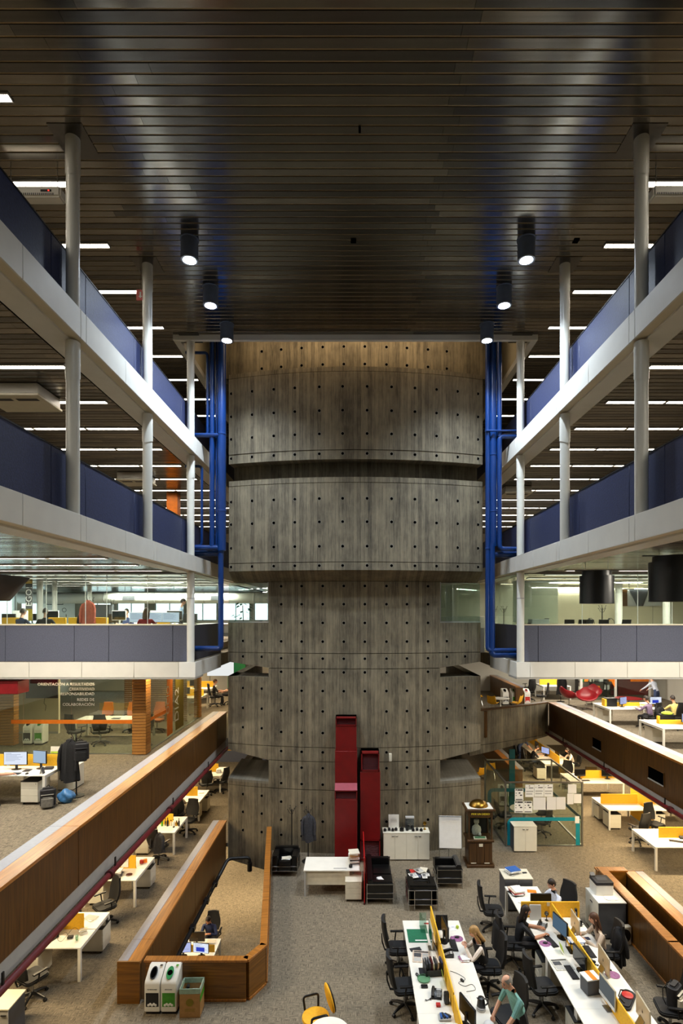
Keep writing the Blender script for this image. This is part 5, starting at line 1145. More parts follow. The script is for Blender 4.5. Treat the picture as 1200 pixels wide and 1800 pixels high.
# ---- things on the right front row
stack('paper_pile', 'paper', 'letter tray of papers and red folder on the pale-shirted man\'s desk', (4.2, 14.05, DT), .3, .36, ['ink', 'ink', 'paper', 'red_plastic', 'paper', 'news', 'paper'], .2, .018)
tag(MB().box(-.11, .11, -.07, .07, 0, .012).build('envelope', 'orange', None, (4.62, 14.15, DT), -.2, .002), 'orange envelope on the pale-shirted man\'s desk', 'envelope')
mon_off('black monitor seen from behind on the pale-shirted man\'s desk', (4.53, 13.22, DT), PI); cables('thin dark cable tangle on the pale-shirted man\'s desk', [(4.1, 13.6, DT+.005), (4.2, 13.45, DT+.03), (4.12, 13.3, DT+.005), (4.25, 13.2, DT+.005), (4.15, 13.12, DT+.005)])
t = thing('file_panel', 'light grey file case leaning on the yellow cross screen', 'case', (4.28, 12.86, DT)); MB().cbox((0, 0, .17), (.27, .03, .34), 0, 0, -.1).build('case', 'lightgrey', t, bevel=.006)
t = thing('webcam', 'small black webcam standing by the yellow cross screen', 'webcam', (4.53, 12.82, DT)); MB().lathe([(0, 0), (.04, 0), (.035, .01), (.01, .02), (.01, .12), (0, .12)], (0, 0, 0), 12).build('foot', 'plastic_black', t); MB().ball((0, 0, .16), .05, 14, 10).build('head', 'plastic_black', t); MB().cyl((-.02, -.045, .165), (-.022, -.052, .165), .022, 12).build('lens', 'steel', t)
flat('note', 'note', 'cream note stuck on the yellow cross screen', (4.62, 12.955, 1.05), .07, .09, 'cream', 0, .003).rotation_euler = (PI/2, 0, 0)
phone('black desk phone in front of the dark-haired woman', (4.33, 12.55, DT), -.6); mon_dim('monitor with a dim blue screen facing the dark-haired woman', (4.58, 12.12, DT), -PI/2+.25)
key_b('black keyboard under the hands of the dark-haired woman', (4.33, 11.98, DT), -PI/2+.2); flat('paper_sheet', 'paper', 'white sheet in front of the dark-haired woman', (4.18, 11.8, DT), .21, .29, 'paper', .3, .003, TXT)
pad('purple mouse pad beside the dark-haired woman', q(957, 1659), PI/2); mouse('black mouse on the purple pad of the dark-haired woman', q(958, 1658, DT+.006), PI/2)
flat('newspaper', 'newspaper', 'grey newspaper on the right front desk row', (4.27, 11.2, DT), .38, .36, 'news_grey', .1, .008, NEWS)
flat('card', 'card', 'green folded card standing on the right front desk row', (4.42, 11.62, DT+.1), .16, .2, 'lime', PI/2, .004).rotation_euler = (0, PI/2-.25, 0)
imac('desktop computer seen from behind facing the woman in beige, right front row', (4.94, 12.15, DT), PI/2-.05)
t = thing('letter_tray', 'black letter tray heaped with printed pages in the right front row', 'tray', (4.74, 11.68, DT)); MB().box(-.16, .16, -.13, .13, .2, .21).build('shelf', 'plastic_black', t, smooth=False); MB().box(-.16, .16, -.13, .13, 0, .01).build('shelf', 'plastic_black', t, smooth=False)
for sx in (-1, 1):
    for sy in (-1, 1): MB().cyl((sx*.15, sy*.12, 0), (sx*.15, sy*.12, .2), .008, 6).build('post', 'plastic_black', t)
for k in range(4): MB().cbox((.01*k, 0, .214+.006*k), (.3, .22, .004), .15*k-.2, 0).build('page', 'paper' if k != 1 else 'blue_plastic', t, smooth=False)
mon_off('large black monitor facing left in the middle of the right front row', (4.55, 11.0, DT), -PI/2+.1); key_b('black keyboard before the large black monitor', (4.37, 10.95, DT), -PI/2+.05)
t = thing('storage_box', 'dark grey box with white and orange lid in the right front row', 'box', (4.52, 10.42, DT), .2); MB().box(-.14, .14, -.12, .12, 0, .28).build('carton', 'grey_lam', t, bevel=.004); MB().box(-.15, .15, -.13, .13, .28, .30).build('lid', 'paper', t, smooth=False); MB().box(-.04, .06, -.131, .131, .3, .303).build('stripe', 'orange', t, smooth=False)
imac_grey('white-edged computer with a grey screen facing left at the bottom of the right front row', (4.62, 9.95, DT), -PI/2+.08)
imac('tan-backed computer facing right in the middle of the right front row', (4.98, 10.85, DT), PI/2-.05); imac('tan-backed computer facing right at the bottom of the right front row', (5.02, 9.45, DT), PI/2-.08)
key_b('black keyboard in front of the woman in beige', (5.02, 11.62, DT), PI/2); flat('folder', 'folder', 'dark blue folder in front of the woman in beige', (5.15, 12.1, DT), .16, .1, 'navy', .1, .008); mouse('black mouse near the woman in beige', q(1036, 1659), 1.2)
t = thing('flask', 'tall steel flask at the end of the yellow cross screen', 'flask', (5.22, 12.82, DT)); MB().lathe([(0, 0), (.035, 0), (.035, .2), (.03, .22)], (0, 0, 0), 14).build('body', 'steel', t); MB().lathe([(.032, .22), (.032, .27), (0, .28)], (0, 0, 0), 14).build('cap', 'black', t)
t = thing('mug', 'black mug beside the tall steel flask', 'mug', (5.23, 12.6, DT)); MB().lathe([(0, 0), (.045, 0), (.05, .1), (.045, .1), (.04, .01), (0, .01)], (0, 0, 0), 16).build('cup', 'plastic_black', t); MB().tube([(.045, 0, .08), (.08, 0, .07), (.075, 0, .03), (.045, 0, .025)], .008, 6).build('handle', 'plastic_black', t)
phone('black desk phone on the right half of the right front row', (4.86, 11.28, DT), PI/2); pad('purple mouse pad on the far right of the right front row', q(1078, 1714), -PI/2); mouse('black mouse beside the far right purple pad', q(1070, 1705), .8)
flat('paper_sheet', 'paper', 'white sheet at the right edge of the right front row', (5.18, 11.35, DT), .25, .2, 'paper', .2, .004)
t = thing('shoulder_bag', 'black bag with a red disc lying on the right front row', 'bag', (5.08, 10.15, DT), .9); rbox(MB(), -.29, .26, -.12, .12, 0, .075, .09).build('bag_body', 'bag_dark', t, bevel=.025, seg=2); MB().lathe([(0, 0), (.1, 0), (.1, .02), (.08, .03), (0, .03)], (.05, .0, .075), 20).build('red_disc', 'red_plastic', t); MB().tube([(-.2, 0, .08), (-.1, .12, .1), (.1, .13, .1), (.2, 0, .08)], .012, 6).build('strap', 'black', t)
t = thing('calendar', 'green desk calendar at the bottom of the right front row', 'calendar', (4.78, 9.4, DT), .2); MB().cbox((0, -.03, .07), (.2, .006, .16), 0, 0, -.4).build('leaf', 'lime', t, smooth=False); MB().cbox((0, .03, .07), (.2, .006, .16), 0, 0, .4).build('stand', 'cardboard', t, smooth=False)
tag(MB().lathe([(0, 0), (.035, 0), (.04, .1), (.036, .1), (.032, .01), (0, .01)], (0, 0, 0), 14).build('cup', 'ink', None, (4.86, 9.3, DT)), 'dark cup beside the green desk calendar', 'cup')
# ---- chairs of the front rows
for (x, y, rz, n) in ((1.0, 12.2, -PI/2, 'black office chair left of the left front row, beside the green mat'), (1.03, 10.95, -PI/2+.1, 'black office chair left of the left front row, nearer one'), (2.86, 11.55, PI/2, 'black office chair of the blond woman'), (2.85, 10.15, PI/2+.3, 'black office chair behind the man in the teal shirt'), (3.5, 13.75, -PI/2-.1, 'black office chair left of the pale-shirted man\'s desk'), (3.60, 12.38, -PI/2-.05, 'black office chair of the dark-haired woman'), (3.78, 10.95, -PI/2+.1, 'empty black office chair pushed under the right front row'), (5.56, 12.05, PI/2, 'black office chair of the woman in beige'), (5.22, 13.72, PI/2+.5, 'black office chair of the man in the pale shirt'), (6.0, 10.35, PI/2-.2, 'black office chair carrying a backpack at the right front row'), (5.83, 9.05, PI/2, 'black office chair of the bearded man in the bottom right corner')):
    chair(n, (x, y, 0), rz, 'black office chairs')
coat('black coat draped over the chair of the woman in beige', (5.85, 12.05, 1.02), 'black_fabric', .75, .2, PI/2); coat('black coat draped over the chair of the dark-haired woman', (3.28, 12.38, 1.0), 'black_fabric', .62, .22, PI/2)
coat('dark coat draped over the third left aisle chair', (-6.15, 17.24, 1.02), 'jacket_grey', .6, .22, -.35)
def backpack(label, loc, rz, m1, m2, s=1):
    t = thing('backpack', label, 'backpack', loc, rz)
    rbox(MB(), -.16*s, .16*s, -.09*s, .10*s, .01, .46*s, .07*s).build('main_pocket', m1, t, bevel=.05*s, seg=3); rbox(MB(), -.125*s, .125*s, -.17*s, -.08*s, .03, .27*s, .04*s).build('front_pocket', m2, t, bevel=.03*s, seg=2)
    MB().box(-.13*s, .13*s, -.13*s, -.09*s, .31*s, .325*s).build('zip_flap', m2, t, bevel=.004)
    for sx in (-1, 1): MB().tube([(sx*.07*s, .09*s, .43*s), (sx*.1*s, .17*s, .32*s), (sx*.11*s, .16*s, .14*s), (sx*.12*s, .10*s, .05*s)], .018*s, 6, 0, True, .5).build('strap', 'black', t)
    MB().tube([(-.04*s, .05*s, .45*s), (0, .06*s, .50*s), (.04*s, .05*s, .45*s)], .01*s, 6).build('handle', 'black', t)
    return t
backpack('dark backpack with a pale flap on the chair at the right front row', (6.05, 10.3, .52), .7, 'bag_dark', 'cream')
# printer on its cabinet, fan
t = thing('cabinet', 'white and dark grey cabinet carrying the printer by the low wall', 'cabinet', (6.3, 13.66, 0))
MB().box(-.33, .33, -.36, .36, .04, .88).build('body', 'grey_lam', t, smooth=False); MB().box(-.345, .345, -.375, .375, .88, .905).build('top', 'white_lam', t, bevel=.003); MB().box(-.3, .3, -.33, .33, 0, .04).build('plinth', 'black', t, smooth=False)
for k in range(2): d = MB().box(-.348, -.331, -.355+.36*k, -.005+.36*k, .05, .875).build('door', 'ped_white', t, bevel=.002); MB().box(-.36, -.348, -.05+.07*k, .0+.07*k, .74, .76).build('handle', 'ink', d, smooth=False)
t = thing('printer', 'white laser printer with a dark top by the low wall', 'printer', (6.27, 13.82, .906)); rbox(MB(), -.22, .22, -.2, .2, 0, .25, .03).build('body', 'white_lam', t, bevel=.008); rbox(MB(), -.225, .225, -.205, .205, .25, .33, .03).build('top_cover', 'ink', t, bevel=.01); MB().cbox((0, -.03, .332), (.26, .2, .006), 0, 0, .12).build('paper_tray', 'grey_lam', t, smooth=False); MB().cbox((-.17, .14, .38), (.12, .1, .02), 0, 0, .6).build('control_panel', 'plastic_black', t, bevel=.004)
stack('paper_pile', 'paper', 'white papers lying before the printer', (6.35, 13.48, .906), .32, .18, ['paper', 'paper', 'paper'], .1, .006)
t = thing('floor_fan', 'cream box fan standing on the carpet by the low wall', 'fan', (6.46, 13.12, 0), .15)
rbox(MB(), -.2, .2, -.06, .06, 0, .44, .02).build('case', 'cream', t, bevel=.012)
for r in (.165, .11, .055): MB().lathe([(r-.006, -.004), (r+.006, -.004), (r+.006, .004), (r-.006, .004)], (0, 0, 0), 26).build('guard_ring', 'black', t, (0, -.066, .23)).rotation_euler = (PI/2, 0, 0)
MB().cyl((0, -.062, .23), (0, -.058, .23), .168, 28).build('recess', 'void', t); MB().cyl((0, -.075, .23), (0, -.062, .23), .04, 16).build('hub', 'grey_lam', t)
for k in range(5): a = k*2*PI/5; MB().cbox((.09*math.cos(a), -.064, .23+.09*math.sin(a)), (.12, .004, .06), 0, 0, 0, -a).build('blade', 'grey_lam', t, smooth=False)
# yellow visitor chair and round table at the bottom
pm('yellow_fab', (238, 176, 30), .7, 0, .08, 20, .08)
t = thing('visitor_chair', 'yellow padded armchair on a swivel base beside the round table', 'chair', (-.70, 10.12, 0), PI/2+.35)
MB().lathe([(0, .42), (.22, .42), (.255, .45), (.25, .49), (.2, .51), (0, .515)], (0, 0, 0), 24, 0, 1, 1).build('seat', 'yellow_fab', t)
M = Matrix.Translation((0, -.27, .76)) @ Matrix.Rotation(-.22, 4, 'X'); a = MB(); a.ball((0, 0, 0), (.23, .055, .27), 22, 12, 0, None); a.v = [tuple(M @ Vector(v)) for v in a.v]; a.build('backrest', 'yellow_fab', t)
a = MB(); a.ball((0, 0, 0), (.22, .04, .26), 20, 10); M = Matrix.Translation((0, -.30, .76)) @ Matrix.Rotation(-.22, 4, 'X'); a.v = [tuple(M @ Vector(v)) for v in a.v]; a.build('back_shell', 'plastic_black', t)
for s in (-1, 1): b = MB(); pipe(b, [(s*.24, -.12, .47), (s*.30, -.14, .68), (s*.30, .16, .68), (s*.24, .14, .47)], .022, 8, .06); b.build('armrest', 'plastic_black', t)
MB().cyl((0, 0, .1), (0, 0, .43), .028, 10).build('gas_lift', 'plastic_black', t)
for i in range(5): a_ = 2*PI*i/5; MB().tube([(0, 0, .12), (.3*math.cos(a_), .3*math.sin(a_), .05)], [.035, .02], 6).build('base_arm', 'plastic_black', t); MB().ball((.3*math.cos(a_), .3*math.sin(a_), .03), .03, 8, 6).build('caster', 'black', t)
t = thing('round_table', 'round white table at the bottom of the picture', 'table', (-.42, 9.40, 0)); MB().lathe([(0, .715), (.36, .715), (.37, .73), (.36, .742), (0, .742)], (0, 0, 0), 40).build('tabletop', 'white_lam', t); MB().cyl((0, 0, .03), (0, 0, .715), .04, 14).build('stem', 'alu', t); MB().lathe([(0, 0), (.26, 0), (.25, .02), (.05, .035), (0, .035)], (0, 0, 0), 28).build('foot', 'alu', t)
# ------------------------------------------------------------------ glass meeting box
gx0, gx1, gy0, gy1, gz = 5.19, 7.81, 18.66, 21.55, 2.2
t = thing('meeting_box', 'glass meeting box with metal frame and teal stripes right of the tower', 'glass room', (gx0, gy0, 0))
W, D_ = gx1-gx0, gy1-gy0; fr = .05
for x, y in ((0, 0), (W, 0), (0, D_), (W, D_)): MB().box(x-fr/2, x+fr/2, y-fr/2, y+fr/2, 0, gz-.05).build('post', 'alu', t, smooth=False)
for x0, x1, y0, y1 in ((-.03, W+.03, -.03, .03), (-.03, W+.03, D_-.03, D_+.03), (-.03, .03, .03, D_-.03), (W-.03, W+.03, .03, D_-.03)):
    MB().box(x0, x1, y0, y1, gz-.05, gz).build('top_rail', 'alu', t, smooth=False); MB().box(x0, x1, y0, y1, 0, .03).build('bottom_rail', 'alu', t, smooth=False)
for k in range(2): MB().box(.03+k*W/2, W/2-.005+k*(W/2-.03), -.006, .006, .03, gz-.05).build('pane', 'glass_clear', t, smooth=False)
for k in range(2): MB().box(-.006, .006, .03+k*D_/2, D_/2-.005+k*(D_/2-.03), .03, gz-.05).build('pane', 'glass_clear', t, smooth=False)
for k in range(2): MB().box(W-.006, W+.006, .03+k*D_/2, D_/2-.005+k*(D_/2-.03), .03, gz-.05).build('pane', 'glass_clear', t, smooth=False)
MB().box(.03, W-.03, D_-.006, D_+.006, .03, gz-.05).build('pane', 'glass_clear', t, smooth=False)
def arch(x0, x1, z, w_, y, r=.22, th=.004):
    out = [(x0, 0)]; inn = [(x0+w_, 0)]
    for i in range(7): a = PI-PI/2*i/6; out.append((x0+r+r*math.cos(a), z-r+r*math.sin(a))); inn.append((x0+r+(r-w_)*math.cos(a), z-r+(r-w_)*math.sin(a)))
    out.append((x1, z)); inn.append((x1, z-w_)); out.append((x1, 0)) if False else None
    m_ = MB(); m_.loft([[Vector((o_[0], y, o_[1])), Vector((i_[0], y, i_[1])), Vector((i_[0], y+th, i_[1])), Vector((o_[0], y+th, o_[1]))] for o_, i_ in zip(out, inn)]); return m_
a = arch(.06, W-.24, .98, .12, -.012); a.box(W-.22, W-.08, -.012, -.008, .03, .88); a.build('teal_stripe', 'teal', t, smooth=False)
MB().box(W-.25, W-.1, -.014, -.009, .78, 1.02).build('paper_patch', 'paper', t, smooth=False)
MB().box(W-.012, W-.008, .1, D_-.1, .86, .98).build('teal_stripe', 'teal_dark', t, smooth=False)
a = arch(.1, W-.5, 1.05, .14, D_-.012); a.build('teal_stripe', 'teal_dark', t, smooth=False)
t2 = tag(MB().box(-.11, .11, -.05, .05, 0, 2.5).build('teal_post', 'teal_dark', None, (6.35, 21.9, 0), smooth=False), 'flat teal post standing behind the glass meeting box', 'post')
DARK = [(-.42, -.25, .36, .46, 'ink'), (-.2, .42, .34, .46, 'ink'), (-.4, -.28, .1, .16, 'ink'), (-.05, .15, .08, .2, 'grey_lam'), (.1, .35, -.1, .0, 'ink'), (-.4, -.3, -.1, -.04, 'ink'), (-.4, .4, -.45, -.38, 'ink')]
LITE = [(-.1, .05, .36, .42, 'grey_lam'), (-.1, .4, .2, .26, 'ink'), (-.4, -.3, .22, .26, 'grey_lam'), (-.4, .4, -.1, .0, 'lightgrey'), (-.4, .3, -.3, -.2, 'lightgrey')]
def poster(px0, py0, px1, py1, y, label, parts, mat='paper', rz=0):
    a_ = ad(px0, py0, y); b_ = ad(px1, py1, y); c = (a_+b_)/2
    o = flat('poster', 'paper', label, (c.x, y, c.z), abs(b_.x-a_.x), abs(a_.z-b_.z), mat, 0, .003, parts, 'papers on the meeting box'); o.rotation_euler = (PI/2, 0, 0); return o
S = .3
def P8(x, y): return (840+x*S, 1320+y*S)
for k, (x0, y0, x1, y1, pt, n) in enumerate(((215, 222, 265, 290, DARK, 'dark-headed poster on the meeting box glass, upper one'), (213, 294, 266, 362, DARK, 'dark-headed poster on the meeting box glass, lower left one'), (268, 294, 317, 362, DARK, 'dark-headed poster on the meeting box glass, lower right one'),
        (276, 197, 328, 270, LITE, 'white page in the upper row on the meeting box, left one'), (330, 195, 384, 268, LITE, 'white page in the upper row on the meeting box, middle one'), (386, 195, 438, 268, LITE, 'white page in the upper row on the meeting box, right one'),
        (322, 272, 396, 345, None, 'wide lined page in the lower row on the meeting box'), (402, 270, 456, 345, None, 'lined page in the lower row on the meeting box, middle one'), (458, 270, 512, 343, None, 'lined page in the lower row on the meeting box, right one'),
        (526, 195, 576, 248, None, 'blank page on the meeting box near its right edge, upper one'), (522, 250, 558, 312, None, 'blank page on the meeting box near its right edge, lower left one'), (560, 252, 604, 306, None, 'blank page on the meeting box near its right edge, lower right one'))):
    a_, b_ = P8(x0, y0), P8(x1, y1); poster(a_[0], a_[1], b_[0], b_[1], gy0-.016, n, pt, 'paper_lines' if pt is None else 'paper')
# inside the box
t = thing('meeting_table', 'pale round table inside the glass meeting box', 'table', (6.3, 20.2, 0)); MB().lathe([(0, .71), (.5, .71), (.5, .735), (0, .735)], (0, 0, 0), 30).build('tabletop', 'cream', t); MB().cyl((0, 0, .02), (0, 0, .71), .05, 12).build('stem', 'alu', t); MB().lathe([(0, 0), (.3, 0), (.05, .03), (0, .03)], (0, 0, 0), 20).build('foot', 'alu', t)
for x, y, rz, n in ((5.6, 20.3, -PI/2, 'black office chair inside the meeting box, left of its table'), (6.75, 19.6, .8, 'black office chair inside the meeting box, nearest the front glass'), (7.05, 20.5, PI/2, 'black office chair inside the meeting box, right of its table')): chair_low(n, (x, y, 0), rz, 'meeting box chairs')
def shell_chair(label, loc, rz, mat='chair_black'):
    t = thing('shell_chair', label, 'chair', loc, rz); rings = []
    for k in range(8):
        u = k/7; z = .45+.03*math.cos(u*3)+max(0, u-.45)*.75; y = .22-.42*min(1, u/.55)-max(0, u-.55)*.2; w_ = .22-.05*abs(u-.5)
        rings.append([Vector((a*w_, y, z+.05*a*a)) for a in (-1, -.6, -.2, .2, .6, 1)]+[Vector((a*w_, y-.012, z-.02+.05*a*a)) for a in (1, .6, .2, -.2, -.6, -1)])
    MB().loft(rings).build('shell', mat, t)
    for sx in (-1, 1):
        for sy in (-1, 1): MB().cyl((sx*.12, sy*.1, .43), (sx*.2, sy*.2, 0), .011, 8).build('leg', 'chrome', t)
    return t
shell_chair('dark shell chair standing behind the wish machine', (5.0, 20.0, 0), -.6)
t = thing('cabinet', 'white two-door cabinet with grey sides before the glass meeting box', 'cabinet', (5.71, 18.36, 0))
MB().box(-.38, .38, -.2, .22, .04, .85).build('body', 'grey_lam', t, smooth=False); MB().box(-.39, .39, -.225, .23, .85, .875).build('top', 'offwhite', t, bevel=.003); MB().box(-.35, .35, -.17, .2, 0, .04).build('plinth', 'black', t, smooth=False)
for k in range(2): d = MB().box(-.378+.38*k, -.002+.38*k, -.222, -.2, .045, .845).build('door', 'ped_white', t, bevel=.002); xh = -.06+.12*k; MB().tube([(xh-.035, -.224, .775), (xh-.015, -.236, .765), (xh+.015, -.236, .765), (xh+.035, -.224, .775)], .008, 6).build('handle', 'ink', d)
# bins seen through the box
recycle_bin('white bin with black label seen through the glass meeting box', (6.15, 22.6, 0), -.1, 'label_black', 'black'); recycle_bin('white bin with green label seen through the glass meeting box', (6.5, 22.6, 0), -.1, 'label_green', 'green', lines='RECICLABLE')
# ------------------------------------------------------------------ ground floor, right aisle
benchR = mk_bench(1.45, 1.45, .36)
RBY = (17.55, 20.7, 23.9)
RB = ('nearest to the viewer', 'second from the viewer', 'third from the viewer')
benchS = mk_bench(2.2, 1.45, .34, True, (-.6, 1.05))
benchS('white desk with a yellow screen under the right gallery, nearest to the viewer', (10.4, RBY[0], 0), 0, 'right aisle desks')
benchR('empty white desk pair with yellow screens under the right gallery', (10.06, RBY[1], 0), 0, 'right aisle desks'); benchR('white desk pair behind the tall yellow partition, right one', (11.72, RBY[1], 0), 0, 'right aisle desks')
t = thing('partition', 'tall yellow partition between two desks in the right aisle', 'partition', (10.87, RBY[1], 0)); MB().box(-.014, .014, -.72, .72, .05, 1.22).build('panel', 'yellow', t, bevel=.006); MB().box(-.02, .02, -.74, .74, 0, .05).build('foot_rail', 'lightgrey', t, smooth=False)
benchS('white desk with black monitors in the right aisle, farthest of the cross rows', (10.4, RBY[2], 0), 0, 'right aisle desks')
for (x, y, rz, n) in ((9.6, 20.3, 0, 'empty desk pair in the right aisle, front one'), (9.6, 21.2, PI, 'empty desk pair in the right aisle, back one'), (11.25, 20.35, 0, 'right aisle desk right of the tall yellow partition')): ped(f'white drawer pedestal under the {n}', (x, y, 0), rz, 'drawer pedestals')
for x, y, rz, n in ((10.7, 19.35, 3.5, 'black office chair between the right aisle desks'), (9.85, 18.9, .4, 'black office chair behind the nearest right aisle desk'), (9.75, 25.0, 2.6, 'black office chair behind the farthest cross desk of the right aisle')): chair(n, (x, y, 0), rz, 'black office chairs')
for x, y, rz, n in ((9.85, 23.75, .1, 'left'), (10.5, 24.15, PI-.1, 'middle'), (11.05, 23.75, -.1, 'right')): mon_off(f'black monitor on the farthest cross desk of the right aisle, {n} one', (x, y, DT), rz)
key_b('black keyboard on the farthest cross desk of the right aisle', (9.95, 23.5, DT), .1); key_b('black keyboard on the nearest right aisle desk', (10.2, 17.25, DT), -.4)
tag(MB().box(-.16, .16, -.13, .13, 0, .07).build('docking_box', 'ink', None, (10.6, 17.5, DT), -.3, .01), 'flat black box on the nearest right aisle desk', 'box')
# depth row at the back, people on both sides
rowC = mk_bench(1.5, 1.4, .36)
for k, y in enumerate((26.85, 28.35, 29.85)): rowC(f'white desk pair in the back row behind the meeting box, {RN[2-k]} one', (9.85, y, 0), PI/2, 'back desk row')
ped('white drawer pedestal at the near end of the back desk row', (8.95, 26.3, 0), 0, 'drawer pedestals')
mon_blue('lit lilac monitor on the back desk row', (9.7, 27.6, DT), -PI/2+.5); mon_off('black monitor on the back desk row, near one', (10.0, 26.8, DT), PI/2); mon_off('black monitor on the back desk row, far one', (9.65, 28.8, DT), -PI/2)
for x, y, rz, n in ((8.85, 27.6, -PI/2, 'left side, near'), (8.85, 29.0, -PI/2, 'left side, far'), (10.9, 27.0, PI/2, 'right side, near'), (10.95, 28.6, PI/2, 'right side, far')): chair(f'black office chair at the back desk row, {n}', (x, y, 0), rz, 'black office chairs')
yc = mk_chair('yellow_fab', 'plastic_black', False, False); yc('yellow office chair at the far end of the back desk row', (10.15, 31.2, 0), 0, 'yellow chairs')
def ychair(label, loc, rz): return shell_chair(label, loc, rz, 'yellow_fab')
ychair('yellow shell chair behind the glass box, left one', (5.85, 25.4, 0), .4); ychair('yellow shell chair behind the glass box, right one', (6.6, 26.2, 0), -.3)
# ------------------------------------------------------------------ lower left gallery
E4 = Z4+DT
benchG = mk_bench(1.42, 1.7, .30)
benchG('white desk pair with yellow screen on the left gallery, right one', (-8.22, 14.15, Z4), 0, 'left gallery desks'); benchG('white desk pair with yellow screen on the left gallery, left one', (-9.66, 14.15, Z4), 0, 'left gallery desks')
mon_big = mk_monitor('screen_white', .58, .34, 'plastic_black', .12); mon_sm = mk_monitor('screen_dimwhite', .40, .33, 'plastic_black', .14)
glow('screen_dimwhite', (190, 215, 240), .75)
mon_big('bright wide monitor on the left gallery desk', (-8.52, 13.78, E4), .03); mon_sm('smaller angled monitor on the left gallery desk', (-7.95, 13.85, E4), -.25)
key_b('black keyboard under the hand of the worker on the left gallery', (-8.4, 13.42, E4), 0); tag(MB().box(-.1, .1, -.08, .08, 0, .05).build('docking_station', 'ink', None, (-7.72, 13.85, E4), .2, .006), 'flat dark box beside the angled monitor on the left gallery', 'box')
mouse('black mouse under the hand of the worker on the left gallery', (-8.02, 13.42, E4)); flat('tablet', 'tablet', 'dark keypad between the two left gallery monitors', (-8.18, 13.7, E4), .16, .2, 'ink', .1, .01)
t = thing('desk_sign', 'small folded card standing at the corner of the left gallery desk', 'card', (-7.66, 13.45, E4)); MB().cbox((-.02, 0, .08), (.006, .1, .17), 0, 0, 0, .25).build('leaf', 'paper', t, smooth=False); MB().cbox((.02, 0, .08), (.006, .1, .17), 0, 0, 0, -.25).build('leaf', 'grey_lam', t, smooth=False)
t = thing('wall_calendar', 'green and cream calendar on the left gallery desk screen', 'calendar', (-7.75, 14.22, E4+.3)); MB().cbox((0, 0, .09), (.26, .006, .18), 0, 0, -.15).build('leaf', 'cream', t, smooth=False); MB().cbox((0, -.012, .03), (.24, .004, .05), 0, 0, -.15).build('picture', 'lime', t, smooth=False); MB().box(-.2, .28, -.06, .06, -.03, 0).build('shelf', 'black', t, smooth=False)
ped('white drawer pedestal under the left gallery desk', (-7.92, 13.62, Z4), 0, 'drawer pedestals')
t = thing('side_cabinet', 'white cabinet behind the left gallery desk', 'cabinet', (-7.62, 14.75, Z4)); MB().box(-.2, .2, -.3, .3, .02, .6).build('body', 'ped_white', t, bevel=.003); MB().box(-.2, .2, -.28, .28, 0, .02).build('plinth', 'black', t, smooth=False)
chair('black office chair of the worker on the left gallery', (-8.78, 12.75, Z4), -.2, 'black office chairs')
coat_stand('black coat stand loaded with coats on the left gallery', (-7.1, 14.0, Z4), 1.62)
coat('black padded coat hanging on the left gallery coat stand', (-7.2, 13.86, Z4+1.5), 'black_fabric', 1.05, .22); backpack('black backpack hanging on the left gallery coat stand', (-6.92, 13.9, Z4+.92), .4, 'bag_dark', 'black_fabric', 1.1)
backpack('grey and black backpack on the left gallery carpet', (-7.38, 13.2, Z4), .4, 'bag_dark', 'bag_grey', 1.05)
t = thing('carrier_bag', 'crumpled blue plastic bag on the left gallery carpet', 'bag', (-7.12, 13.55, Z4)); MB().ball((0, 0, .15), (.19, .15, .16), 22, 14).lump(.12, 22).build('bag_body', 'bag_blue', t)
# glass meeting room on the left gallery
gy, gxr = 18.2, -6.95
t = thing('glass_room', 'glazed meeting room on the left gallery with an orange stripe', 'glass room', (-9.3, gy, Z4)); O = Vector((-9.3, gy, Z4))
for a, b in ((-14.3, -12.7), (-12.68, -11.0), (-10.98, -9.4), (-9.38, -7.3)): MB().box(a+9.3, b+9.3, -.006, .006, .02, 2.72).build('pane', 'glass', t, smooth=False)
for a, b in ((18.6, 20.6), (20.62, 22.6), (22.62, 24.5)): MB().box(gxr+9.3-.006, gxr+9.3+.006, a-gy, b-gy, .02, 2.72).build('pane', 'glass', t, smooth=False)
MB().box(-5, 2.35, -.02, .02, 0, .02).build('bottom_rail', 'alu', t, smooth=False); MB().box(2.33, 2.37, .3, 6.4, 0, .02).build('bottom_rail', 'alu', t, smooth=False); MB().box(-5, 2.35, -.02, .02, 2.72, 2.76).build('top_rail', 'alu', t, smooth=False); MB().box(2.33, 2.37, .3, 6.4, 2.72, 2.76).build('top_rail', 'alu', t, smooth=False)
MB().box(-2.1, 2.0, -.012, -.008, 1.01, 1.14).build('orange_stripe', 'orange', t, smooth=False); MB().box(2.362, 2.366, .45, 2.2, 1.01, 1.12).build('orange_stripe', 'orange', t, smooth=False)
MB().box(2.362, 2.366, 2.15, 2.75, .1, 2.7).build('orange_banner', 'orange', t, smooth=False); MB().box(2.362, 2.366, 3.1, 4.1, .12, 2.7).build('olive_banner', 'olive', t, smooth=False)
text_mesh('lettering', 'DIA2', .62, 'paper', t, (2.37, 3.45, 1.1), (PI/2, -PI/2, PI/2), .001); text_mesh('lettering', 'OCIO', .42, 'cream', t, (2.37, 2.35, 1.45), (PI/2, -PI/2, PI/2), .001)
for k, tx in enumerate(('ORIENTACIÓN A RESULTADOS', 'CREATIVIDAD', 'RESPONSABILIDAD', 'REDES DE', 'COLABORACIÓN')): text_mesh('lettering', tx, .135, 'paper', t, (.68, -.010, 2.28-.16*k-.16*(k > 2)*.2), (PI/2, 0, 0), .001, 'RIGHT')
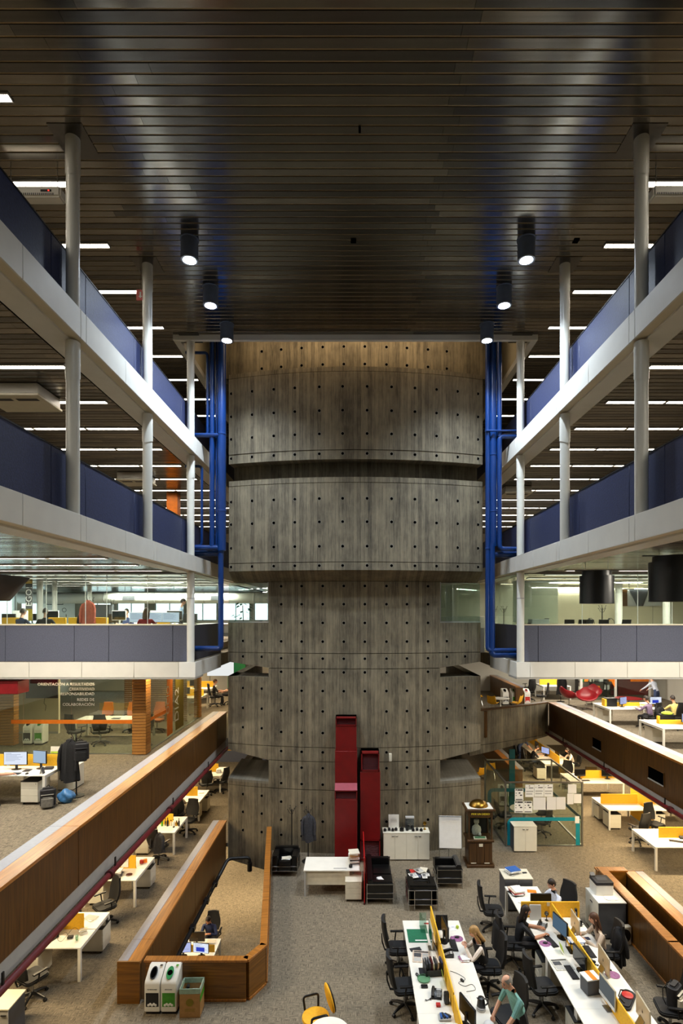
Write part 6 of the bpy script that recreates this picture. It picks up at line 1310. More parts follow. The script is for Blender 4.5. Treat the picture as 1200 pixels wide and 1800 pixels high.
def slat_screen(label, x0, x1, y0, y1, zb, h, n=27, group='wood slat screens', mat='slat_wood'):
    t = thing('slat_screen', label, 'screen', (x0, y0, zb), 0, group); W = x1-x0; D_ = y1-y0
    me = MB().box(0, W, 0, D_, 0, (h-.06)/n-.014).mesh('slat', mat, .003, False)
    for k in range(n): link('slat', me, t, (0, 0, .02+k*(h-.06)/n))
    for x in (.1*W, .3*W, .85*W): MB().box(x-.012, x+.012, D_*.2, D_*.2+.02, 0, h).build('batten', 'cream', t, smooth=False)
    return t
slat_screen('wood slat screen at the near corner of the left glass room', -7.32, -6.86, 18.06, 18.5, Z4, 2.74)
slat_screen('wood slat screen at the far corner of the left glass room', -7.15, -6.88, 24.5, 24.75, Z4, 2.74)
slat_screen('pale wood slat screen at the left picture edge inside the glass room', -12.6, -12.0, 19.3, 19.6, Z4, 2.74)
slat_screen('wide dark slat wall at the back of the left glass room', -9.9, -7.2, 23.6, 23.66, Z4, 2.74, 30, 'wood slat screens', 'walnut')
t = thing('partition', 'white partition wall carrying the screen in the left glass room', 'partition', (-12.4, 21.3, Z4)); MB().box(-.9, .9, 0, .12, 0, 2.74).build('panel', 'wall_beige', t, smooth=False); MB().box(-.9, .9, -.01, 0, 0, .08).build('skirting', 'lightgrey', t, smooth=False)
pm('tv_dark', (44, 24, 40), .15, 0, .1, 3)
t = thing('wall_screen', 'dark wall screen on the partition of the left glass room', 'television', (-12.1, 21.24, 5.05)); MB().box(-.62, .62, -.03, .03, -.4, .4).build('panel', 'plastic_black', t, bevel=.006); MB().box(-.6, .6, -.034, -.03, -.38, .38).build('screen', 'tv_dark', t, smooth=False); MB().tube([(.1, 0, -.4), (.06, .02, -.6), (.14, .02, -.7), (.1, .03, -.9)], .008, 6).build('cable', 'black', t)
t = thing('conference_table', 'white conference table in the left glass room', 'table', (-8.95, 20.55, Z4)); MB().box(-1.35, 1.35, -.5, .5, .70, .74).build('tabletop', 'white_lam', t, bevel=.004)
for sx in (-1, 1):
    for sy in (-1, 1): MB().box(sx*1.28-.035, sx*1.28+.035, sy*.44-.035, sy*.44+.035, 0, .7).build('leg', 'white_lam', t, smooth=False)
och = mk_chair('orange_back', 'plastic_black', True, True); pm('orange_back', (178, 96, 44), .7, 0, .12, 25)
for k, (x, rz) in enumerate(((-9.85, PI-.2), (-8.75, PI+.1), (-7.75, PI-.1))): och(f'office chair with an orange back at the far side of the conference table, {("left", "middle", "right")[k]} one', (x, 21.55, Z4), rz, 'conference chairs')
for k, (x, y, rz) in enumerate(((-9.0, 19.45, .3), (-9.9, 19.5, -.4), (-7.45, 19.35, .9))): chair(f'black office chair at the near side of the conference table, {("middle", "left", "right")[k]} one', (x, y, Z4), rz, 'black office chairs')
flat('tablet', 'tablet', 'dark tablet on the conference table', (-8.9, 20.5, E4), .3, .2, 'ink', 0, .01); 
recycle_bin('grey-looking bin behind the glass of the left meeting room, left one', (-11.6, 19.6, Z4), 0, 'label_black', 'black'); recycle_bin('grey-looking bin behind the glass of the left meeting room, right one', (-11.2, 19.6, Z4), 0, 'label_green', 'green')
t = thing('hanging_shade', 'red box lampshade hanging at the upper left of the left gallery', 'lamp', (-10.75, 16.95, 5.48)); MB().box(-.6, .52, -.3, .3, 0, .4).build('shade', 'red_leather', t, bevel=.02); MB().cyl((0, 0, .4), (0, 0, .54), .01, 8).build('rod', 'black', t)
# desks farther back on the left gallery
benchO = mk_bench(1.5, 1.45, .32); 
for k, (x, y) in enumerate(((-7.9, 26.2), (-9.6, 26.2), (-8.2, 29.2))): benchO(f'white desk pair far back on the left gallery, {("right", "left", "rearmost")[k]} one', (x, y, Z4), 0, 'rear left gallery desks')
ped('white cabinet at the end of a rear left gallery desk', (-7.35, 25.3, Z4), 0, 'drawer pedestals')
for k, (x, y) in enumerate(((-8.0, 25.9), (-9.3, 25.9), (-8.4, 28.9))): mon_off(f'black monitor far back on the left gallery, {("right", "left", "rearmost")[k]} one', (x, y, E4), .3*k)
for k, (x, y, rz) in enumerate(((-8.2, 25.0, .2), (-9.4, 24.9, -.3), (-7.0, 27.6, -1.2), (-6.35, 28.3, 1.6))): chair(f'black office chair far back on the left gallery, {("second", "leftmost", "third", "rightmost")[k]} of four', (x, y, Z4), rz, 'black office chairs')
t = thing('projection_screen', 'bright white projection screen far back on the left gallery', 'screen', (-7.55, 31.0, 4.4)); MB().box(-.75, .75, 0, .03, 0, 1.3).build('sheet', 'screen_board', t, smooth=False); MB().box(-.8, .8, -.01, .05, 1.3, 1.36).build('case', 'lightgrey', t, smooth=False)
for x in (-.6, .6): MB().cyl((x, .04, -1.14), (x, .04, 1.3), .02, 8).build('leg', 'alu', t)
tag(MB().box(-.42, .6, 0, .1, 0, 2.7).build('green_wall_panel', 'green', None, (-6.85, 31.6, Z4), smooth=False), 'green wall panel beside the projection screen on the left gallery', 'panel')
t = thing('low_counter', 'low lilac counter with a green edge at the back of the left aisle', 'counter', (-6.3, 29.2, 0)); MB().box(-1.6, 1.6, 0, .4, 0, .62).build('front', 'bluegrey', t, smooth=False); MB().box(-1.62, 1.62, -.02, .42, .62, .66).build('top', 'yellow', t, smooth=False); MB().box(-1.62, 1.62, .1, .42, .66, .86).build('backsplash', 'green', t, smooth=False)
# ------------------------------------------------------------------ lower right gallery
benchQ = mk_bench(2.3, 1.6, .15, True, (-.85, 1.1))
for k, (x, y) in enumerate(((11.75, 19.5), (11.7, 23.3))): benchQ(f'white desk pair on the right gallery, {("near", "far")[k]} one', (x, y, Z4), 0, 'right gallery desks')
mon_s2 = mk_monitor('screen_blue', .46, .30); mon_s2('lit lilac monitor of the man in purple on the right gallery', (11.35, 23.0, E4), .55); mon_white('bright monitor of the man in yellow on the right gallery', (12.72, 23.0, E4), .05); mon_s2('lit lilac monitor at the near right gallery desk', (11.75, 19.25, E4), .25)
t = thing('desk_case', 'black open file case on the far right gallery desk', 'case', (10.95, 23.3, E4)); MB().box(-.22, .22, -.15, .15, 0, .34).build('box', 'plastic_black', t, bevel=.004); MB().box(-.3, -.22, -.15, .15, 0, .3).build('yellow_panel', 'yellow', t, smooth=False)
t = thing('desk_case', 'black case with green papers on the near right gallery desk', 'case', (11.3, 19.7, E4)); MB().box(-.22, .22, -.15, .15, 0, .3).build('box', 'plastic_black', t, bevel=.004); MB().ball((0, 0, .34), (.2, .14, .08), 14, 8).build('papers', 'lime', t); tag(MB().box(-.04, .04, -.05, .05, 0, .27).build('yellow_block', 'yellow', None, (10.93, 19.6, E4), 0, .006), 'upright yellow block on the near right gallery desk', 'block')
stack('paper_pile', 'paper', 'white papers and bottle bags on the far right gallery desk', (12.3, 23.0, E4), .4, .3, ['paper', 'cream', 'paper', 'lime', 'paper', 'paper'], .2, .03)
ped('white drawer pedestal under the near right gallery desk', (10.95, 19.9, Z4), 0, 'drawer pedestals'); ped('white drawer pedestal under the far right gallery desk', (10.9, 23.7, Z4), 0, 'drawer pedestals')
key_b('black keyboard at the near right gallery desk', (11.8, 18.95, E4), .2)
for (x, y, rz, n) in ((12.0, 22.0, .55, 'man in purple on the right gallery'), (13.05, 22.05, .2, 'man in yellow on the right gallery'), (12.35, 18.35, .6, 'person in plaid on the right gallery')): chair(f'black office chair of the {n}', (x, y, Z4), rz, 'black office chairs')
coat('black coat hung over the chair of the man in purple', (12.16, 21.72, Z4+1.02), 'black_fabric', .7, .22, .55)
pm('teal_bag', (60, 60, 64), .6)
def swan(label, loc, rz):
    t = thing('lounge_chair', label, 'chair', loc, rz, 'red lounge chairs'); N = 36
    rings = []
    for k in range(9):
        u = .08+.92*k/8; row = []
        for i in range(N):
            a = 2*PI*i/N; ca, sa = math.cos(a), math.sin(a); R = .36*math.sin(u*PI/2)**.85
            H = .63-.20*sa+.05*math.cos(4*a)*max(0, -sa)
            row.append(Vector((R*1.05*ca*(1+.08*u*abs(ca)**4), R*sa, .36+(H-.36)*(1-math.cos(u*PI/2)))))
        rings.append(row)
    inner = [[Vector((v.x*.93, v.y*.93, v.z+.03)) for v in r] for r in rings[::-1]]
    MB().loft(rings+inner).build('shell', 'red_leather', t); MB().cyl((0, 0, .02), (0, 0, .38), .025, 10).build('stem', 'chrome', t)
    for i in range(4): a = PI/4+PI/2*i; MB().tube([(0, 0, .06), (.3*math.cos(a), .3*math.sin(a), .02)], [.025, .015], 6).build('foot', 'chrome', t)
    t.scale = (1.25, 1.25, 1.15)
swan('red lounge chair on the right gallery, front one facing us', (11.35, 26.6, Z4), 2.9); swan('red lounge chair on the right gallery, left one seen from the side', (10.85, 27.5, Z4), -1.4); swan('red lounge chair on the right gallery, rear one beside the column', (12.15, 27.9, Z4), 2.5)
t = thing('low_table', 'round dark red low table behind the man in purple', 'table', (13.5, 26.8, Z4)); MB().lathe([(0, .5), (.6, .5), (.62, .53), (0, .53)], (0, 0, 0), 28).build('tabletop', 'red_leather', t); MB().cyl((0, 0, .02), (0, 0, .5), .05, 12).build('stem', 'alu', t); MB().lathe([(0, 0), (.35, 0), (.05, .03), (0, .03)], (0, 0, 0), 20).build('foot', 'alu', t)
benchO('white desk pair at the back of the right gallery', (11.0, 30.2, Z4), 0, 'rear right gallery desks'); coat_stand('black coat stand beside the back desk of the right gallery', (11.0, 29.0, Z4), 1.5); coat('black coat on the stand at the back of the right gallery', (11.0, 28.9, Z4+1.4), 'black_fabric', 1.0, .22)
for k, (x, y, rz) in enumerate(((9.4, 29.3, .4), (9.9, 30.9, 2), (9.6, 27.9, 1.2))): chair(f'black office chair beyond the right gallery bins, {("left", "rear", "near")[k]} one', (x, y, Z4), rz, 'black office chairs')
for k, (x, c, f_, n) in enumerate(((7.75, 'label_black', 'black', 'black'), (8.22, 'label_green', 'green', 'green'), (8.85, 'label_red', 'red_plastic', 'red'))): recycle_bin(f'white bin with {n} label behind the concrete balcony', (x, 28.0, Z4), .05, c, f_, lines='')
t = thing('cafe_table', 'round white table behind the concrete balcony', 'table', (7.05, 26.2, Z4)); MB().lathe([(0, .6), (.42, .6), (.43, .615), (0, .63)], (0, 0, 0), 28).build('tabletop', 'white_lam', t); MB().lathe([(.26, 0), (.05, .04), (.03, .1), (.03, .5), (.08, .6)], (0, 0, 0), 16).build('stem', 'white_lam', t)
for k, (x, y, rz) in enumerate(((7.6, 25.6, .9), (6.55, 25.6, -.6), (6.3, 27.6, -1.6))): ychair(f'yellow shell chair by the round table behind the balcony, {("right", "left", "rear")[k]} one', (x, y, Z4), rz)
# glass partitions with orange rails at the back of the right gallery
t = thing('glass_room', 'glazed room with orange rails at the back of the right gallery', 'glass room', (14.2, 29.5, Z4))
for x in (-1.9, -.05, 1.8): MB().box(x-.05, x+.05, -.05, .05, 0, 2.74).build('post', 'fascia', t, smooth=False)
for a, b in ((-1.85, -.1), (0, 1.75)): MB().box(a, b, -.006, .006, 0, 2.74).build('pane', 'glass_clear', t, smooth=False)
m_ = MB(); m_.add([(-1.75, -.02, 1.0), (-1.55, -.02, 1.0), (-1.5, -.02, 1.32), (-1.2, -.02, 1.42), (-.3, -.02, 1.05), (-.12, -.02, .7), (-.05, -.02, .72), (-.1, -.02, 1.12), (-.25, -.02, 1.28), (-1.15, -.02, 1.62), (-1.7, -.02, 1.5)], [tuple(range(11))]); m_.build('orange_rail', 'orange', t, smooth=False)
MB().box(.75, 1.9, -.025, -.015, 1.0, 1.16).build('orange_rail', 'orange', t, smooth=False); MB().box(-1.9, 2, -.03, .03, 2.6, 2.74).build('orange_head', 'orange', t, smooth=False)
t = thing('shelf_unit', 'black wire shelf unit behind the orange rails', 'shelf', (13.5, 30.6, Z4))
for x in (-1, -.2, .6, 1.2): MB().box(x-.015, x+.015, -.2, .2, 0, 2.2).build('upright', 'black', t, smooth=False)
for z in (.4, .85, 1.3, 1.75): MB().box(-1, 1.2, -.2, .2, z, z+.02).build('shelf_board', 'black', t, smooth=False)
r = random.Random(4)
for k in range(12): tag(MB().box(-.1, .1, -.1, .1, 0, r.uniform(.15, .3)).build('storage_carton', r.choice(['cream', 'orange', 'paper', 'green', 'red_leather']), None, (12.65+.17*k, 30.6, Z4+(.42, .87, 1.32)[k % 3]), smooth=False), f'small carton on the black wire shelf, {ORD[k]} from the left', 'box', 'cartons on the wire shelf')
tag(MB().box(-1.2, 1.2, 0, .1, 0, 2.6).build('red_wall_panel', 'red_leather', None, (16.0, 31.4, Z4), smooth=False), 'dark red wall panel at the far right of the right gallery', 'panel')
# ------------------------------------------------------------------ middle gallery, left: office behind glass
Z3R = Z3+.28; E3 = Z3R+DT
benchM = mk_bench(1.5, 1.4, .0)
LBL = ('first', 'second', 'third', 'fourth', 'fifth', 'sixth', 'seventh')
for k in range(6): benchM(f'desk pair behind the left glass front, {LBL[k]} from the blue pipes', (-6.2-1.65*k, 19.2, Z3R), 0, 'glass office desks')
for k in range(5): benchM(f'rear desk pair behind the left glass front, {LBL[k]} from the blue pipes', (-6.0-2.1*k, 24.2, Z3R), 0, 'glass office desks')
mA = mk_monitor('screen_off', .55, .34, 'imac_white', .2); r = random.Random(9)
for k, px in enumerate((12, 27, 88, 196, 207, 241, 252, 272, 305, 330)):
    (mA if k % 3 else mon_off)(f'monitor on the desks behind the left glass front, {ORD[k]} from the left', (xpx(px, 19.2), 19.3+.2*(k % 2), E3), PI*(k % 2)+r.uniform(-.2, .2), 'glass office monitors')
mB = mk_monitor('screen_white', .56, .34, 'imac_white', .14)
for k, px in enumerate((242, 274, 300)): mB(f'bright monitor behind the left glass front, {("left", "middle", "right")[k]} of three', (xpx(px, 18.4), 18.4, E3), .1*k, 'glass office monitors')
for k, px in enumerate((58, 170, 215, 262, 285)): mon_off(f'dark monitor in the rear of the left glass office, {ORD[k]} from the left', (xpx(px, 24.2), 24.1, E3), .2*k, 'glass office monitors')
def zs_items():
    for k, (px, m_) in enumerate(((24, 'yellow'), (105, 'yellow'), (140, 'yellow'), (178, 'yellow'), (288, 'yellow'))): tag(MB().box(-.3, .3, -.03, .03, 0, .3).build('desk_screen', m_, None, (xpx(px, 18.9), 18.75, E3), 0, .005), f'small yellow desk screen behind the left glass front, {ORD[k]} from the left', 'screen', 'yellow screens in the glass office')
zs_items()
for k, px in enumerate((70, 96, 157)):
    D = (21.0, 21.0, 24.5)[k]; t = thing('office_column', f'grey column inside the left glass office, {("left", "middle", "right")[k]} one', 'column', (xpx(px, D), D, Z3R)); MB().cyl((0, 0, 0), (0, 0, B2-Z3R-.01), (.11, .09, .1)[k], 16).build('shaft', 'lightgrey', t); MB().lathe([(.13, 0), (.13, .06), (.1, .07)], (0, 0, 0), 16).build('base_ring', 'grey_lam', t)
t = thing('air_duct', 'long round silver duct under the ceiling of the left glass office', 'duct', (-10, 27.5, 8.72)); MB().cyl((-6.8, 0, 0), (6.2, 0, 0), .28, 24).build('tube', 'fascia', t)
for x in (-5, -2.5, 0, 2.5, 5): MB().lathe([(.282, 0), (.295, .01), (.295, .05), (.282, .06)], (0, 0, 0), 24).build('seam_ring', 'lightgrey', t, (x, 0, 0)).rotation_euler = (0, PI/2, 0)
for x in (-5.5, -1.5, 2, 5.5): MB().cyl((x, 0, .27), (x, 0, B2-8.72), .012, 6).build('hanger', 'alu', t)
for x in (-1.2, 3.2): MB().box(x-.3, x+.3, -.32, -.26, -.12, .1).build('grille', 'grey_lam', t, smooth=False)
D = 20.5; t = thing('banner', 'tall white banner with a gold top and sideways letters behind the left glass front', 'banner', (xpx(51, D), D, Z3R)); MB().box(-.13, .13, 0, .01, .9, 2.55).build('cloth', 'paper', t, smooth=False); MB().box(-.13, .13, -.003, 0, 2.3, 2.55).build('gold_field', 'gold', t, smooth=False); MB().box(-.13, .13, -.003, 0, .9, 1.35).build('gold_field', 'olive', t, smooth=False); MB().box(-.13, .13, -.003, 0, 1.35, 2.3).build('letter_field', 'grey_lam', t, smooth=False); text_mesh('lettering', 'EGO!', .32, 'paper', t, (.1, -.005, 1.82), (PI/2, -PI/2, 0), .001); MB().cyl((0, .02, 0), (0, .02, 2.55), .012, 8).build('pole', 'alu', t)
D = 18.0; coat_stand('coat stand with a salmon coat behind the left glass front', (xpx(158, D), D, Z3R), 1.72); pm('salmon', (226, 120, 100), .8, 0, .15, 15); coat('salmon coat on the coat stand behind the left glass front', (xpx(158, D), D-.1, Z3R+1.62), 'salmon', 1.0, .22); coat('dark coat beside the salmon coat behind the left glass front', (xpx(149, D), D+.05, Z3R+1.3), 'black_fabric', .8, .2)
coat_stand('bare coat stand behind the left glass front', (xpx(195, 22), 22, Z3R), 1.75)
# cabinets and partitions seen through the glass
tag(MB().box(-.35, .35, 0, .4, 0, 1.55).build('office_cabinet', 'grey_lam', None, (xpx(178, 22.5), 22.5, Z3R), smooth=False, bevel=.01), 'dark grey cabinet inside the left glass office', 'cabinet')
t = thing('wall_drawing', 'white board with speech bubble drawing in the left glass office', 'board', (xpx(98, 29), 29, 7.4)); MB().box(-1.0, 1.0, 0, .04, 0, 1.45).build('board', 'white_lam', t, smooth=False)
g = MB()
for (x0, x1, z0, z1) in ((-.5, .4, 1.0, 1.3),):
    for q_ in ((x0, x1, z0, z0+.04), (x0, x1, z1-.04, z1), (x0, x0+.04, z0, z1), (x1-.04, x1, z0, z1)): g.box(q_[0], q_[1], -.004, 0, q_[2], q_[3])
for x in (-.55, .45):
    n = 16; g.loft([[Vector((x+.12*math.cos(2*PI*i/n), -.004, .72+.12*math.sin(2*PI*i/n))) for i in range(n)], [Vector((x+.09*math.cos(2*PI*i/n), -.004, .72+.09*math.sin(2*PI*i/n))) for i in range(n)]], caps=False); g.box(x-.12, x+.12, -.004, 0, .25, .29); g.box(x+.08, x+.12, -.004, 0, .25, .5)
g.build('drawing', 'ink', t, smooth=False)
# office window seen through the left tower opening
t = thing('green_plant', 'tall dark green potted plant behind the left tower window', 'plant', (-4.5, 22.2, Z3)); MB().lathe([(0, 0), (.18, 0), (.22, .35), (.2, .35), (0, .3)], (0, 0, 0), 16).build('pot', 'ink', t); pm('leaf', (44, 90, 70), .5, 0, .3, 12); r = random.Random(2)
for k in range(26):
    a = r.uniform(0, 2*PI); h = r.uniform(.7, 1.9); R = r.uniform(.1, .45); d = Vector((math.cos(a), math.sin(a), 0)); c = d*R+Vector((0, 0, h)); s_ = Vector((-d.y, d.x, 0))*.07
    MB().add([c-d*.12, c+s_, c+d*.16+Vector((0, 0, -.08)), c-s_, c+Vector((0, 0, .025))], [(0, 1, 4), (1, 2, 4), (2, 3, 4), (3, 0, 4)]).build('leaf', 'leaf', t, smooth=False)
MB().tube([(0, 0, .3), (.03, .02, 1.0), (0, 0, 1.8)], .02, 6).build('stem', 'oldwood', t)
# ------------------------------------------------------------------ middle gallery, right
t = thing('office_wall', 'long pale wall behind the right glass front', 'partition', (9.6, 23.0, Z3)); MB().box(-5.0, 7.2, 0, .12, 0, 2.7).build('panel', 'wall_beige', t, smooth=False)
for x in (-3.2, -1.9, 3.0): MB().box(x-.006, x+.006, -.004, 0, 0, 2.7).build('joint', 'grey_lam', t, smooth=False)
t = thing('frosted_partition', 'frosted glass partition behind the right glass front', 'partition', (6.1, 18.3, Z3)); pm('frost', (196, 198, 176), .6, 0, .05, 3); MB().box(-.75, .75, 0, .02, 1.15, 2.5).build('panel', 'frost', t, smooth=False); MB().box(-.75, .75, 0, .02, 0, 1.15).build('clear_panel', 'glass_clear', t, smooth=False); MB().box(-.78, .78, -.01, .03, 2.5, 2.54).build('head_rail', 'alu', t, smooth=False)
t = thing('counter', 'long white counter behind the right glass front', 'counter', (8.9, 17.6, Z3)); MB().box(-3.2, 5, -.3, .4, 1.02, 1.06).build('worktop', 'white_lam', t, bevel=.004); MB().box(-3.1, 4.9, -.2, .35, 0, 1.02).build('front', 'wall_white', t, smooth=False)
EC = Z3+1.062
t = thing('printer', 'white office printer on the counter behind the right glass front', 'printer', (xpx(947, 17.5), 17.5, EC)); rbox(MB(), -.3, .28, -.2, .2, 0, .22, .04).build('body', 'white_lam', t, bevel=.015); MB().box(-.32, -.2, -.15, .15, .05, .1).build('tray', 'ink', t, smooth=False); MB().cbox((.2, -.12, .22), (.14, .1, .02), 0, 0, -.4).build('panel', 'grey_lam', t, smooth=False)
for k, px in enumerate((1000, 1022, 1032, 1060, 1098)):
    t = thing('laptop', f'small dark laptop on the counter behind the right glass front, {ORD[k]} from the left', 'laptop', (xpx(px, 17.6), 17.6, EC), .3*(k % 3)-.3, 'counter laptops'); MB().box(-.15, .15, -.1, .1, 0, .015).build('base', 'plastic_black', t, smooth=False); MB().cbox((0, -.1, .11), (.3, .012, .2), 0, 0, .25).build('lid', 'plastic_black', t, bevel=.004)
for k, px in enumerate((1012, 1038)): tag(MB().box(-.16, .16, -.1, .1, 0, .07).build('tray', 'yellow', None, (xpx(px, 17.75), 17.8, EC), smooth=False, bevel=.004), f'low yellow tray on the counter behind the right glass front, {("left", "right")[k]} one', 'tray')
for k, px in enumerate((1045, 1080)):
    t = thing('desk_lamp', f'thin black desk lamp behind the right glass front, {("left", "right")[k]} one', 'lamp', (xpx(px, 17.7), 17.7, EC)); MB().lathe([(0, 0), (.07, 0), (.07, .015), (0, .02)], (0, 0, 0), 14).build('base', 'black', t); MB().tube([(0, 0, .02), (-.03, 0, .18), (-.12, 0, .25), (-.18, 0, .24)], .009, 6).build('arm', 'black', t); MB().lathe([(.05, 0), (.02, .05), (0, .05)], (-.18, 0, .2), 12).build('head', 'black', t)
coat_stand('black coat stand behind the right glass front', (xpx(1058, 19), 19, Z3), 1.75)
for k, (px, D) in enumerate(((868, 21.2), (885, 21.2))): coat_stand(f'black coat stand beyond the right blue pipes, {("left", "right")[k]} one', (xpx(px, D), D, Z3), 1.75)
D = 20.5; t = thing('office_column', 'white column inside the right glass office, left one', 'column', (xpx(1087, D), D, Z3)); MB().cyl((0, 0, 0), (0, 0, 2.7), .13, 16).build('shaft', 'fascia', t); MB().lathe([(.15, 0), (.15, .05), (.13, .06)], (0, 0, 0), 16).build('base_ring', 'grey_lam', t)
t = thing('office_column', 'white column inside the right glass office, right one', 'column', (xpx(1171, D), D, Z3)); MB().cyl((0, 0, 0), (0, 0, 2.7), .13, 16).build('shaft', 'fascia', t); MB().lathe([(.15, 0), (.15, .05), (.13, .06)], (0, 0, 0), 16).build('base_ring', 'grey_lam', t)
t = thing('wall_panel', 'grey wall picture with a dark diagonal behind the right glass front', 'panel', (xpx(1128, 22.9), 22.93, 8.25)); MB().box(-.85, .85, 0, .04, 0, .72).build('panel', 'lightgrey', t, smooth=False); MB().box(-.85, -.6, -.005, 0, 0, .72).build('brown_field', 'walnut', t, smooth=False); MB().add([(-.55, -.006, .72), (-.2, -.006, 0), (.02, -.006, 0), (.3, -.006, .72)], [(0, 1, 2, 3)]).build('grey_field', 'grey_lam', t, smooth=False); MB().add([(-.02, -.008, 0), (.06, -.008, 0), (.34, -.008, .72), (.28, -.008, .72)], [(0, 1, 2, 3)]).build('diagonal', 'ink', t, smooth=False)
for k, (px, py) in enumerate(((1105, 1036), (1140, 1033))):
    D = 21; t = thing('round_light', f'round white ceiling light behind the right glass front, {("left", "right")[k]} one', 'lamp', (xpx(px, D), D, zpx(py, D))); MB().lathe([(0, 0), (.16, 0), (.16, .012), (0, .012)], (0, 0, 0), 22).build('diffuser', 'tube_cool', t); MB().lathe([(.16, -.005), (.185, -.005), (.185, .03), (0, .03)], (0, 0, 0), 22).build('housing', 'lightgrey', t); MB().cyl((0, 0, .03), (0, 0, B2-zpx(py, D)), .01, 6).build('rod', 'alu', t)
t = thing('reception_ledge', 'pale ledge behind the right tower window', 'counter', (3.95, 20.4, Z3)); MB().box(-.95, .95, 0, .5, .9, 1.35).build('box', 'cream', t, bevel=.01); MB().box(-.95, .95, .02, .45, 0, .9).build('front', 'wall_white', t, smooth=False)
tag(MB().box(-1.6, 2.2, 0, .1, 0, 2.6).build('office_wall_panel', 'frost', None, (4.2, 21.6, Z3), smooth=False), 'pale greenish wall seen through the right tower window', 'panel')
# orange column on the second left gallery
D = 22; tag(MB().box(-.22, .22, -.2, .2, 0, B1-Z2).build('orange_column', 'orange', None, (xpx(305, D), D, Z2), smooth=False, bevel=.01), 'orange square column on the second left gallery beyond the columns', 'column')
# ------------------------------------------------------------------ people
pm('skin_light', (222, 170, 142), .55, 0, .06, 12); pm('skin_mid', (190, 134, 100), .55, 0, .06, 12); pm('shoe', (24, 22, 22), .5); pm('eye', (26, 20, 18), .2); pm('lip', (170, 96, 84), .5)
pm('hair_dark', (34, 24, 18), .55, 0, .3, 40); pm('hair_brown', (78, 48, 28), .55, 0, .3, 40); pm('hair_blond', (170, 134, 84), .55, 0, .3, 40); pm('hair_grey', (150, 146, 140), .6, 0, .2, 40)
for n_, c_ in (('navy_shirt', (40, 52, 92)), ('white_shirt', (196, 204, 222)), ('teal_shirt', (120, 176, 172)), ('black_shirt', (20, 20, 24)), ('beige_shirt', (196, 178, 160)), ('cream_shirt', (226, 214, 204)), ('purple_shirt', (124, 104, 132)), ('yellow_shirt', (224, 200, 120)), ('blue_shirt', (52, 84, 176)), ('sky_shirt', (150, 176, 214)), ('red_shirt', (170, 44, 50)), ('jeans', (44, 58, 92)), ('dark_trousers', (28, 28, 34)), ('grey_shirt', (120, 120, 120))):
    pm(n_, c_, .8, 0, .14, 22, .06)
def plaid(name, a, b):
    m, nt, nd, bs = _new(name); tc = nd.new('ShaderNodeTexCoord'); ck = nd.new('ShaderNodeTexChecker'); ck.inputs['Scale'].default_value = 24; ck.inputs[1].default_value = (*lin(a), 1); ck.inputs[2].default_value = (*lin(b), 1)
    nt.links.new(tc.outputs['Object'], ck.inputs[0]); nt.links.new(ck.outputs[0], bs.inputs['Base Color']); bs.inputs['Roughness'].default_value = .8; MAT[name] = m
plaid('plaid_bw', (225, 225, 225), (40, 42, 52)); plaid('plaid_red', (150, 96, 96), (70, 64, 90))
def ik(S, T, l1, l2, pole):
    S, T, pole = Vector(S), Vector(T), Vector(pole); d = T-S; L = min(d.length, (l1+l2)*.995); d.normalize(); a = (l1*l1-l2*l2+L*L)/(2*L); h = math.sqrt(max(0, l1*l1-a*a)); p = pole-d*pole.dot(d); p.normalize()
    return S+d*a+p*h, S+d*L
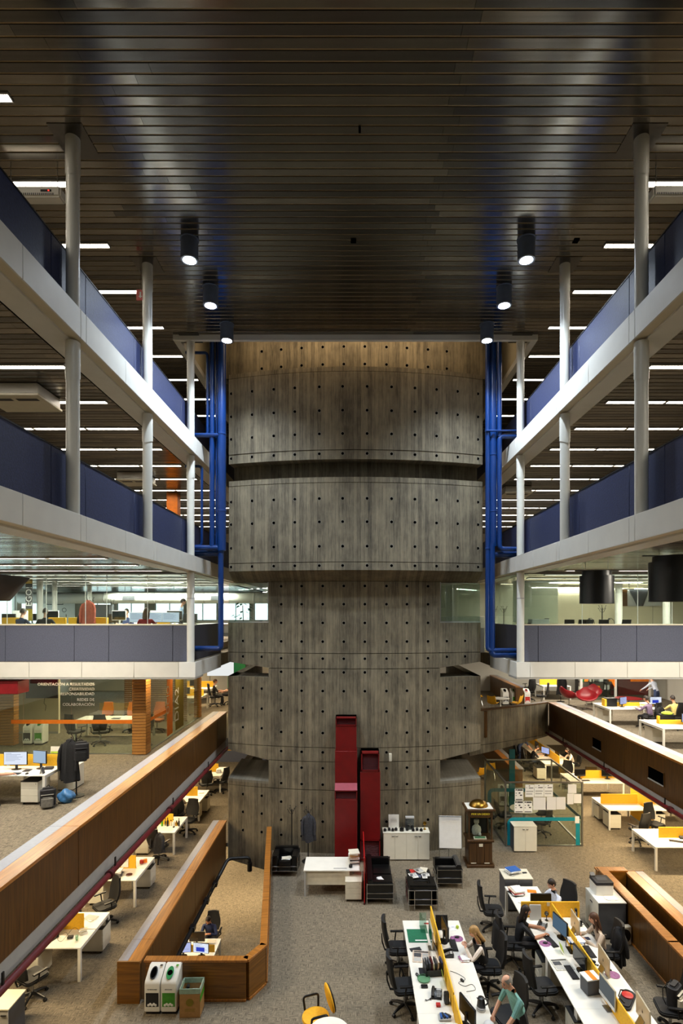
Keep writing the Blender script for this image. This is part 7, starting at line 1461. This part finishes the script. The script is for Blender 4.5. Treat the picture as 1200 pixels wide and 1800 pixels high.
def person(label, loc, rz, top='navy_shirt', bottom='dark_trousers', skin='skin_light', hair='hair_dark', style='short', sit=True, lean=.1, twist=0, hands=None, sleeve='long', look=(0, -.25), beard=False, legs=None, seat=.50, vest=None):
    root = thing('person', label, 'person', loc, rz)
    h0 = seat+.03 if sit else .93
    R = Matrix.Rotation(-lean, 4, 'X'); RT_ = Matrix.Rotation(twist, 4, 'Z')
    up = lambda x, y, z: Vector((0, 0, h0))+(RT_ @ (R @ Vector((x, y, z))))
    V = []; E = []; Rd = []; seg = []
    def v(p, r, r2=None): V.append(Vector(p)); Rd.append((r, r2 or r)); return len(V)-1
    def e(a, b, m): E.append((a, b)); seg.append((a, b, m))
    TOP, BOT, SK, SH = 0, 1, 2, 3
    pel = v((0, 0, h0), .145, .115); bel = v(up(0, .0, .17), .135, .105); che = v(up(0, -.01, .36), .155, .11); nb = v(up(0, -.015, .50), .06, .06); nk = v(up(0, .005, .575), .048, .05); hd = v(up(0, .025, .65), .05, .055)
    e(pel, bel, TOP); e(bel, che, TOP); e(che, nb, TOP); e(nb, nk, SK); e(nk, hd, SK)
    hands = hands or [(-.18, .42, .30), (.18, .42, .30)]
    HW = []
    for i, s in enumerate((-1, 1)):
        S = up(s*.185, -.01, .43); T = Vector((0, 0, 0))+Vector(hands[i])
        El, W = ik(S, T, .29, .26, (s*.7, -.35, -.8))
        a = v(S, .068, .066); b = v(S.lerp(El, .55), .052); c = v(El, .043); d = v(El.lerp(W, .5), .040); f = v(W, .028, .032)
        hd_dir = (W-El).normalized(); g = v(W+hd_dir*.06, .022, .042)
        sm = TOP if sleeve == 'long' else SK
        e(che, a, TOP); e(a, b, TOP); e(b, c, TOP if sleeve != 'none' else SK); e(c, d, sm); e(d, f, sm); e(f, g, SK); HW.append((W, hd_dir, s))
    for s in (-1, 1):
        if sit:
            K = (s*.12, .43, seat-.0); A = (s*.12, .38, .10); Tt = (s*.13, .55, .045); He = (s*.12, .33, .05)
            if legs: K, A, Tt, He = [Vector(q_)+Vector((s*.12, 0, 0)) for q_ in legs]
        else:
            K = (s*.11, .03, .50); A = (s*.12, -.03, .10); Tt = (s*.13, .15, .04); He = (s*.12, -.07, .05)
        H = Vector((s*.095, .02 if sit else 0, h0-.03))
        a = v(H, .095, .095); b = v(H.lerp(Vector(K), .5), .08); c = v(K, .062); d = v(Vector(K).lerp(Vector(A), .45), .055); f = v(A, .04); g = v(Tt, .035, .028)
        e(pel, a, BOT); e(a, b, BOT); e(b, c, BOT); e(c, d, BOT); e(d, f, BOT); e(f, g, SH)
    me = bpy.data.meshes.new('tmp'); me.from_pydata(V, E, []); ob = bpy.data.objects.new('tmp', me); COL.objects.link(ob)
    sk = ob.modifiers.new('s', 'SKIN'); sk.branch_smoothing = .5; sk.use_smooth_shade = True
    for i, (a, b) in enumerate(Rd): sv_ = me.skin_vertices[0].data[i]; sv_.radius = (a, b); sv_.use_root = (i == 0)
    ss = ob.modifiers.new('u', 'SUBSURF'); ss.levels = 1; ss.render_levels = 1
    ev = ob.evaluated_get(bpy.context.evaluated_depsgraph_get()); m2 = bpy.data.meshes.new_from_object(ev); bpy.data.objects.remove(ob)
    mb = MB(); vs = [q_.co.copy() for q_ in m2.vertices]; fs = [tuple(p.vertices) for p in m2.polygons]; mb.v = [tuple(q_) for q_ in vs]; mb.f = fs
    sg = [(V[a], V[b], m_) for a, b, m_ in seg]
    def near(p):
        best = 9; bm_ = 0
        for a, b, m_ in sg:
            d = b-a; t_ = max(0, min(1, (p-a).dot(d)/max(d.length_squared, 1e-9))); q_ = (p-(a+d*t_)).length
            if q_ < best: best = q_; bm_ = m_
        return bm_
    mb.m = [near(p.center) for p in m2.polygons]
    # fingers and thumb, rooted in the palm
    for W, d, s in HW:
        side = d.cross(Vector((0, 0, 1))); side.normalize(); dn = side.cross(d).normalized()
        if dn.z > 0: dn = -dn
        for k, L in enumerate((.070, .082, .076, .058)):
            o_ = W+d*.055+side*(-.030+.020*k)*s; k1 = o_+d*(L*.55)+dn*.008; k2 = k1+d*(L*.40)+dn*.026; mb.tube([o_, k1, k2], [.0095, .009, .007], 6, SK)
        o_ = W+d*.025-side*.030*s; mb.tube([o_, o_+d*.03-side*.025*s+dn*.008, o_+d*.06-side*.022*s+dn*.02], [.011, .010, .008], 6, SK)
    # head
    yaw, pitch = look; HM = Matrix.Translation(up(0, .035, .715)) @ RT_ @ Matrix.Rotation(yaw, 4, 'Z') @ Matrix.Rotation(pitch, 4, 'X')
    hm = MB(); hm.ball((0, 0, 0), (.076, .097, .118), 20, 14, SK)
    nv = []
    for x, y, z in hm.v:
        if z < -.02: k = (z+.02)/.1; x *= 1+.28*k; y = y*(1+.10*k)+(-k*.012)
        if y > .05 and abs(x) < .05: y += .006*(1-abs(x)/.05)
        nv.append((x, y, z))
    hm.v = nv
    hm.loft([[Vector((-.008, .094, .03)), Vector((.008, .094, .03)), Vector((0, .088, .03))], [Vector((-.018, .093, -.022)), Vector((.018, .093, -.022)), Vector((0, .124, -.018))], [Vector((-.013, .09, -.032)), Vector((.013, .09, -.032)), Vector((0, .105, -.034))]], SK)
    for s in (-1, 1):
        hm.ball((s*.030, .088, .018), (.012, .008, .008), 8, 6, 4); hm.ball((s*.077, -.005, -.005), (.012, .022, .034), 8, 6, SK); hm.box(s*.030-.018, s*.030+.018, .088, .096, .036, .042, 4)
    hm.box(-.022, .022, .085, .098, -.062, -.053, 5)
    mb.add([HM @ Vector(q_) for q_ in hm.v], hm.f, 0); mb.m[-len(hm.f):] = hm.m
    if style == 'bald': pass
    mats = [top, bottom, skin, 'shoe', 'eye', 'lip']
    body = mb.build('body', mats, root)
    # hair shell
    if style != 'bald' or True:
        hb = MB(); n, kk = 22, 12; rings = []
        low = {'short': -.02, 'bald': .0, 'long': -.03, 'tied': -.03}[style]; rr = 1.09 if style != 'bald' else 1.03
        for a in range(kk+1):
            th = math.pi*.62*a/kk; ring = []
            for i in range(n):
                ph = 2*PI*i/n; q_ = Vector((.079*rr*math.sin(th)*math.cos(ph), .10*rr*math.sin(th)*math.sin(ph)-.008, .122*rr*math.cos(th)))
                f_ = max(0, math.sin(ph))
                lim = (.052 if style != 'bald' else .085)*f_**.5+(low-.035)*(1-f_**.5)
                if style == 'bald': lim = .10*f_+(-.04)*(1-f_) if math.sin(ph) > -.2 else -.05
                if q_.z < lim: q_.z = lim; s_ = math.sqrt(max(0, 1-(lim/(.122*rr))**2)); q_.x = .079*rr*s_*math.cos(ph); q_.y = .10*rr*s_*math.sin(ph)-.008
                ring.append(HM @ q_)
            rings.append(ring)
        if style == 'bald': rings = rings[5:]
        hb.loft(rings, 0, style != 'bald')
        if style == 'long':
            L = []
            for k in range(7):
                u = k/6; c = Vector((0, -.045-.055*u, .02-.30*u)); w_ = .085+.025*math.sin(u*PI)-.03*u; th_ = .055-.015*u; n2 = 16
                L.append([HM @ (c+Vector((w_*math.cos(2*PI*i/n2), th_*math.sin(2*PI*i/n2), 0))) for i in range(n2)])
            hb.loft(L)
            for s in (-1, 1): hb.tube([HM @ Vector((s*.07, .02, .03)), HM @ Vector((s*.082, .01, -.08)), HM @ Vector((s*.085, -.01, -.2)), HM @ Vector((s*.075, .0, -.28))], [.02, .028, .028, .014], 8)
        if style == 'tied': hb.ball(HM @ Vector((0, -.12, .02)), (.04, .04, .045), 12, 8)
        if beard:
            hb.ball(HM @ Vector((0, .045, -.075)), (.060, .055, .045), 14, 8)
        hb.build('hair', hair, root)
    if vest:
        m_ = MB(); rings = []
        for k in range(7):
            u = k/6; c = up(0, -.005, .10+.40*u); a_, b_ = .158+.01*math.sin(u*PI)-.05*max(0, u-.75), .122
            rings.append([c+(RT_ @ Vector((a_*math.cos(2*PI*i/20), b_*math.sin(2*PI*i/20), 0))) for i in range(20)])
        m_.loft(rings, 0, False); m_.build('vest', vest, root)
    return root
H5 = .80
# ground floor front
person('blond woman in a cream blouse reading at the left front row', (2.74, 11.55, 0), PI/2, 'cream_shirt', 'dark_trousers', 'skin_light', 'hair_blond', 'long', True, .22, 0, [(-.08, .38, .92), (.10, .36, .92)], 'long', (.1, -.45), vest='black_shirt')
person('dark-haired woman in black typing at the right front row', (3.72, 12.36, 0), -PI/2, 'black_shirt', 'dark_trousers', 'skin_mid', 'hair_dark', 'long', True, .2, 0, [(-.08, .52, H5), (.22, .52, H5)], 'short', (-.1, -.15))
person('man in a pale shirt looking down behind a black monitor', (5.08, 13.62, 0), PI/2+.25, 'white_shirt', 'dark_trousers', 'skin_light', 'hair_dark', 'short', True, .18, 0, [(-.2, .48, H5), (.16, .48, H5)], 'long', (0, -.3))
person('long-haired woman in beige typing at the right front row', (5.49, 12.05, 0), PI/2, 'beige_shirt', 'jeans', 'skin_light', 'hair_brown', 'long', True, .22, 0, [(-.1, .42, H5), (.16, .42, H5)], 'long', (0, -.15), vest=None)
person('balding man in a teal shirt leaning on the left front row', (2.92, 9.55, 0), PI/2+.5, 'teal_shirt', 'dark_trousers', 'skin_light', 'hair_grey', 'bald', False, .38, -.1, [(-.12, .62, .80), (.30, .34, .86)], 'short', (.1, -.3))
person('bearded man in a checked shirt in the bottom right corner', (5.76, 9.05, 0), PI/2, 'plaid_bw', 'jeans', 'skin_light', 'hair_dark', 'short', True, .2, 0, [(-.2, .52, H5), (.25, .52, H5)], 'short', (.1, -.25), True)
person('man in a navy shirt holding a phone on the lower storey', (-4.75, 18.18, ZB), PI-.05, 'navy_shirt', 'dark_trousers', 'skin_mid', 'hair_dark', 'short', True, .34, 0, [(-.14, .48, .86), (.04, .50, .86)], 'long', (-.1, -.45))
# left aisle
person('worker in a pale shirt half hidden by the red pipe in the left aisle', (-6.55, 20.35, 0), .35, 'cream_shirt', 'dark_trousers', 'skin_light', 'hair_brown', 'short', True, .25, 0, [(-.2, .5, H5), (.2, .5, H5)])
person('person in a pink top beside the third left aisle desk behind the pipe', (-7.1, 16.65, 0), 2.7, 'pink', 'dark_trousers', 'skin_light', 'hair_brown', 'short', True, .25, 0, [(-.2, .5, H5), (.2, .5, H5)])
# left gallery
person('worker in a blue shirt cut off by the left picture edge', (-8.78, 12.72, Z4), -.2, 'blue_shirt', 'dark_trousers', 'skin_light', 'hair_dark', 'short', True, .15, 0, [(-.2, .5, H5), (.52, .62, H5)], 'short')
person('person in black with crossed arms seated far back on the left gallery', (-6.35, 28.25, Z4), 1.9, 'black_shirt', 'dark_trousers', 'skin_light', 'hair_dark', 'short', True, -.1, 0, [(-.12, .35, .66), (.12, .35, .66)], 'short', (0, 0))
person('person in dark clothes seated beside the projection screen on the left gallery', (-7.05, 27.6, Z4), -1.2, 'black_shirt', 'dark_trousers', 'skin_light', 'hair_brown', 'short', True, .05, 0, [(-.15, .4, .75), (.15, .4, .75)], 'short', (0, -.1))
# right gallery
person('man in a purple shirt at the far right gallery desk', (12.0, 22.07, Z4), .55, 'purple_shirt', 'dark_trousers', 'skin_mid', 'hair_dark', 'short', True, .22, 0, [(-.2, .5, H5), (.2, .55, H5)])
person('man in a yellow shirt at the far right gallery desk', (13.05, 22.12, Z4), .2, 'yellow_shirt', 'dark_trousers', 'skin_mid', 'hair_dark', 'short', True, .2, 0, [(-.2, .5, H5), (.2, .5, H5)])
person('man in a white shirt bending over a desk at the back of the right gallery', (14.6, 26.3, Z4), .5, 'white_shirt', 'jeans', 'skin_light', 'hair_dark', 'short', False, .45, 0, [(-.3, .6, .95), (.2, .55, .95)])
person('person in a plaid shirt at the near right gallery desk', (12.3, 18.4, Z4), .6, 'plaid_red', 'dark_trousers', 'skin_light', 'hair_brown', 'short', True, .2, 0, [(-.2, .5, H5), (.2, .5, H5)])
# back desk row
person('person in dark clothes bent over the back desk row, left near one', (8.95, 27.55, 0), -PI/2, 'black_shirt', 'jeans', 'skin_light', 'hair_dark', 'short', True, .4, 0, [(-.2, .5, H5), (.2, .5, H5)], 'short', (0, -.4))
person('person in jeans standing bent at the back desk row', (8.75, 28.9, 0), -PI/2, 'jeans', 'jeans', 'skin_light', 'hair_brown', 'short', False, .7, 0, [(-.2, .6, H5), (.2, .6, H5)], 'short', (0, -.3))
person('woman in a cream top writing at the back desk row', (10.85, 27.0, 0), PI/2, 'cream_shirt', 'dark_trousers', 'skin_light', 'hair_dark', 'long', True, .35, 0, [(-.15, .5, H5), (.15, .5, H5)], 'short', (0, -.4))
# behind the glass of the middle left gallery
person('dark-haired man facing us behind the left glass front', (xpx(223, 20.4), 20.4, Z3R), PI, 'navy_shirt', 'dark_trousers', 'skin_light', 'hair_dark', 'short', True, .0, 0, [(-.2, .4, H5), (.2, .4, H5)], 'long', (0, 0))
person('person in red with brown hair behind the left glass front', (xpx(256, 17.9), 17.9, Z3R), .1, 'red_shirt', 'dark_trousers', 'skin_light', 'hair_brown', 'long', True, .05, 0, [(-.2, .4, H5), (.2, .4, H5)])
person('standing man in a sky blue shirt behind the left glass front', (xpx(317, 21.2), 21.2, Z3R), -1.2, 'sky_shirt', 'dark_trousers', 'skin_light', 'hair_dark', 'short', False, .1, 0, [(-.2, .3, 1.0), (.2, .3, 1.0)])
person('dark-haired person seated behind the left glass front by the grey columns', (xpx(79, 18.0), 18.0, Z3R), .3, 'black_shirt', 'dark_trousers', 'skin_light', 'hair_dark', 'short', True, .05, 0, [(-.2, .4, H5), (.2, .4, H5)])
person('person in dark clothes seated behind the left glass front near the hood', (xpx(36, 18.2), 18.2, Z3R), -.3, 'jeans', 'dark_trousers', 'skin_light', 'hair_dark', 'short', True, .1, 0, [(-.2, .4, H5), (.2, .4, H5)])
# second right gallery
D = 13.8; person('dark figure walking behind the second right gallery parapet', (xpx(1066, D), D, Z2), -2.4, 'black_shirt', 'dark_trousers', 'skin_mid', 'hair_dark', 'short', False, .1, 0, [(-.25, .1, .85), (.25, .1, .85)])
